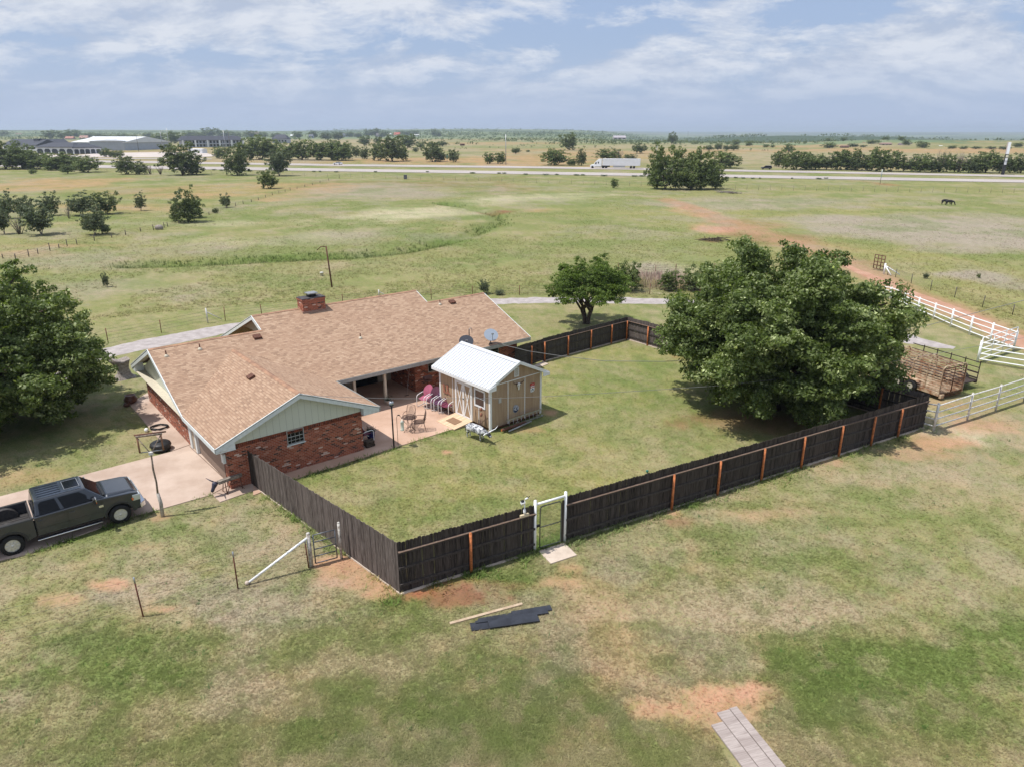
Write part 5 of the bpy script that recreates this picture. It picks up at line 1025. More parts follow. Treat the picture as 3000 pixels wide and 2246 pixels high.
# greenhouse
gb = dict(x0=-.98, x1=1.48, y=.885, z=1.28); gt = dict(x0=-.88, x1=.82, y=.71, z=1.88)
cab = MB(); V8 = [(gb['x0'],-gb['y'],gb['z']),(gb['x1'],-gb['y'],gb['z']),(gb['x1'],gb['y'],gb['z']),(gb['x0'],gb['y'],gb['z']),(gt['x0'],-gt['y'],gt['z']),(gt['x1'],-gt['y'],gt['z']),(gt['x1'],gt['y'],gt['z']),(gt['x0'],gt['y'],gt['z'])]
cab.add(V8, [(3,2,1,0),(4,5,6,7),(0,1,5,4),(1,2,6,5),(2,3,7,6),(3,0,4,7)]); cab.build('cab', MT['paint'], truck, bevel=.06)
MB().box((-.05,0,1.883), (1.50,1.28,.045)).build('cab_roof', MT['paint'], truck, bevel=.02)
V8 = [Vector(v) for v in V8]
def pane_on(A, B, C_, D, poly, off=.006, mt='darkglass', name='window', th=.004):   # quad A(bottom0) B(bottom1) C(top1) D(top0); poly in (s,t)
    n = (B-A).cross(D-A).normalized(); q = lambda s, t: (A*(1-s)+B*s)*(1-t)+(D*(1-s)+C_*s)*t
    P_ = [q(s, t)+n*off for s, t in poly]; P2 = [p+n*th for p in P_]; k = len(P_); mb = MB(); mb.add(P_+P2, [tuple(range(k))[::-1], tuple(range(k, 2*k))]+[(i, (i+1) % k, k+(i+1) % k, k+i) for i in range(k)]); return mb.build(name, MT[mt], truck)
A, B, C_, D = V8[0], V8[1], V8[5], V8[4]
for (a, b, c, d) in ((V8[0],V8[1],V8[5],V8[4]),):
    pane_on(a, b, c, d, [(.07,.10),(.36,.10),(.375,.86),(.12,.86),(.07,.74)]); pane_on(a, b, c, d, [(.415,.10),(.83,.10),(.80,.30),(.86,.55),(.83,.86),(.43,.86)])
a, b, c, d = V8[2], V8[3], V8[7], V8[6]
pane_on(a, b, c, d, [(.93,.10),(.64,.10),(.625,.86),(.88,.86)][::-1]); pane_on(a, b, c, d, [(.585,.10),(.17,.10),(.17,.86),(.57,.86)][::-1])
pane_on(V8[1], V8[2], V8[6], V8[5], [(.05,.05),(.95,.05),(.93,.93),(.07,.93)], mt='windshield' if 'windshield' in MT else 'darkglass', name='windshield'); pane_on(V8[3], V8[0], V8[4], V8[7], [(.08,.12),(.92,.12),(.90,.88),(.10,.88)], name='rear_window')
m = MB(); m.b2(.20,.70,-.40,.40,1.907,1.913); m.build('sunroof', MT['darkglass'], truck); m = MB()
for (x0, x1, y0, y1) in ((.18,.72,-.42,-.40),(.18,.72,.40,.42),(.18,.20,-.40,.40),(.70,.72,-.40,.40)): m.b2(x0, x1, y0, y1, 1.906, 1.918)
m.build('sunroof_trim', MT['galv'], truck)
for i in range(5): MB().b2(-.74,.06,-.44+i*.22-.02,-.44+i*.22+.02,1.905,1.925).build('roof_rib', MT['paint'], truck)
# bed
bx0, bx1 = -2.98, -1.04
bp = [(bx0,.60),(XR-.53,.60)]+arc(XR, WR_+.02, .52, pi*1.0, 0, 12)+[(bx1,.52),(bx1,1.27),(bx0,1.27)]
for s in (-1, 1): m = MB(); y0 = s*HW-(.11 if s > 0 else 0); m.prism(bp, .11, lambda p, y0=y0: Vector((p.x, y0+p.z, p.y))); m.build('bed_side', MT['paint'], truck, bevel=.02)
MB().b2(bx0, bx0+.07, -HW+.115, HW-.115, .62, 1.25).build('tailgate', MT['paint'], truck); MB().b2(bx1-.07, bx1, -HW+.115, HW-.115, .62, 1.26).build('bed_front', MT['liner'], truck)
m = MB(); m.b2(bx0+.072, bx1-.072, -HW+.112, HW-.112, .78, .82); m.build('bed_floor', MT['liner'], truck)
for s in (-1, 1): m = MB(); m.prism(arc(XR, .80, .46, pi, 0, 10), .22, lambda p, s=s: Vector((p.x, s*(HW-.115)-(.22 if s > 0 else 0)+p.z, p.y))); m.build('wheel_housing', MT['liner'], truck)
m = MB(); [m.b2(bx0+.1, bx1-.1, y-.02, y+.02, .82, .835) for y in np.linspace(-.5, .5, 7)]; m.build('liner_ribs', MT['liner'], truck); m = MB()
for s in (-1, 1): m = MB(); m.b2(bx0, bx1, s*(HW-.06)-.06, s*(HW-.06)+.06, 1.272, 1.29); m.build('bed_cap', MT['flare'], truck)
for s in (-1, 1):
    for X in (XF, XR):
        m = MB(); a = arc(X, WR_+.02, .555, pi*1.0, 0, 14); b_ = arc(X, WR_+.02, .475, 0, pi*1.0, 14); m.prism(a+b_, .07, lambda p, s=s: Vector((p.x, s*(HW-.035)+p.z-.035+s*.02, p.y))); m.build('fender_flare', MT['flare'], truck, bevel=.015)
    wheel(truck, XF, s*.80, WR_, .28, s); wheel(truck, XR, s*.80, WR_, .28, s)
    MB().b2(-1.05, 1.18, s*(HW+.06)-.09, s*(HW+.06)+.09, .38, .42).build('running_board', MT['black'], truck); MB().tube([(-1.05, s*(HW+.15), .41), (1.18, s*(HW+.15), .41)], .022, 8).build('board_trim', MT['chrome'], truck)
    m = MB(); m.box((1.02, s*(HW+.20), 1.40), (.10,.24,.24)); m.build('mirror', MT['black'], truck, bevel=.02); MB().box((1.075, s*(HW+.20), 1.46), (.03,.22,.16)).build('mirror_cap', MT['chrome'], truck, bevel=.012); MB().box((1.085, s*(HW+.22), 1.335), (.02,.10,.07)).build('turn_signal', MT['amber'], truck); MB().bar((1.02, s*(HW-.08), 1.36), (1.02, s*(HW+.1), 1.38), .05, .06).build('mirror_arm', MT['black'], truck)
    m = MB()
    for x in (-.98, .08, 1.27): m.b2(x-.006, x+.006, s*(HW+.001)-.002, s*(HW+.001)+.002, .56, 1.27)
    m.b2(-.98, 1.27, s*(HW+.001)-.002, s*(HW+.001)+.002, .80, .808); m.b2(-.98, 1.9, s*(HW+.001)-.002, s*(HW+.001)+.002, 1.20, 1.206); m.build('door_seams', MT['seam'], truck)
    for x in (-.82, .24): MB().box((x, s*(HW+.012), 1.12), (.18,.025,.035)).build('door_handle', MT['paintl'], truck)
    MB().box((2.53, s*.795, 1.0), (.30,.33,.27)).build('headlight', MT['lens'], truck, bevel=.03); MB().box((2.40, s*.935, .96), (.10,.05,.11)).build('marker_light', MT['amber'], truck, bevel=.01)
    MB().box((1.24, s*(HW+.004), 1.02), (.16,.008,.09)).build('fender_badge', MT['chrome'], truck)
m = MB(); m.b2(2.655, 2.70, -.60, .60, .80, 1.13); m.build('grille', MT['chrome'], truck, bevel=.015); m = MB()
for z in (.85, .93, 1.01, 1.08): m.b2(2.70, 2.706, -.52, .52, z-.022, z+.022)
m.build('grille_slots', MT['blackmetal'], truck); m = MB(); m.add([(2.62,-.98,.46),(2.62,.98,.46),(2.85,.75,.46),(2.85,-.75,.46),(2.62,-.98,.70),(2.62,.98,.70),(2.85,.75,.70),(2.85,-.75,.70)], [(0,1,2,3),(7,6,5,4),(0,3,7,4),(3,2,6,7),(2,1,5,6),(1,0,4,5)]); m.build('front_bumper', MT['chrome'], truck, bevel=.03)
MB().b2(2.855, 2.862, -.35, .35, .50, .60).build('bumper_intake', MT['blackmetal'], truck); MB().b2(2.55, 2.75, -.7, .7, .36, .458).build('air_dam', MT['black'], truck)
MB().b2(-3.12, -2.99, -.9, .9, .50, .68).build('rear_bumper', MT['chrome'], truck, bevel=.02); MB().b2(-2.9, 2.5, -.5, .5, .36, .55).build('chassis', MT['black'], truck)
MB().box((1.44, 0, 1.352), (.14, 1.3, .02)).build('cowl', MT['black'], truck)
q = truck.matrix_basis if False else None
jl = Vector((-1.24, -.72, .835)); co_, si_ = cos(truck.rotation_euler[2]), sin(truck.rotation_euler[2]); jw = Vector((o.x+(jl.x*co_-jl.y*si_)*k_, o.y+(jl.x*si_+jl.y*co_)*k_, jl.z*k_))
t = thing('plastic_jug', 'white plastic jug standing in the pickup bed behind the cab', 'jug', jw); MB().lathe([(.085,0),(.095,.03),(.095,.2),(.05,.27),(.03,.30),(.03,.33)], 14).build('jug', MT['white'], t); MB().lathe([(.097,.03),(.099,.04),(.099,.10),(.097,.11)], 14).build('label', MT['amber'], t)
# ---- stock trailer behind the fence corner
MT['trl'] = mat('cream_rust_steel', (.55,.45,.32), .75, col2=(.27,.13,.07), vscale=3.2); MT['trl2'] = mat('dark_trailer_steel', (.05,.035,.03), .8, var=.4)
def stock_trailer(label, R1, R2, L, H, mt, wheels=(2.0, 2.9), slats=8, name='stock_trailer', base=.5, full=True):
    ex = (R2-R1).normalized(); W_ = (R2-R1).length; t = thing(name, label, 'trailer', (R1.x, R1.y, 0), atan2(ex.y, ex.x))   # x across, y forward
    m = MB(); m.b2(.0, W_, 0, L, base-.06, base); m.build('floor', MT[mt], t)
    for x in (0, W_): MB().b2(x-.05, x+.05, -.02, L, base-.16, base+.06).build('sill', MT[mt], t)
    for x in (0.02, W_-.02):
        m = MB()
        for i in range(slats): z = base+.16+(H-base-.25)*i/(slats-1); m.bar((x, 0, z), (x, L, z), .03, .095 if i < slats-2 else .05)
        m.build('side_slats', MT[mt], t)
        for i in range(int(L/.95)+1): MB().bar((x+(.03 if x > 1 else -.03), i*.95, base), (x+(.03 if x > 1 else -.03), i*.95, H), .05, .04, (0, 1, 0)).build('stake', MT[mt], t)
    if full:
        for i in range(int(L/1.9)+1):
            y = i*1.9; m = MB(); m.tube([(0, y, H-.1), (.05, y, H+.06), (.18, y, H+.15), (W_-.18, y, H+.15), (W_-.05, y, H+.06), (W_, y, H-.1)], .03, 6); m.build('hoop', MT[mt], t)
        for f in (.25, .5, .75): MB().tube([(W_*f, 0, H+.16), (W_*f, L, H+.16)], .022, 6).build('roof_bar', MT[mt], t)
        m = MB(); m.tube([(.05, 0, base), (.05, 0, H), (W_-.05, 0, H), (W_-.05, 0, base), (.05, 0, .16), (W_-.05, 0, .16)], .035, 6)
        for i in range(16): x = .05+(W_-.1)*(i+1)/17; m.tube([(x, -.01, .16), (x, -.01, base+.75)], .018, 5)
        for z in (base+.75, base+.95, base+1.15, base+1.35): m.tube([(.05, 0, z), (W_-.05, 0, z)], .02, 5)
        m.tube([(W_*.5, -.01, base), (W_*.5, -.01, H)], .025, 6); m.build('rear_gate', MT['rusttr'], t); MB().b2(.02, .30, -.16, .0, base-.28, base-.05).build('light_box', MT[mt], t)
        MB().b2(-.26, -.0, wheels[0]-.5, wheels[-1]+.5, .80, .84).build('fender', MT[mt], t)
    for y in wheels:
        for x, s in ((-.14, -1), (W_+.14, 1)):
            R_ = Matrix.Rotation(pi/2, 3, 'Y'); w_ = MB(); r = .40; w_.lathe([(r*.5,-.1),(r*.93,-.1),(r,-.05),(r,.05),(r*.93,.1),(r*.5,.1)], 20, (x, y, r), True, R_, False); wo = w_.build('wheel', MT['tyre'], t); MB().lathe([(.001,-.02),(r*.25,-.04),(r*.3,0),(r*.52,.02)], 16, (x+s*.05, y, r), True, Matrix.Rotation(pi/2*s, 3, 'Y')).build('rim', MT['rimgrey'], wo)
    MB().bar((W_/2, L, base-.1), (W_/2, L+1.3, base-.1), .1, .1).build('drawbar', MT[mt], t); MB().tube([(W_/2, L+.9, 0), (W_/2, L+.9, base)], .04, 6).build('jack', MT[mt], t); return t
MT['rusttr'] = mat('rusty_gate_steel', (.22,.10,.055), .8, col2=(.10,.05,.03), vscale=6); MT['rimgrey'] = mat('rim_paint', (.45,.42,.36), .6)
R1, R2 = G(2746, 1172), G(2803, 1160); Hh = height_at(2746, 1172, 1082)
dR = (R2-R1).normalized(); R2 = R1+dR*2.05
stock_trailer('rusty cream stock trailer with slatted sides parked behind the board fence corner', R1, R2, 4.9, Hh, 'trl', (1.75, 2.65), base=.42)
R3 = R1+dR*2.35+Vector((-dR.y, dR.x, 0))*.5; stock_trailer('dark rusty open trailer parked on the far side of the stock trailer', R3, R3+dR*1.7, 4.6, 1.75, 'trl2', (1.0, ), slats=4, full=False, name='open_trailer')
# ---- animals
BKH = mat('black_hide_far', (.012,.011,.013), .6, var=.3)
for (px, py, rz, lab) in ((2766, 600.5, .05, 'black cow grazing on the left of the pair far out in the pasture'), (2778, 602.5, -.15, 'black cow grazing on the right of the pair far out in the pasture')):
    g = G(px, py); t = thing('black_cow', lab, 'cow', g, rz); quadruped(t, BKH, .80, graze=True); MB().tube([(-.86*.8,0,1.2*.8),(-.95*.8,0,.9*.8),(-.95*.8,0,.4*.8)], [.03,.02,.035], 5).build('tail', BKH, t)
# ---- highway traffic
def car(name, label, px, py, pw, col, suv=False, face=-1, cat='car'):
    g = G(px, py); g.z = .10; L = pw*px2m(px, py); s = L/4.6; a, b = G(px-40, row_at(HWY_F, px-40)), G(px+40, row_at(HWY_F, px+40)); rz = atan2((b-a).y, (b-a).x)+(pi if face < 0 else 0)
    t = thing(name, label, cat, g, rz, None, s); P_ = mat(name+'_paint', col, .25, .2, coat=.8); h = 1.55 if suv else 1.40
    pr = [(-2.25,.35),(-1.85,.32)]+arc(-1.35,.33,.36,pi,0,6)+arc(1.4,.33,.36,pi,0,6)+[(2.2,.33),(2.3,.55),(2.2,.78),(1.3,.95),(-2.2 if suv else -1.6,1.0),(-2.3,.85)]
    m = MB(); m.prism(pr, 1.78, lambda p: Vector((p.x, p.z-.89, p.y))); m.build('body', P_, t, bevel=.06)
    cb = [(-2.15,.98),(1.15,.95),(.45,h),(-1.95,h)] if suv else [(-1.75,.98),(1.1,.94),(.3,h),(-1.0,h)]
    m = MB(); m.prism(cb, 1.5, lambda p: Vector((p.x, p.z-.75, p.y))); m.build('cabin_glass', MT['darkglass'], t, bevel=.05); x0, x1 = (-1.95, .4) if suv else (-1.0, .3); MB().b2(x0, x1, -.70, .70, h, h+.03).build('roof', P_, t, bevel=.01)
    for x in (-1.35, 1.4):
        for y in (-.80, .80): R_ = Matrix.Rotation(pi/2, 3, 'X'); MB().lathe([(.001,-.11),(.32,-.11),(.33,0),(.32,.11),(.001,.11)], 14, (x, y, .33), True, R_).build('wheel', MT['tyre'], t)
    for y in (-.6, .6): MB().box((2.24, y, .66), (.08,.34,.14)).build('headlight', MT['lens'], t)
    return t
car('white_sedan', 'white sedan driving on the far highway lanes at the left', 990, 484, 27, (.72,.73,.75))
car('dark_suv', 'dark blue wagon driving on the far highway lanes right of the grove', 2245, 497.5, 31, (.015,.02,.04), True)
g0, g1 = G(1729.5, 494), G(1875, 495.5); g0.z = g1.z = .10; L = (g1-g0).length; s = L/21.5
semi = thing('semi_truck', 'white semi truck with long box trailer on the far highway lanes', 'semi truck', g0, atan2((g1-g0).y, (g1-g0).x), None, s)
WS = mat('white_cab_paint', (.80,.82,.84), .3, var=.02)
cp = [(0,.55),(.05,1.25),(.5,1.5),(1.55,1.65),(2.0,2.45),(2.9,3.3),(3.6,3.85),(4.9,3.95),(4.9,.75),(2.0,.7),(1.9,.55)]
m = MB(); m.prism(cp, 2.3, lambda p: Vector((p.x, p.z-1.15, p.y))); m.build('tractor_cab', WS, semi, bevel=.12); m = MB(); m.prism([(2.05,1.75),(2.75,1.75),(2.75,2.6),(2.35,2.6)], 2.36, lambda p: Vector((p.x, p.z-1.18, p.y))); m.build('side_window', MT['darkglass'], semi); MB().b2(3.3,3.8,-1.18,1.18,2.0,2.7).build('sleeper_window', MT['darkglass'], semi)
MB().add([(1.62,-1.0,1.72),(1.62,1.0,1.72),(2.2,.95,2.66),(2.2,-.95,2.66)], [(0,3,2,1)]).build('windshield', MT['darkglass'], semi)
MB().b2(5.3, 21.5, -1.28, 1.28, 1.15, 4.05).build('box_trailer', mat('trailer_white', (.66,.67,.69), .45, var=.04, vscale=1), semi, bevel=.04); MB().b2(1.0,8.5,-.5,.5,.6,1.1).build('chassis', MT['blackmetal'], semi); MB().b2(10,15,-1.2,1.2,.45,1.1).build('side_skirt', MT['galv'], semi)
for x in (1.0, 5.6, 6.9, 17.6, 18.9):
    for y in (-1.0, 1.0): MB().lathe([(.001,-.16),(.5,-.16),(.52,0),(.5,.16),(.001,.16)], 18, (x, y, .52), True, Matrix.Rotation(pi/2, 3, 'X')).build('wheel', MT['tyre'], semi)
MB().b2(-.06, .1, -1.1, 1.1, .5, .85).build('bumper', MT['galv'], semi); MB().tube([(4.95,-.9,.9),(4.95,-.9,3.6)], .08, 8).build('exhaust_stack', MT['chrome'], semi)
# ================================================================ yard furniture and odds and ends
def lawn_chair(label, loc, rz, mt, group):
    t = thing('lawn_chair', label, 'chair', loc, rz, group, 1.2)                # faces +x
    seat = MB(); n = 10; vs = []; fs = []
    for i in range(n+1):
        for j in range(n+1):
            a = (i/n-.5)*2; b = (j/n-.5)*2; r = (1-abs(a)**3*.25)
            vs.append((.22*b*1.0, .25*a*(1-.12*b), .40+.05*a*a-.03*b+ .02*(b > .6)*b))
    for i in range(n):
        for j in range(n): q = (i*(n+1)+j, i*(n+1)+j+1, (i+1)*(n+1)+j+1, (i+1)*(n+1)+j); fs += [q]
    seat.add(vs, fs, True); k = len(vs); seat.add([(x, y, z-.012) for x, y, z in vs], [f[::-1] for f in fs], True); seat.build('seat', mt, t)
    back = MB(); m_ = 24; prof = [(cos(2*pi*i/m_), sin(2*pi*i/m_)) for i in range(m_)]
    for off in (0, -.014):
        vs = [(-.27+off, 0, .66)]
        for rr in (.5, 1.0):
            for c_, s_ in prof: yy = .285*c_*rr; zz = .67+.31*s_*rr*(1.05 if s_ > 0 else .95); vs.append((-.235-(zz-.40)*.30+.14*rr*rr*c_*c_*.5+off, yy, zz))
        f = [(0, 1+i, 1+(i+1) % m_) for i in range(m_)]+[(1+i, 1+m_+i, 1+m_+(i+1) % m_, 1+(i+1) % m_) for i in range(m_)]
        back.add(vs, f if off else [q[::-1] for q in f], True)
    back.build('backrest', mt, t)
    for s in (-1, 1):
        y = s*.30; MB().tube([(-.34,y*.9,.60),(-.20,y,.635),(.14,y,.60),(.22,y,.56),(.25,y,.48),(.25,y,.06),(.22,y,.02),(.12,y,.015),(-.34,y,.015)], .016, 8).build('arm_frame', MT['pipewhite'], t)
    MB().tube([(-.34,-.30,.015),(-.34,.30,.015)], .015, 6).build('crossbar', MT['pipewhite'], t); MB().tube([(-.02,-.29,.385),(-.02,.29,.385)], .012, 6).build('crossbar', MT['pipewhite'], t); return t
GC = 'moulded lawn chairs in a row on the patio'
face = SRZ+pi+.28
for px, py, mk_, lab in ((1246,1190,'pink','bright pink lawn chair, farthest left in the patio row'),(1267,1196.5,'purple','dark plum lawn chair beside the bright pink one'),(1288,1203,'purple2','greyish violet lawn chair, third in the patio row'),(1309,1210.5,'wine','wine-coloured lawn chair nearest the shed ramp')):
    if mk_ == 'purple2': MT[mk_] = mat('violet_plastic', (.105, .042, .09), .5)
    if mk_ == 'wine': MT[mk_] = mat('wine_plastic', (.15, .032, .065), .5)
    lawn_chair(lab, G(px, py, .05), face, MT[mk_], GC)
g = hw(6.98, .75, .05); lawn_chair('plum lawn chair half hidden behind the garage corner, by the blue pot', g, HRZ+.3, MT['wine'], None)
# wrought iron bistro set
g = G(1201, 1262, .05); t = thing('patio_table', 'round brown wrought iron table standing on the patio', 'table', g, 0, None, 1.15)
m = MB(); m.tube([(.33*cos(a), .33*sin(a), .70) for a in [i*pi/10 for i in range(21)]], .014, 6)
for i in range(-5, 6): w_ = math.sqrt(max(0, .33**2-(i*.06)**2)); m.tube([(-w_, i*.06, .70), (w_, i*.06, .70)], .006, 4); m.tube([(i*.06, -w_, .702), (i*.06, w_, .702)], .006, 4)
m.build('table_top', MT['ironbrown'], t)
for k in range(4): a = k*pi/2+.5; MB().tube([(.28*cos(a),.28*sin(a),.69),(.24*cos(a),.24*sin(a),.5),(.08*cos(a),.08*sin(a),.33),(.14*cos(a),.14*sin(a),.12),(.30*cos(a),.30*sin(a),.0)], .012, 6).build('leg', MT['ironbrown'], t)
MB().tube([(.2*cos(a), .2*sin(a), .1) for a in [i*pi/8 for i in range(17)]], .009, 5).build('ring', MT['ironbrown'], t)
def iron_chair(label, loc, rz):
    t = thing('patio_chair', label, 'chair', loc, rz, None, 1.14); I = MT['ironbrown']
    m = MB(); m.tube([(.22,-.22,.43),(.22,.22,.43),(-.22,.20,.43),(-.22,-.20,.43),(.22,-.22,.43)], .013, 6)
    for i in range(-6, 7): m.tube([(-.22, i*.034, .43), (.22, i*.034, .43)], .005, 4)
    for i in range(-6, 7): m.tube([(i*.034, -.21, .431), (i*.034, .21, .431)], .005, 4)
    m.build('seat', I, t); m = MB(); m.tube([(-.22,-.2,.43),(-.30,-.21,.75),(-.33,-.18,.93),(-.335,0,.97),(-.33,.18,.93),(-.30,.21,.75),(-.22,.2,.43)], .013, 6)
    for i in range(-5, 6): m.tube([(-.23, i*.034, .48), (-.33, i*.034, .93-.0006*i*i*30)], .005, 4)
    for i in range(8): z = .5+i*.055; m.tube([(-.225-(z-.43)*.21, -.2, z), (-.225-(z-.43)*.21, .2, z)], .004, 4)
    m.build('backrest', I, t)
    for s in (-1, 1):
        MB().tube([(.2,s*.22,.43),(.24,s*.23,0)], .012, 6).build('leg', I, t); MB().tube([(-.2,s*.2,.43),(-.3,s*.22,0)], .012, 6).build('leg', I, t)
        MB().tube([(-.27,s*.21,.66),(0,s*.26,.67),(.2,s*.25,.64),(.2,s*.22,.43)], .012, 6).build('armrest', I, t)
    return t
iron_chair('brown wrought iron chair behind the round patio table', G(1201, 1247, .05), -1.75)
iron_chair('brown wrought iron chair turned sideways right of the round patio table', G(1229, 1260, .05), 3.35)
# yard lamp
b = (1154.4, 1312.5); g = G(*b); h = height_at(*b, 1172)
t = thing('yard_lamp', 'black yard lamp post with round glass head at the patio edge', 'lamp post', g)
MB().tube([(0,0,0),(0,0,h-.30)], .038, 12).build('post', MT['blackmetal'], t); MB().lathe([(.05,h-.32),(.12,h-.26),(.12,h-.24)], 14).build('collar', MT['blackmetal'], t); MB().ball((0,0,h-.14), .125, 14, 8).build('globe', mat('clear_glass_globe', (.35,.38,.42), .08, .3, spec=.8), t); MB().lathe([(.10,h-.08),(.06,h-.02),(.015,h)], 12).build('cap', MT['blackmetal'], t)
# crook with bird feeder
b = (1166.6, 1305); g = G(*b); h = height_at(*b, 1217)
t = thing('shepherd_hook', 'thin black shepherd hook standing at the patio edge', 'hook', g); MB().tube([(0,0,0),(0,0,h-.1),(.03,0,h),(.12,0,h+.02),(.22,0,h-.06),(.26,0,h-.16)], .012, 6).build('pole', MT['blackmetal'], t)
MB().prism([(.02,0),(.10,.05),(.2,.03),(.16,.0)], .01, lambda p: Vector((p.x,p.z,p.y+h+.02))).build('bird_ornament', MT['blackmetal'], t)
t = thing('bird_feeder', 'pale green tube bird feeder hanging from the shepherd hook', 'bird feeder', (g.x+.26, g.y, h-.16)); MB().lathe([(.10,-.62),(.105,-.58),(.085,-.55),(.085,-.20),(.10,-.17),(.03,-.10),(.008,0)], 14).build('body', mat('feeder_cream', (.66,.67,.58), .5), t)
# barrel smoker on a post by the brick corner
b = (1254.6, 1154); g = G(*b, .05); t = thing('barrel_grill', 'brown barrel grill on a single post beside the brick corner', 'grill', g, HRZ)
hh = 1.02; MB().tube([(0,0,0),(0,0,hh-.15)], .03, 8).build('post', MT['rustdark'], t); R_ = Matrix.Rotation(pi/2, 3, 'Y'); MB().lathe([(.001,-.26),(.13,-.26),(.15,-.24),(.15,.24),(.13,.26),(.001,.26)], 16, (0,0,hh), True, R_).build('barrel', mat('brown_enamel', (.12,.06,.055), .5), t); MB().box((-.1,-.22,hh-.12), (.40,.18,.02)).build('shelf', MT['rustdark'], t); MB().tube([(-.2,-.3,hh-.12),(-.2,-.3,hh-.5)], .006, 4).build('hook', MT['wire'], t); MB().ball((-.2,-.3,hh-.55), .04, 8, 6).build('bulb', MT['white'], t)
# porch clutter
g = hw(8.15, 6.5, .05); t = thing('low_table', 'brown wooden picnic table in the shade of the porch', 'table', g, HRZ+.35)
BW = mat('brown_table', (.20,.085,.045), .7, var=.2); MB().b2(-.75,.75,-.36,.36,.66,.71).build('table_top', BW, t)
for s in (-1, 1): MB().b2(-.75,.75,s*.62-.11,s*.62+.11,.38,.42).build('bench', BW, t); m = MB(); m.bar((s*.55,-.68,.02),(s*.55,-.2,.66),.05,.08); m.bar((s*.55,.68,.02),(s*.55,.2,.66),.05,.08); m.bar((s*.55,-.68,.36),(s*.55,.68,.36),.05,.07); m.build('trestle', BW, t)
g = hw(9.0, 7.7, .05); t = thing('covered_grill', 'dark covered grill standing behind the porch table', 'grill', g, HRZ); MB().lathe([(.30,0),(.34,.5),(.38,.75),(.30,1.0),(.15,1.12),(.02,1.14)], 14).build('cover', MT['teal'], t)
a_, c_ = hw(12.75, 5.75, 1.55), hw(12.2, 5.3, .06); t = thing('garden_rake', 'long pale handled rake leaning on the brick corner under the porch', 'rake', (c_.x, c_.y, 0)); MB().tube([Vector((0,0,.06)), a_-c_+Vector((0,0,.06))], .014, 6).build('handle', MT['greywood'], t); MB().box((0,0,.05), (.32,.03,.05), rz=HRZ).build('head', MT['blackmetal'], t)
g = G(1137, 1184, .05); t = thing('flower_pot', 'grey pot with dark plant beside the porch post', 'pot', g); MB().lathe([(.13,0),(.18,.22),(.19,.27),(.165,.27),(.15,.2)], 14).build('pot', MT['conc2'], t)
def sprig(parent, r, h, n, mt, z0, seed=1, w=.03, name='foliage'):
    g = np.random.default_rng(seed); c = np.stack([g.normal(0, r*.45, n), g.normal(0, r*.45, n), z0+np.abs(g.normal(0, h*.5, n))], 1); u = g.normal(0, 1, (n, 3)); v = g.normal(0, 1, (n, 3)); u /= np.linalg.norm(u, axis=1)[:, None]; v = np.cross(u, v); v /= np.linalg.norm(v, axis=1)[:, None]
    V = np.stack([c-u*w, c+v*w*.5, c+u*w, c-v*w*.5], 1).reshape(-1, 3); return npmesh(name, V, np.arange(len(V)).reshape(-1, 4), mt, parent)
LFD = mat('plant_leaf', (.035,.06,.025), .6, var=.4, vscale=30)
sprig(t, .2, .25, 260, LFD, .25, 3)
g = hw(7.45, .95, .05); t = thing('glazed_pot', 'tall navy blue glazed pot with sprawling plant by the garage corner', 'pot', g); MB().lathe([(.16,0),(.21,.2),(.23,.42),(.21,.46),(.18,.44)], 16).build('pot', MT['navy'], t); sprig(t, .28, .25, 380, LFD, .42, 5)
g = hw(6.95, .18, .05); t = thing('firewood_pile', 'small dark pile of firewood at the foot of the garage corner', 'firewood', g, HRZ); r_ = random.Random(5)
for i in range(9): y = -.08+.12*(i % 3); z = .06+.11*(i//3); m = MB(); m.tube([(-.24+r_.uniform(-.04,.04), y, z), (.24+r_.uniform(-.04,.04), y+r_.uniform(-.04,.04), z)], r_.uniform(.045,.065), 7, smooth=False); m.build('log', MT['bark'], t)
# roping dummy: beam on steel frame with steer head
a, c = G(660, 1444), G(708, 1426); L = (c-a).length; t = thing('roping_dummy', 'timber roping dummy with dark horned steer head beside the garage corner', 'roping dummy', a, atan2((c-a).y, (c-a).x))
MB().bar((-.25,0,.62),(L+.05,0,.62),.20,.13).build('beam', mat('old_beam', (.12,.10,.085), .9, col2=(.30,.26,.22), vscale=9), t)
m = MB(); m.tube([(0,-.22,.01),(L,-.22,.01)], .02, 6); m.tube([(0,.22,.01),(L,.22,.01)], .02, 6); m.tube([(0,-.3,.02),(0,.3,.02)], .025, 6); m.tube([(L,-.3,.02),(L,.3,.02)], .025, 6); m.build('skids', MT['rustdark'], t)
for x in (0, L-.05):
    for y in (-.2, .2): MB().tube([(x, y, .02), (x+(.02 if x == 0 else 0), y*.4, .56)], .02, 6).build('leg', MT['rustdark'], t)
MB().tube([(.03, -.15, .05), (.35, -.06, .56)], .018, 6).build('brace', MT['rustdark'], t)
MB().lathe([(.05,-.30),(.075,-.24),(.08,-.1),(.12,.05),(.11,.14),(.03,.18)], 12, (-.42,0,.55), True, Matrix.Rotation(.5, 3, 'Y')).build('steer_head', mat('head_plastic', (.035,.035,.06), .4), t)
for s in (-1, 1): MB().tube([(-.38,s*.08,.68),(-.46,s*.28,.72),(-.56,s*.42,.82)], [.03,.025,.008], 8).build('horn', bpy.data.materials['head_plastic'], t)
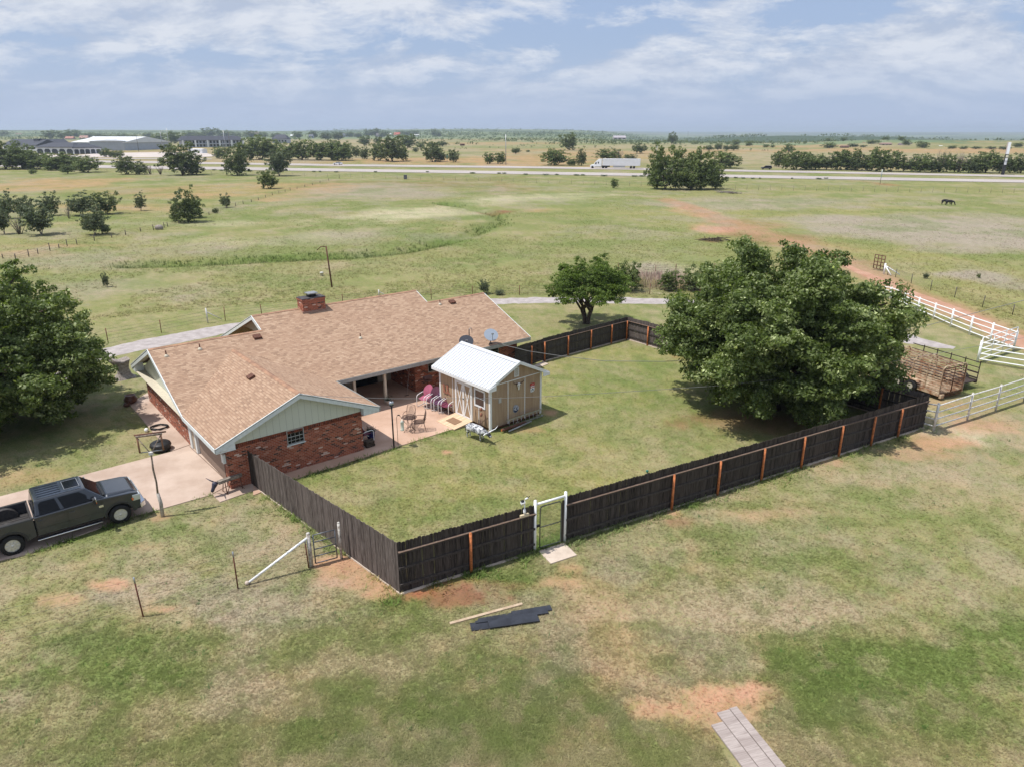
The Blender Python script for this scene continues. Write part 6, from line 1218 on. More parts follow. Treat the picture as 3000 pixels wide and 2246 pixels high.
# left side: fire pit, hose, ball, pots, stump
g = G(473, 1318); t = thing('fire_pit', 'round black lidded tub standing on the grass beside the driveway', 'tub', g); MB().lathe([(.36,0),(.43,.05),(.45,.2),(.46,.27),(.50,.28),(.50,.31)], 24).build('body', MT['black'], t); MB().lathe([(.50,.312),(.47,.40),(.40,.455),(.01,.47)], 24).build('lid', MT['black'], t); MB().box((0,0,.49), (.30,.02,.03), rz=.8).build('handle', MT['blackmetal'], t)
g = G(467, 1253, .05); t = thing('hose_coil', 'black hose coiled loosely on the side walk', 'hose', g); r_ = random.Random(11)
MB().tube([((.36+.05*sin(i*.7)+r_.uniform(-.03,.03))*cos(i*pi/9)*1.15, (.36+r_.uniform(-.04,.04))*sin(i*pi/9)*.95, .02+.0008*i+r_.uniform(0,.015)) for i in range(110)], .016, 6).build('hose', MT['black'], t)
t = thing('ball', 'small white ball lying on the grass by the hose', 'ball', G(430, 1264)); MB().ball((0,0,.11), .11, 14, 8).build('ball', MT['white'], t)
t = thing('clay_urn', 'dark brown clay urn at the far end of the side walk', 'pot', G(385, 1181)); MB().lathe([(.18,0),(.34,.14),(.38,.28),(.30,.42),(.24,.47),(.30,.52),(.27,.53),(.2,.46)], 20).build('urn', mat('dark_clay', (.085,.035,.02), .4), t)
t = thing('clay_urn', 'small round brown pot beside the dark clay urn', 'pot', G(372, 1190)); MB().lathe([(.10,0),(.17,.08),(.18,.16),(.14,.22),(.11,.2)], 16).build('urn', bpy.data.materials['dark_clay'], t)
g = G(364, 1106); t = thing('tree_stump', 'tall bleached tree stump behind the left gable', 'stump', g); m = MB(); r_ = random.Random(3)
n = 18; prof = [(.62,0),(.40,.22),(.33,.6),(.36,.9),(.42,1.1),(.44,1.25)]; vs = []
for i, (r, z) in enumerate(prof):
    for k in range(n): a = 2*pi*k/n; q = r*(1+.22*sin(a*3+i*.3)+.12*sin(a*7+1)+r_.uniform(-.05,.05)); vs.append((q*cos(a), q*sin(a), z+.10*sin(a*2)*(i > 3)))
m.add(vs, [(i*n+k, i*n+(k+1) % n, (i+1)*n+(k+1) % n, (i+1)*n+k) for i in range(len(prof)-1) for k in range(n)], True); b_ = len(m.v); m.add([(0,0,1.14)], []); m.f += [((len(prof)-1)*n+k, (len(prof)-1)*n+(k+1) % n, b_) for k in range(n)]; m.sm += [False]*n
m.tube([(-.25,0,.85),(-.6,.05,1.15),(-.78,.05,1.2)], [.22,.2,.16], 9); m.build('stump', MT['deadwood'], t)
# old basketball goal frame on a crooked post
b = (477, 1512); g = G(*b); h = height_at(*b, 1327); h2 = height_at(*b, 1281); t = thing('basketball_goal', 'crooked bare post carrying the empty frame of an old basketball backboard', 'basketball goal', g, .35)
OP = mat('old_post', (.30,.24,.19), .9, col2=(.12,.09,.07), vscale=10); MB().tube([(0,0,0),(.02,0,.45*h*.5),(-.03,0,h*.38)], [.075,.07,.06], 10).build('post_base', mat('chalky_post', (.50,.47,.43), .9, col2=(.26,.23,.2), vscale=10), t)
MB().tube([(-.03,0,h*.36),(.0,0,h*.55),(-.03,0,h*.75),(.0,0,h)], [.04,.036,.038,.03], 8).build('post', OP, t); fw = .43
MB().tube([(-fw-.05,.25,h2),(fw+.05,.25,h2)], .045, 8).build('crossbar', OP, t); MB().tube([(-fw-.1,.30,h2+.05),(fw+.2,.30,h2+.05)], .035, 8).build('crossbar', MT['rustdark'], t)
for s in (-1, 1): MB().tube([(s*fw,.25,h2),(s*fw,.25,h-.02)], .035, 8).build('frame_side', MT['rust2'] if 'rust2' in MT else mat('rust_brown', (.25,.13,.08), .85), t); MB().tube([(0,0,h-.02),(s*fw,.25,h2-.03)], .018, 6).build('arm', OP, t)
MB().tube([(-fw,.25,h-.02),(fw,.25,h-.02)], .02, 6).build('frame_bottom', MT['galv'], t); MB().box((0,0,h), (.16,.1,.12)).build('bracket', MT['offwhite'], t)
# planks and boards in the foreground grass
def board_thing(label, a, b, w_, th, mt, z, name='board', group=None):
    a, b = G(*a), G(*b); t = thing(name, label, 'board', (a.x, a.y, 0), atan2((b-a).y, (b-a).x), group); MB().b2(0, (b-a).length, -w_/2, w_/2, z, z+th).build('board', mt, t, bevel=.004); return t
BK = mat('black_board', (.032,.036,.047), .42, var=.3, vscale=2.5)
board_thing('long tan board lying in the grass above the black boards', (1318,1827), (1530,1769), .11, .045, MT['tanwood'], .005)
board_thing('broad black board lying nearest in the stack of black boards', (1432,1834), (1577,1813), .36, .04, BK, .052)
board_thing('black board under the broad one, its left end sticking out', (1379,1838), (1500,1822), .38, .04, BK, .008)
board_thing('narrow black board lying just behind the broad black board', (1393,1826), (1606,1796), .11, .05, BK, .03)
board_thing('second narrow black board in the middle of the black boards', (1400,1820), (1590,1790), .11, .045, BK, .006)
board_thing('black board with the farthest right end in the black boards', (1500,1800), (1615,1781), .27, .04, BK, .012)
board_thing('thin black board lying farthest back of the black boards', (1402,1815), (1566,1787), .12, .03, BK, .004)
P0, P1 = G(2099, 2093), G(2158, 2072); dv = (G(2300, 2247)-P1).normalized(); ax = atan2(dv.y, dv.x); nv = Vector((-dv.y, dv.x, 0)); wd = abs((P0-P1).dot(nv))
sg = -1 if (P0-P1).dot(nv) < 0 else 1
for i, (w_, st, lab) in enumerate(((wd*.36, 0, 'right plank of the grey weathered planks at the bottom'), (wd*.60, .03, 'wide middle plank of the grey weathered planks at the bottom'), (wd*.55, .35, 'left chipped plank of the grey weathered planks at the bottom'))):
    off = [wd*.18, wd*.68, wd*1.27][i]; o = P1+nv*sg*off+dv*st; t = thing('weathered_plank', lab, 'plank', (o.x, o.y, 0), ax); MB().b2(0, 4.5, -w_/2+.006, w_/2-.006, .01, .065).build('plank', MT['greywood'], t, bevel=.006)
# overhead cables
def cable(label, P_, r, mt='wire'): o = Vector(P_[0]); t = thing('overhead_cable', label, 'cable', o); MB().tube([Vector(p)-o for p in P_], r, 6, smooth=True).build('cable', MT[mt], t)
def at_depth(px, py, y): d = ray(px, py); k = y/d[1]; return Vector((d[0]*k, y, CAM_H+d[2]*k))
MT['cable'] = mat('grey_cable', (.20,.20,.20), .6)
s0 = on_roof(1444, 1003); s0 = hw(s0.x, s0.y, s0.z+.05)
pts = [(1444,1003),(1550,1029),(1640,1042.5),(1771,1057.6),(1942,1059),(2135,1051),(2233,1042),(2400,1019),(2687,961),(3000,880),(3120,845)]; ys = np.interp([p[0] for p in pts], [1444, 3120], [s0.y, 40.0])
cable('long pale cable sagging from the roof edge past the big tree', [at_depth(px, py, y) for (px, py), y in zip(pts, ys)], .017, 'cable')
pts = [(876,1156),(1020,1163),(1150,1167),(1457,1166.5),(1605,1160.5),(1740,1153),(1819,1148),(2100,1130),(2400,1098),(2738,1037),(3000,990),(3120,968)]; a0 = hw(WM, WV-.03, WZ); ys = np.interp([p[0] for p in pts], [876, 1605, 3120], [a0.y, 33.0, 36.0])
cable('thin cable running from the garage gable across the shed front', [at_depth(px, py, y) for (px, py), y in zip(pts, ys)], .009, 'cable')
b = (972.7, 842); g = G(*b); h = height_at(*b, 722); t = thing('old_lamp_pole', 'tall dark pole with short bent arm standing in the field behind the chimney', 'pole', g, 0)
MB().tube([(0,0,0),(-.12,0,h*.5),(-.25,0,h)], [.085,.08,.07], 8).build('pole', MT['rustdark'], t); MB().tube([(-.25,0,h-.05),(-.75,0,h-.02),(-1.2,0,h-.4)], .045, 6).build('arm', MT['rustdark'], t)
b = (943, 809); g = G(*b); h = height_at(*b, 797); t = thing('well_cap', 'small white capped pipe standing in the field left of the dark pole', 'pipe', g); MB().lathe([(.16,0),(.16,h-.12),(.2,h-.12),(.2,h-.02),(.05,h)], 12).build('pipe', MT['offwhite'], t)
# ================================================================ trees
def leaf_mat(name, c0, c1, c2, tr=0.35, sp=.35):
    m = bpy.data.materials.new(name); m.use_nodes = True; t = m.node_tree; p = t.nodes['Principled BSDF']
    a = N(t, 'ShaderNodeAttribute', attribute_name='tint'); c = Ramp(t, a.outputs['Fac'], [(0.0, c0), (0.55, c1), (0.93, c2), (1.0, tuple(min(1, x*1.7) for x in c2))])
    Lk(t, c, p.inputs['Base Color']); p.inputs['Roughness'].default_value = 0.55; p.inputs['Specular IOR Level'].default_value = sp
    tn = N(t, 'ShaderNodeBsdfTranslucent'); Lk(t, RGBmix(t, 1.0, c, (1.1, 1.15, .6), 'MULTIPLY'), tn.inputs[0]); mx = N(t, 'ShaderNodeMixShader'); mx.inputs[0].default_value = tr
    Lk(t, p.outputs[0], mx.inputs[1]); Lk(t, tn.outputs[0], mx.inputs[2]); Lk(t, mx.outputs[0], t.nodes['Material Output'].inputs[0]); return m
LF = {'big': leaf_mat('mulberry_leaf', (.060,.094,.018), (.142,.198,.045), (.38,.43,.21), .42, .5), 'round': leaf_mat('bright_leaf', (.055,.10,.015), (.12,.185,.026), (.22,.29,.07), .42),
      'D': leaf_mat('dark_leaf', (.072,.104,.030), (.132,.174,.052), (.22,.26,.10)), 'G': leaf_mat('green_leaf', (.07,.095,.036), (.12,.152,.058), (.18,.21,.10)),
      'L': leaf_mat('pale_leaf', (.075,.10,.055), (.12,.15,.08), (.20,.23,.14)), 'M': leaf_mat('mesquite_leaf', (.075,.105,.035), (.12,.155,.055), (.17,.20,.09)), 'W': leaf_mat('weed_leaf', (.08,.105,.06), (.125,.15,.09), (.18,.20,.13))}
def leaves(P_, nrm, size, g, asp=.55, jit=.9, cupd=0.0):
    n = len(P_); u = g.normal(0, 1, (n, 3)); nn = nrm*jit+g.normal(0, 1, (n, 3))*(1.15-jit*.5)+np.array([0, 0, .7]); nn /= np.linalg.norm(nn, axis=1)[:, None]
    t = u-nn*(u*nn).sum(1)[:, None]; t /= np.linalg.norm(t, axis=1)[:, None]; b = np.cross(nn, t); s = size*g.uniform(.6, 1.25, n)[:, None]
    V = np.stack([P_-t*s, P_+b*s*asp, P_+t*s, P_-b*s*asp], 1).reshape(-1, 3); return V, np.arange(n*4).reshape(-1, 4)
def branch_tubes(mb, root, tips, r0, g, n=6, sag=0.0):
    for tp, rt in tips:
        root_, tp = Vector(root), Vector(tp); m_ = (root_+tp)/2; up = Vector((0, 0, 1)); k = (tp-root_).length
        q1 = root_+(tp-root_)*.35+up*k*.12; q2 = root_+(tp-root_)*.7+up*k*(.10-sag); j = lambda: Vector(g.normal(0, k*.03, 3))
        mb.tube([root_, q1+j(), q2+j(), tp], [r0, r0*.7, r0*.42, rt], n)
def crown(seed, boughs, per, size, R, H, zc, shape='ball', lean=(0, 0), dens=1.0, spread=.34, droop=0.0, inner=.35, cps=42, csz=.075):
    # boughs: foliage masses set along limbs reaching out from the axis, uneven in length
    g = np.random.default_rng(seed); pts, nrm, tips, tint = [], [], [], []
    for i in range(boughs):
        f = (i+.5)/boughs; el = math.asin(max(-.98, min(.99, (1-2*f)*.98 if shape == 'ball' else 1-1.35*f))); az = i*2.39996+g.uniform(-.35, .35)
        L = g.uniform(.64, 1.10); ce = cos(el)**.75; d = np.array([ce*cos(az)*R, ce*sin(az)*R, sin(el)*H*.5*(1.12 if el > .5 else 1)])
        tip = d*L+np.array([lean[0]*sin(el), lean[1]*sin(el), zc]); r0 = spread*R*g.uniform(.6, 1.15); nsub = 5; tips.append(tip); bt = g.uniform(-.12, .12)
        k = int(per*dens*(r0/(spread*R))**2)
        c0 = np.array([lean[0]*.3, lean[1]*.3, zc-.12*H])
        nc = max(3, k//cps); s = g.uniform(inner, 1.0, nc)**.7; ax = c0+(tip-c0)*s[:, None]; rad = r0*(1.15-.75*np.abs(s-.72)/.72)
        v = g.normal(0, 1, (nc, 3)); v /= np.linalg.norm(v, axis=1)[:, None]; rr = g.uniform(.15, 1, nc)**.5; off = v*(rad*rr)[:, None]; off[:, 2] *= .62; off[:, 2] -= droop*R*(s**2)
        cid = g.integers(0, nc, k); w_ = g.normal(0, 1, (k, 3)); w_ /= np.linalg.norm(w_, axis=1)[:, None]; q = w_*(g.uniform(.2, 1, k)**.6)[:, None]*csz*R*g.uniform(.6, 1.3, nc)[cid][:, None]; q[:, 2] *= .6
        pts.append((ax+off)[cid]+q); out = off/np.maximum(1e-6, np.linalg.norm(off, axis=1))[:, None]; nrm.append(w_*.75+out[cid]*.5)
        ct = g.normal(0, .13, nc); tint.append(np.clip(.42+bt+ct[cid]+g.normal(0, .12, k), 0, 1)+(g.random(k) < .10)*.4)
    return np.concatenate(pts), np.concatenate(nrm), tips, np.clip(np.concatenate(tint), 0, 1), g
def tree(name, label, cat, loc, R, H, kind, boughs, per, size, trunk=None, seed=1, zc=None, shape='ball', lean=(0, 0), stems=1, bark='bark', spread=.34, group=None, rz=0, droop=0.0, inner=.35, r_tr=None, flat=0.5, tipsn=14, asp=.55, cps=42, csz=.075):
    t = thing(name, label, cat, loc, rz, group); zc = zc if zc is not None else H*.58
    P_, n_, tips, tint, g = crown(seed, boughs, per, size, R, H*.84, zc, shape, lean, 1.0, spread, droop, inner, cps, csz)
    ok = P_[:, 2] > H*.02; P_, n_, tint = P_[ok], n_[ok], tint[ok]
    V, Fq = leaves(P_, n_, size, g, asp); npmesh('crown', V, Fq, LF[kind], t, {'tint': ('FACE', 'FLOAT', tint)})
    mb = MB(); r_tr = r_tr or R*.07; top = trunk or H*.3; sel = sorted(tips, key=lambda q: -q[2])[:int(len(tips)*.9)][::max(1, len(tips)//tipsn)]
    for s in range(stems):
        a = 2*pi*s/stems+.4; bx, by = (cos(a)*r_tr*(.6 if stems > 1 else 0), sin(a)*r_tr*(.6 if stems > 1 else 0)); f = Vector((bx*3.2, by*3.2, top)); rr = r_tr/(stems**.5)
        mb.tube([(bx*1.1, by*1.1, -.05), (bx*1.05, by*1.05, top*.12), (bx*1.6, by*1.6, top*.5), f], [rr*1.5, rr*1.08, rr*.9, rr*.8], 9)
        branch_tubes(mb, f, [(Vector(q)*.86+Vector((0, 0, zc*.02)), rr*.10) for q in sel[s::stems]], rr*.62, g)
    mb.build('trunk', MT[bark], t); return t
# the great tree in the yard
def gz(px, py): g = G(px, py); return g
g = gz(2262, 1196)
tree('shade_tree', 'huge dense green shade tree filling the right side of the fenced yard', 'tree', g, 6.15, height_at(2262, 1196, 668), 'big', 190, 2300, .10, trunk=1.9, seed=17, zc=4.7, spread=.165, r_tr=.36, droop=.05, inner=.5, tipsn=40, rz=.3, cps=48, csz=.068)
g = gz(1718, 948)
tree('umbrella_tree', 'bright green round-headed tree with several trunks behind the back fence', 'tree', g, 3.3, 5.1, 'round', 70, 1100, .07, trunk=1.15, seed=5, zc=3.1, shape='dome', stems=4, spread=.22, r_tr=.26, inner=.5, droop=.06, asp=.5, tipsn=20, cps=40, csz=.075)
g = gz(-20, 1240)
tree('shade_tree', 'big dense dark green tree cut by the left edge of the photo', 'tree', g, 6.1, height_at(-20, 1240, 756), 'big', 130, 2200, .10, trunk=1.8, seed=23, zc=4.4, spread=.175, r_tr=.38, droop=.07, inner=.5, tipsn=34, cps=48, csz=.062)
# trees and bushes with shared crowns, built once per kind
PROTO = {}
def proto(kind, seed, boughs, per, size, R, H, trunk, zc=None, shape='ball', stems=1, bark='bark', spread=.36, inner=.3, r_tr=.05):
    t = tree('field_tree', 'x', 'tree', (0, 0, -500), R, H, kind, boughs, per, size, trunk, seed, zc, shape, (0, 0), stems, bark, spread, None, 0, 0, inner, r_tr, tipsn=9, cps=20, csz=.15); C.objects.unlink(t)
    for ch in t.children: C.objects.unlink(ch)
    return t
LF['S'] = leaf_mat('sage_leaf', (.14,.18,.11), (.20,.25,.16), (.28,.32,.22))
for kd in 'DGLMWS':
    for v_ in range(3):
        PROTO[kd+str(v_)] = proto({'D': 'D', 'G': 'G', 'L': 'L', 'M': 'M', 'W': 'W', 'S': 'S'}[kd], 40+v_*7+ord(kd), 26+v_*3, 240, .030, .5, 1.12, .12, .47 if kd in 'DG' else .52, 'ball', 2 if kd in 'DG' else 3, 'bark' if kd != 'L' else 'barkgrey', .36 if kd in 'DG' else .30, .20, .022)
# a bare thicket
def bare(seed):
    t = thing('bare_tree', 'x', 'tree', (0, 0, -500)); g = np.random.default_rng(seed); m = MB()
    for i in range(16):
        a = g.uniform(0, 6.28); r = g.uniform(.1, .5); h = g.uniform(.6, 1.0); p = Vector((cos(a)*r*.15, sin(a)*r*.15, 0)); q = Vector((cos(a)*r, sin(a)*r, h)); m.tube([p, p.lerp(q, .5)+Vector((0, 0, .08)), q], [.02, .012, .004], 4)
        for j in range(5): s = g.uniform(.3, .9); b = p.lerp(q, s); m.tube([b, b+Vector(g.normal(0, .12, 3))+Vector((0, 0, .12))], [.007, .002], 3)
    o = m.build('branches', MT['barkgrey'], t); C.objects.unlink(t); C.objects.unlink(o); return t
PROTO['B0'] = bare(3)
def put(kind, px, py, ytop, wpx, label, cat='tree', name='field_tree', group=None, zoff=0, v=None):
    g = G(px, py); g.z = float(terr(g.x, g.y)); m = px2m(px, py); h = max(.4, (py-ytop)*m*1.04/ cos(radians(19)*0+.05)); w_ = wpx*m*(1.30 if kind == 'D' else 1.18); h *= 1.05
    p = PROTO['B0'] if kind == 'B' else PROTO[kind+str(rnd.randrange(3) if v is None else v)]; c = dup(p, g, rnd.uniform(0, 6.28), label, None, (w_, w_, h)); c.name = name; c['category'] = cat
    if group: c['group'] = group
    elif 'group' in c: del c['group']
    return c
def C1(l): return [(k, x/2.212, 360+y/2.212, 360+t/2.212, w_/2.212, *r) for k, x, y, t, w_, *r in l]
def C2(l): return [(k, 1000+x/2.212, 360+y/2.212, 360+t/2.212, w_/2.212, *r) for k, x, y, t, w_, *r in l]
def C3(l): return [(k, 2000+x/2.212, 360+y/2.212, 360+t/2.212, w_/2.212, *r) for k, x, y, t, w_, *r in l]
SINGLE = C1([('G',1185,340,138,215,'tallest leafy tree before the highway, right of the pale parking lot'),('D',1252,336,262,110,'dark low bush at the foot of the tallest roadside tree'),('G',1540,342,163,150,'slender leafy tree before the highway in front of the motel end'),('L',1810,346,188,150,'pale green tree before the highway in front of the long dark grove'),('D',1740,428,310,100,'small dark tree with a side sprig standing alone by the diagonal field fence'),
 ('G',815,335,218,112,'rounded green tree before the highway below the hangar'),('G',905,336,252,90,'smaller bushy tree right of the rounded one below the hangar'),('B',975,336,280,46,'thin bare sapling before the highway, left of two'),('B',1040,336,288,56,'thin bare sapling before the highway, right of two'),
 ('M',440,333,274,95,'bright yellow-green round bush in front of the dark roadside thicket'),('D',215,334,298,44,'small dark bush in the grass at far left below the thicket'),('L',915,571,466,66,'small lone pale tree in the middle of the left field'),('G',1222,645,438,165,'tall bushy tree on the diagonal field fence'),('D',1255,618,500,110,'dark green bush leaning on the tall tree at the diagonal fence'),('D',1148,636,556,80,'small dark bush left of the tall tree at the diagonal fence'),('L',1465,550,470,62,'thin sparse sapling beside the diagonal field fence'),('G',1395,586,553,36,'tiny shrub at the diagonal field fence'),
 ('D',690,222,168,62,'left bush of three by the parking lot edge'),('D',735,223,184,48,'middle bush of three by the parking lot edge'),('D',777,222,178,52,'right bush of three by the parking lot edge')])
for k, x, y, t_, w_, lab in SINGLE: put(k, x, y, t_, w_, lab, 'bush' if 'bush' in lab or 'shrub' in lab else 'tree', 'field_bush' if 'bush' in lab or 'shrub' in lab else 'field_tree')
GRP = [('dark trees and bushes massed in the thicket at the left end of the highway', 'dense dark green tree in the thicket at far left before the highway', C1([('G',40,302,118,210),('D',150,302,138,160),('G',-60,300,140,180),('D',255,302,186,150),('D',370,308,196,150),('G',455,304,204,140),('D',572,322,215,150),('D',320,300,215,110),('G',520,308,216,120),('D',100,298,170,120),('D',205,300,190,120),('D',420,300,220,120)])),
 ('wispy trees scattered in the left field', 'wispy pale green tree with thin leaning stems in the near left field', C1([('L',30,722,540,105),('L',52,622,468,120),('L',182,641,484,118),('L',270,727,534,195),('L',335,602,464,98),('B',130,722,612,105),('B',450,622,548,44),('L',530,602,470,175),('G',692,592,444,165),('L',617,727,563,165),('D',682,717,660,55)])),
 ('dark trees of the long grove beyond the highway', 'dense dark tree in the long grove beyond the highway, before the motel end', C1([('D',1438,232,150,100),('D',1590,240,122,120),('D',1680,240,94,150),('D',1770,240,108,130),('D',1870,241,126,130),('D',1960,242,110,130),('D',2055,243,122,130),('D',2150,244,126,140)])+C2([('D',5,246,126,120),('D',-60,243,112,120)])),
 ('trees along the skyline behind the white buildings', 'dark tree on the left skyline behind the grey roofed buildings', C1([('D',30,92,54,48),('D',322,105,50,74),('D',410,106,54,82),('D',478,102,42,82),('D',575,97,64,62),('D',640,100,70,60),('D',700,104,78,60),('D',790,102,70,74),('D',860,104,76,60),('D',958,98,62,62),('D',1030,130,68,90),('D',1135,135,60,90),('D',1240,96,50,94),('D',1370,94,32,110),('D',1300,100,62,60),('D',1450,93,50,84),('D',1530,95,60,70),('D',1630,97,50,90),('D',1705,98,60,60),('D',1790,100,66,60),('D',1930,103,58,54),('D',2030,100,50,54),('G',2110,110,66,70),('G',2190,112,62,70)])),
 ('trees standing beyond the highway in the brown pasture, middle', 'green tree in the brown pasture beyond the highway, left of the semi truck', C2([('D',30,242,138,72),('G',95,226,154,52),('G',150,237,160,56),('D',240,246,132,90),('G',330,252,92,155),('D',400,246,158,66),('D',430,162,80,95),('D',150,147,88,68),('G',240,138,92,50),('D',512,166,130,52),('G',590,254,130,120),('G',645,252,178,66),('G',725,256,177,72),('G',480,192,160,42),('D',580,152,128,42),('M',655,156,122,64),('D',960,267,197,62),('D',1030,268,194,62),('M',1130,204,164,64),('D',1210,192,178,24),('D',180,92,42,60),('D',230,92,40,44),('D',275,94,50,60),('D',600,90,44,34),('D',630,92,54,40),('D',480,88,52,60),('D',420,88,60,60),('D',390,86,56,50),('D',55,94,62,50),('D',110,96,66,50)])),
 ('trees along the highway beyond the semi truck', 'tree in the brown pasture around and behind the semi truck', C2([('D',1380,276,166,150),('D',1495,279,232,64),('G',1557,279,172,56),('D',1730,244,166,140),('B',1800,240,182,60),('G',1872,244,204,95),('M',1935,202,142,76),('M',2140,140,70,60)])),
 ('trees in the hedge line beyond the highway at the right', 'tree in the long ragged hedge line beyond the highway at the right', C3([('D',620,287,174,84),('D',665,302,210,48),('D',735,306,182,110),('D',800,305,196,110),('D',860,304,205,120),('G',930,306,216,110),('D',1000,307,184,100),('D',1065,306,178,130),('G',1130,310,206,120),('G',1195,312,218,90),('D',1260,316,170,130),('D',1350,316,178,120),('G',1430,316,224,100),('L',1480,318,240,80),('D',1540,321,204,130),('G',1610,322,226,90),('B',1660,322,196,90),('D',1705,322,198,100),('B',1790,324,206,90),('G',1760,322,240,100),('G',1850,326,220,100),('D',1900,326,230,80),('D',1960,326,178,140),('G',2050,327,212,110),('D',2120,327,218,90),('G',2190,328,200,130)])),
 ('small trees scattered in the far right pasture', 'small far off tree in the right pasture beyond the hedge line', C3([('D',685,192,138,54),('D',345,145,110,40),('D',430,152,122,44),('D',540,162,140,34),('D',582,162,144,28),('D',950,166,130,80),('D',1040,136,112,34),('D',940,130,108,30),('D',1232,150,124,74),('G',1105,160,138,60),('G',1170,162,146,44),('D',1410,142,114,40),('D',1446,156,118,46),('D',1550,166,122,70),('D',1310,136,116,40),('D',1745,170,148,50),('D',1820,172,152,44),('M',170,182,150,60),('M',228,180,136,54),('M',282,180,146,50),('M',330,180,144,70),('D',2168,166,138,54),('M',1900,172,156,60),('M',2000,174,156,60),('M',2080,176,154,70)])),
]
ONES = 'first second third fourth fifth sixth seventh eighth ninth tenth eleventh twelfth thirteenth fourteenth fifteenth sixteenth seventeenth eighteenth nineteenth'.split()
def nth(i):
    i += 1
    if i < 20: return ONES[i-1]
    t, o = divmod(i, 10); return ['twentieth', 'thirtieth', 'fortieth'][t-2] if o == 0 else ['twenty', 'thirty', 'forty'][t-2]+'-'+ONES[o-1]
def size_word(k, t_, y, w_):
    if k == 'B': return 'bare grey'
    a = w_/max(1, y-t_); s_ = 'wide ' if a > 1.15 else 'slender ' if a < .62 else 'tall ' if y-t_ > 45 else 'rounded '
    return s_+{'D': 'dark green', 'G': 'green', 'L': 'pale green', 'M': 'yellow-green'}[k]
SH = ['{} tree of the far left roadside thicket, {} from the left', '{} wispy tree in the near left field, {} from the left', '{} tree of the long grove beyond the highway, {} from the left', '{} tree on the left skyline behind the buildings, {} from the left', '{} tree in the middle pasture beyond the highway, {} from the left', '{} tree beyond the highway around the semi truck, {} from the left', '{} tree of the right hedge line beyond the highway, {} from the left', '{} small tree in the far right pasture, {} from the left']
SHORT = {g_[0]: h_ for g_, h_ in zip(GRP, SH)}
for grp, lab, L in GRP:
    
    for i_, (k, x, y, t_, w_) in enumerate(sorted(L, key=lambda q: q[1])): put(k, x, y, t_, w_, SHORT[grp].format(size_word(k, t_, y, w_), nth(i_)), 'tree', 'field_tree', grp)
put('D', 1000+1475/2.212, 360+180/2.212, 360+73/2.212, 88/2.212, 'large lone oak standing in the brown pasture beyond the highway')
put('M', 1866, 450, 425, 28, 'yellow-green mesquite with leaning stems above the semi trailer')
# the dark grove on this side of the highway
for i, (x, y, t_, w_) in enumerate(sorted(((1100,690,115,380),(960,640,250,200),(1330,640,160,240),(1560,690,180,340),(1430,692,455,300),(1750,682,390,210),(1690,640,330,160),(1000,680,470,200)))):
    put('D', 1700+x/4.424, 400+y/4.424, 400+t_/4.424, w_/4.424, 'dense dark tree of the compact near-side grove, %s from the left' % nth(i), 'tree', 'grove_tree', 'dark trees packed in the grove before the highway')
put('D', 1700+1870/4.424, 400+412/4.424, 400+192/4.424, 330/4.424, 'dark round tree beyond the highway just right of the near grove')
put('D', 1700+440/4.424, 400+672/4.424, 400+552/4.424, 80/4.424, 'small dark cedar before the highway left of the near grove', 'bush', 'field_bush')
# weeds and saplings near the house
put('D', 1838, 853, 760, 66, 'dark willowy bush right behind the round-headed tree', 'bush', 'field_bush'); put('D', 1960, 852, 788, 52, 'dark bush in the reddish weeds beside the big tree', 'bush', 'field_bush'); put('D', 2035, 850, 775, 70, 'dark bush partly hidden by the big tree crown', 'bush', 'field_bush')
put('W', 1418, 862, 820, 30, 'dark sapling rising behind the right end of the house roof', 'sapling', 'sapling'); put('W', 311, 841, 800, 18, 'thin grey-green sapling in the field left of the house', 'sapling', 'sapling'); put('W', 1463, 864, 850, 26, 'low grey weed clump by the gravel driveway behind the house', 'bush', 'field_bush')
put('W', 2711, 816, 800, 16, 'small round green weed in the pasture past the dirt road', 'bush', 'field_bush'); put('D', 2866, 815, 800, 10, 'tiny dark bush among the dry weeds at the right', 'bush', 'field_bush')
# scrub far out, too many to count
def scrub(name, n, pxr, rowr, hr, mt, seed, per=14, dens=None, wide=1.5):
    g = np.random.default_rng(seed); px = g.uniform(*pxr, n); row = g.uniform(rowr[0], rowr[1], n)
    P_ = np.array([tuple(G(a, b)) for a, b in zip(px, row)]); x, y = P_[:, 0], P_[:, 1]; k = fbm(x, y, .004, 3, 33); ok = k > .40; x, y = x[ok], y[ok]; z = terr(x, y); m = len(x); h = g.uniform(*hr, m)
    c = g.normal(0, 1, (m, per, 3)); c /= np.linalg.norm(c, axis=2)[..., None]; c = c*g.uniform(.5, 1, (m, per, 1))**.5*(h[:, None, None]*np.array([.5*wide, .5*wide, .45])); q = np.stack([x, y, z+h*.45], 1)[:, None]+c; nr = c/np.linalg.norm(c, axis=2)[..., None]
    V, Fq = leaves(q.reshape(-1, 3), nr.reshape(-1, 3), .30, g, .8, .9); V = V.reshape(m, per*4, 3); ctr = q.repeat(4, 1).reshape(m, per*4, 3); V = ctr+(V-ctr)*(h[:, None, None]*.85)
    o = npmesh(name, V.reshape(-1, 3), Fq, LF[mt], None, {'tint': ('FACE', 'FLOAT', np.clip(.4+g.normal(0, .2, len(Fq)), 0, 1))}); return tag(o, kind='stuff')
scrub('far_scrub', 1500, (1150, 3050), (402, 424), (1.5, 4.2), 'M', 5); scrub('far_scrub', 700, (1150, 3050), (400, 416), (2, 5), 'D', 6); scrub('far_scrub', 260, (950, 2250), (414, 470), (.8, 2.2), 'M', 8)
scrub('far_wood', 2600, (900, 3050), (392.5, 402), (4, 10), 'D', 9, 10, wide=2.2); scrub('far_wood', 900, (-50, 1000), (396, 410), (3, 8), 'D', 10, 10, wide=2)
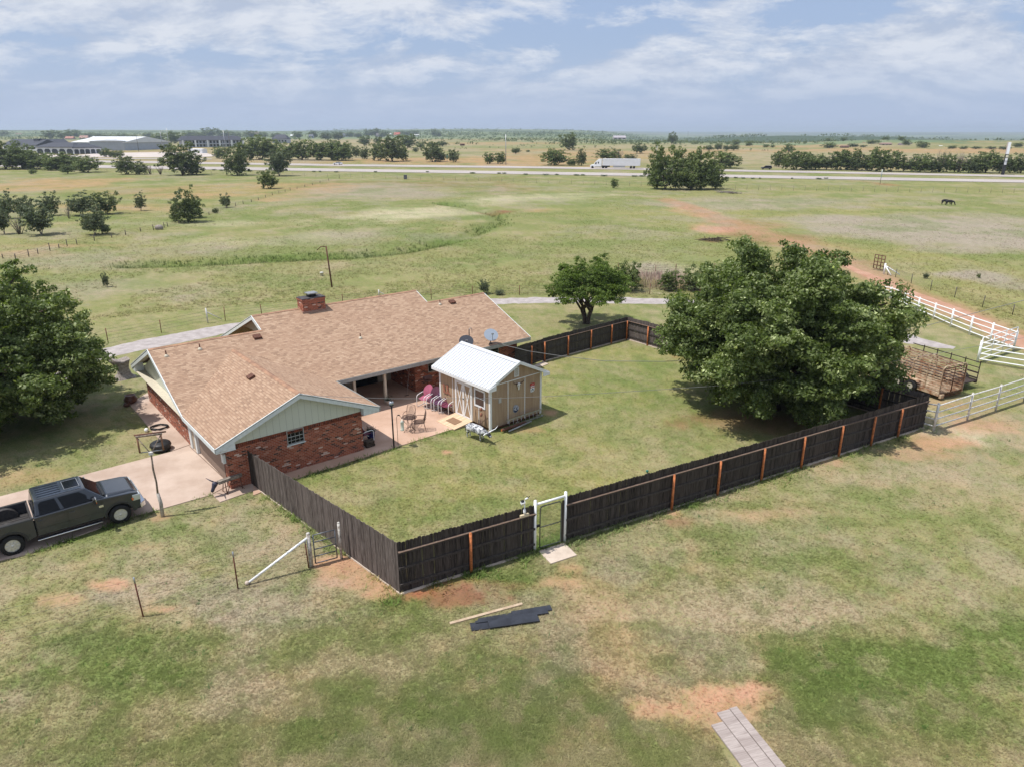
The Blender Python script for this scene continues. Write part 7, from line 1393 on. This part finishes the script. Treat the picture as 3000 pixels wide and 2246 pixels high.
# roadside sage clumps
for i, (x, y, w_) in enumerate(sorted([(1385,508,20),(1462,509,14),(1478,509,16),(1252,505,12),(1100,505,12),(1540,512,18),(1598,513,22),(1632,513,14),(1690,514,22),(1708,514,16),(1770,516,24),(1858,517,22),(1880,517,20),(985,505,18),(938,504,10),(920,504,16),(826,503,12),(730,502,22),(650,500,18),(627,499,16),(556,498,10),(2105,521,16),(2130,522,18),(2155,522,14),(2178,523,16),(2205,524,16),(2320,524,8),(2400,525,20),(2420,524,14),(2226,524,10)])):
    put('S', x, y+1, y-3, w_*.8, 'low grey-green sage clump on the near highway verge, %s from the left' % nth(i), 'shrub', 'sage_clump', 'sage clumps along the near highway verge')
# tall grass in the creek bed, weeds in the fields, lawn grass
avoid = [poly_w(DRIVE), poly_w(WALK), poly_w(PATIO), np.array([tuple(hw(u, v)[:2]) for u, v in ((0, 0), (FW, 0), (FW, 5.4), (20.9, 5.4), (20.9, 14.2), (0, 14.2))]), np.array([tuple(sw_(a, b)[:2]) for a, b in ((0, 0), (SW, 0), (SW, SLN), (0, SLN))]), poly_w([(1577,1615),(1652.7,1590),(1690,1627),(1614,1652)]), poly_w([(2072,2108),(2099,2092),(2158,2071),(2320,2270),(2150,2270)]), poly_w([(1379,1826),(1615,1779),(1616,1790),(1500,1830),(1385,1846)])]
tufts('grass', 520000, 11.5, 72, .03, .07, .22, 3, 3, avoid=avoid, tint=np.array([1.16, 1.13, 1.12]), lean=2.2)
tufts('weeds', 2200, 12, 60, .06, .13, .16, 4, 7, avoid=avoid, tint=np.array([.55, .85, .60]), keep=lambda x, y, g: (fbm(x, y, .35, 3, 50) > .56) & ~inside(YARD, x, y), lean=1.2)
tufts('field_grass', 120000, 68, 240, .08, .20, .25, 5, 3, avoid=avoid, tint=np.array([1.0, 1.0, .95]), keep=lambda x, y, g: (fbm(x, y, .08, 4, 51) > .42), lean=2.0)
def near_creek(lo, hi): return lambda x, y, g: (lambda d: (d[0] < g.uniform(lo, hi, len(x))) & (fbm(x, y, .12, 3, 60) > .40+.10*(d[1] > 6)))(dist_line(CREEK, x, y))
tufts('creek_reeds', 110000, 75, 190, .18, .5, .12, 6, 4, keep=near_creek(0, 3.6), tint=np.array([.92, 1.05, .85]))
rw = G(1940, 825); tufts('dry_reeds', 90000, 50, 85, .4, .9, .05, 7, 5, keep=lambda x, y, g: np.hypot((x-rw.x)/3.6, (y-rw.y)/4.5) < 1, tint=np.array([1.25, 1.05, 1.1]))

FL = [(np.array([Aw[:2], Bw[:2]]), .35), (np.array([Cw[:2], Aw[:2]]), .30), (np.array([G(*p)[:2] for p in ((742,1452),(851,1408),(1050,1345.6),(1174.8,1306),(1332,1256))]), .16), (np.array([G(*p)[:2] for p in ((80,1625),(240,1566),(456,1496),(622,1449))]), .16)]
def by_fence(x, y, g):
    ok = np.zeros(len(x), bool)
    for L_, w_ in FL: ok |= dist_line(L_, x, y)[0] < np.abs(g.normal(0, w_, len(x)))
    return ok & (fbm(x, y, .9, 3, 71) > .42)
tufts('edge_weeds', 600000, 17, 44, .07, .20, .14, 9, 4, avoid=avoid, tint=np.array([.82, 1.08, .72]), keep=by_fence, lean=1.4)
# ================================================================ far buildings, poles, signs
FM = {}
def fm(c, r=.7):
    if c not in FM: FM[c] = mat('far_paint_%d' % len(FM), c, r, var=.06, vscale=.3)
    return FM[c]
def gbuild(name, label, a, b, wall, rise, dep, wc, rc, hip=.0, nwin=0, arches=0, over=.6, doors=0, cat='building', two=False, gable_end=False):
    A, B = G(*a), G(*b); A.z = B.z = 0; L = (B-A).length; rz = atan2((B-A).y, (B-A).x); m_ = px2m(*a); Hw = wall*m_; Hr = rise*m_*1.35; t = thing(name, label, cat, A, rz)
    m = MB(); m.b2(0, L, 0, dep, 0, Hw)
    if not hip: m.prism([(0, Hw), (dep, Hw), (dep/2, Hw+Hr)], L, lambda p: Vector((p.z, p.x, p.y)))
    m.build('wall', fm(wc), t); o = over; h = hip*dep/2
    roof = MB(); z = Hw+.02; V_ = [(-o,-o,z),(L+o,-o,z),(L+o,dep+o,z),(-o,dep+o,z),(h,dep/2,z+Hr),(L-h,dep/2,z+Hr)]; V_ += [(x, y, zz-.35) for x, y, zz in V_[:4]]
    roof.add(V_, [(0,1,5,4),(2,3,4,5),(1,2,5),(3,0,4),(0,6,7,1),(1,7,8,2),(2,8,9,3),(3,9,6,0),(9,8,7,6)]); roof.build('roof', fm(rc), t)
    if nwin:
        for lv in ((.28, .72),) if not two else ((.10, .42), (.58, .92)):
            for i in range(nwin):
                x0 = L*(i+.18)/nwin; x1 = L*(i+.74)/nwin; MB().b2(x0, x1, -.05, .02, Hw*lv[0], Hw*lv[1]).build('window', MT['darkglass'], t)
    if arches:
        for i in range(arches):
            x0 = L*(i+.10)/arches; x1 = L*(i+.90)/arches; c = (x1-x0)*.2; z1_ = Hw*.72
            MB().prism([(x0, 0.05), (x1, 0.05), (x1, z1_-c), (x1-c, z1_), (x0+c, z1_), (x0, z1_-c)], .08, lambda p: Vector((p.x, -.06+p.z, p.y))).build('arched_opening', fm((.035,.04,.045)), t)
    return t, L, Hw
WTE, DKR = (.66,.68,.72), (.04,.044,.06)
gbuild('hotel_wing', 'white building with arched bays and dark hipped roof, left part', (108.5,451), (217,452), 19, 9, 16, WTE, DKR, .8, arches=5)
gbuild('hotel_wing', 'white building with arched bays and dark roof, right part', (218,452), (298,450.6), 18, 8, 16, WTE, DKR, .8, arches=5)
t, L, Hw = gbuild('hotel_building', 'long white building with dark gable roof and little tower at far left', (10,440), (110,443), 15, 11, 18, WTE, DKR, nwin=6)
m_ = px2m(80, 440); m = MB(); m.b2(L*.72, L*.86, 6, 12, Hw, Hw+17*m_); m.build('tower', fm(DKR), t)
gbuild('hotel_building', 'dark roofed building with two small dormers behind the arched wing', (95,432), (205,430), 10, 9, 16, WTE, DKR, nwin=5)
t, L, Hw = gbuild('metal_hall', 'long pale hall with light metal roof and glazed front', (215,440), (366,441.5), 22, 11, 50, (.36,.40,.47), (.62,.64,.66), nwin=6)
for i in range(8): MB().b2(L*.30+i*L*.04, L*.31+i*L*.04, -.1, 0, 1, Hw*.8).build('mullion', fm((.7,.72,.75)), t)
gbuild('metal_hall', 'grey annex with dark hip roof at the right end of the pale hall', (405,438), (467,436), 20, 8, 22, (.36,.40,.46), DKR, .7, nwin=4)
gbuild('metal_hall', 'grey gable wall section between the pale hall and its annex', (367,441.5), (404,439), 26, 3, 26, (.36,.40,.46), (.42,.44,.47), nwin=3)
t, L, Hw = gbuild('motel', 'long two-storey motel with dark roof and white pillars', (534,433), (712,431), 20, 9, 14, (.40,.42,.47), DKR, .3, nwin=18, two=True, over=1.5)
MB().b2(0, L, -1.4, 0, Hw*.48, Hw*.52).build('balcony', fm((.6,.62,.66)), t)
for i in range(6): x = L*(i+.02)/5.05; MB().b2(x, x+1.6, -1.6, -.8, 0, Hw).build('pillar', fm((.72,.74,.78)), t)
gbuild('motel', 'dark roofed motel end peeping over the grove', (798,420), (842,420), 12, 9, 16, (.40,.42,.47), DKR, .5, nwin=5)
gbuild('container', 'white trailer box parked by the motel driveway', (551,449), (593,449.5), 11, 1, 5, (.70,.72,.74), (.72,.73,.75), over=.1, cat='container')
for i, (a, b, y, wl, rs, wc, rc, lab) in enumerate([(726,757,401,5,6,(.55,.45,.42),(.40,.28,.26),'far pink roofed house above the motel roof'),(851,863,404,5,3,(.7,.72,.74),(.7,.72,.74),'tiny white far house right of the motel'),(905,918,406,7,3,(.3,.33,.38),(.12,.13,.16),'small grey far shed between the grove and the skyline trees'),
   (1001,1018,402,4,4,(.3,.33,.38),(.07,.08,.11),'small far house with dark blue roof at the left end of the village'),(1036,1054,402,4,4,(.34,.36,.42),(.08,.08,.11),'far house with a long dark roof in the village'),(1102,1122,402,4,5,(.5,.48,.46),(.10,.09,.10),'far house with dark steep roof in the village'),(1132,1146,400,5,2,(.75,.76,.78),(.75,.76,.78),'tiny white building in the village beside the red roof'),(1154,1172,399,3,5,(.55,.3,.25),(.50,.09,.06),'small red roofed building in the far village'),(1210,1229,401,4,2,(.75,.76,.78),(.7,.7,.7),'long low white building at the right end of the village'),
   (1348,1361,428,5,1,(.16,.06,.04),(.14,.06,.04),'rusty box shed alone in the brown pasture'),(1798,1834,409,5,4,(.45,.42,.44),(.38,.35,.38),'far mauve house on the rise beyond the semi truck'),(2583,2612,430,8,2,(.50,.40,.34),(.30,.20,.17),'tan flat farmhouse in the far right pasture'),(2528,2545,426,4,3,(.35,.15,.12),(.30,.10,.08),'small red barn left of the tan farmhouse'),(2634,2648,430,5,3,(.30,.24,.26),(.16,.12,.14),'small brown house right of the tan farmhouse'),(2660,2672,429,4,4,(.4,.35,.33),(.12,.10,.10),'small dark roofed hut furthest right of the farm'),(2466,2487,434,4,2,(.20,.12,.09),(.16,.09,.07),'low rust brown shed in the right pasture'),(2752,2762,432,2,2,(.75,.76,.78),(.75,.76,.78),'tiny white shed at the edge of the dark right hill'),
   (190,214,409,3,4,(.4,.3,.27),(.36,.16,.12),'red roofed far house behind the left skyline trees'),(232,256,408,3,5,(.45,.36,.33),(.36,.20,.17),'brown roofed far house beside the white radar ball'),(44,62,399,3,3,(.3,.18,.15),(.20,.10,.09),'small brown far house on the left skyline'),(176,186,428,4,1,(.16,.16,.17),(.10,.1,.1),'x')][:-1]):
    gbuild('far_house', lab, (a, y), (b, y), wl, rs, (b-a)*px2m(a, y)*.6, wc, rc, .0, nwin=3, over=.4, cat='house')
g = G(277, 412); m_ = px2m(277, 412); t = thing('radome', 'white dome standing behind the pale metal hall', 'dome', g); MB().ball((0, 0, 3.0*m_), 8.5*m_, 20, 12).build('dome', fm((.78,.80,.82)), t); MB().b2(-3*m_, 3*m_, -3*m_, 3*m_, -2, 1*m_).build('base', fm((.5,.5,.5)), t)
PL = [(0,452),(90,452),(215,456),(300,449),(520,446),(600,448),(640,458),(560,462),(300,461),(60,463),(-60,460)]
o = slab('parking_lot', PL, mat('pale_lot', (.50,.44,.40), .95, var=.15, vscale=.05), .05)
slab('frontage_road', [(-60,463.5),(300,466),(620,468),(620,466),(300,463.8),(-60,461.5)], MT['asph'], .10)
# poles
def pole(name, label, px, py, ytop, r=.16, arm=0, mt='galv', cat='pole', group=None, cross=False):
    g = G(px, py); h = height_at(px, py, ytop); t = thing(name, label, cat, g, 0, group); MB().tube([(0,0,0),(0,0,h)], [r, r*.7], 8).build('shaft', MT[mt], t)
    if arm: MB().tube([(0,0,h-.1),(arm*.5,0,h+.25),(arm,0,h+.2)], r*.5, 6).build('arm', MT[mt], t); MB().box((arm*1.15,0,h+.18), (1.0,.35,.2)).build('lamp_head', MT[mt], t)
    if cross: MB().bar((-1.3,0,h-.8),(1.3,0,h-.8),.16,.18).build('crossarm', MT[mt], t)
    return t
MT['polewood'] = mat('utility_pole_wood', (.12,.10,.085), .9)
pole('light_pole', 'tall grey light pole beyond the highway in the middle of the brown pasture', 1482, 483, 394, .2); pole('light_pole', 'tall grey light pole rising behind the near grove', 1922, 478, 417, .2); pole('light_pole', 'grey light pole standing left of the motel pillars', 497, 440, 376, .22); pole('light_pole', 'grey light pole with double head beside the annex', 478, 444, 386, .22, 2.0)
pole('light_pole', 'pale light pole in front of the motel', 664, 466, 382, .22); pole('light_pole', 'dark thin pole in front of the motel, right of the pale one', 677, 458, 387, .18, mt='polewood'); pole('light_pole', 'dark pole at the corner of the pale hall', 407, 446, 396, .16, mt='polewood')
for px, y, yt, lab in ((107.6,408,382,'wooden utility pole on the left skyline behind the hotel tower'),(72,404,386,'thin far utility pole at far left skyline'),(146,404,383,'thin far utility pole behind the hotel roof'),(331,405,388,'wooden utility pole behind the pale hall roof'),(596,400,375,'wooden utility pole behind the motel roof'),(409,402,389,'small far utility pole behind the annex'),(1510,402,391,'tiny far utility pole on the middle plain'),(2015,405,385,'tiny far utility pole right of the light pole'),(1738,424,399,'far utility pole above the semi truck')):
    pole('utility_pole', lab, px, y, yt, .22, mt='polewood', cross=True, cat='utility pole')
SG = mat('sign_green', (.02,.20,.17), .4); SG2 = mat('sign_green_edge', (.35,.55,.50), .4)
g = G(2578, 540); h = height_at(2578, 540, 497); t = thing('road_sign', 'stack of green road sign panels on two posts seen edge-on before the highway', 'sign', g, 1.15)
for x in (-.55, .55): MB().tube([(x,0,0),(x,0,h-.1)], .06, 6).build('post', MT['galv'], t)
for i, c in enumerate((SG2, SG, SG)): MB().b2(-.95, .95, -.07, 0, h-.62-i*.66, h-i*.66-.04).build('panel', c, t)
g = G(1310, 474); h = height_at(1310, 474, 452); t = thing('road_sign', 'small dark green road sign beyond the far highway lanes', 'sign', g, 1.3); MB().tube([(0,0,0),(0,0,h)], .09, 6).build('post', MT['galv'], t); MB().b2(-.9,.9,-.09,0,h*.35,h).build('panel', SG, t)
g = G(1188, 526); t = thing('utility_box', 'small dark box on the boundary fence in the middle', 'box', g); MB().b2(-.5,.5,-.4,.4,0,1.3).build('cabinet', fm((.12,.12,.14)), t); MB().b2(-.55,.55,-.45,.45,1.3,1.38).build('lid', fm((.2,.2,.22)), t)
g = G(2937, 513); m_ = px2m(2937, 513); H_ = height_at(2937, 513, 417); t = thing('pylon_sign', 'tall black pylon sign with white panel beyond the highway at the right edge', 'sign', g, 1.05)
MB().b2(-.8, .8, -.5, .5, 0, H_*.72).build('pylon', MT['black'], t); MB().b2(-1.3, 1.3, -.45, .45, H_*.64, H_).build('main_panel', fm((.80,.83,.86)), t); MB().b2(-1.35, 1.35, .451, .55, H_*.64, H_).build('panel_back', fm((.55,.45,.42)), t)
for i, (z0, z1_, w_, c) in enumerate(((.54,.615,1.1,(.60,.58,.46)),(.435,.52,1.05,(.66,.68,.70)),(.315,.42,.75,(.66,.68,.70)))): MB().b2(-w_-.2, w_-.2, -.42, .30, H_*z0, H_*z1_).build('panel', fm(c), t); 
for z0, w_ in ((.46,.5),(.35,.25)): MB().b2(-w_-.2, w_-.2, -.44, -.421, H_*z0, H_*(z0+.04)).build('panel_marking', MT['black'], t)
letters('DRIVE IN', .0, t, (0,0,0), MT['black']) if False else None
# brush piles
def pile(label, px, py, w_, mt, seed):
    g = G(px, py); t = thing('brush_pile', label, 'brush pile', g); r = random.Random(seed); m = MB()
    for i in range(46): a = r.uniform(0, 6.28); q = Vector((r.gauss(0, w_*.3), r.gauss(0, w_*.22), r.uniform(.05, .4))); d = Vector((cos(a), sin(a), r.uniform(-.15, .25)))*r.uniform(.3, .9)*w_*.4; m.tube([q-d, q+d], [.05, .02], 4)
    m.build('branches', MT[mt], t)
pile('heap of pale cut branches beside the near grove', 2120, 565, 3.6, 'deadwood', 1); pile('second darker heap of branches right of the pale one', 2146, 568, 2.4, 'barkgrey', 2); pile('low dark heap of old brush in the pasture below the grove', 2090, 706, 3.2, 'bark', 3)
g = G(467, 673); t = thing('boulder', 'pale rock lying by the diagonal field fence', 'rock', g); MB().ball((0,0,.3), .6, 9, 6, (1.2,.9,.8)).build('rock', MT['deadwood'], t)
# long wall of hills is part of the ground; haze fills the air between
hz = MB(); hz.b2(-17500, 17500, -6000, 17500, -42, 60); ho = hz.build('haze', None); ho.data.materials.clear(); tag(ho, kind='stuff')
hm = bpy.data.materials.new('haze_air'); hm.use_nodes = True; ht = hm.node_tree; ht.nodes.clear(); pv = N(ht, 'ShaderNodeVolumePrincipled'); pv.inputs['Color'].default_value = (.74,.86,1.0,1); pv.inputs['Density'].default_value = 1.45e-4; pv.inputs['Anisotropy'].default_value = 0.2
ov = N(ht, 'ShaderNodeOutputMaterial'); Lk(ht, pv.outputs[0], ov.inputs[1]); ho.data.materials.append(hm)
tag(ground)
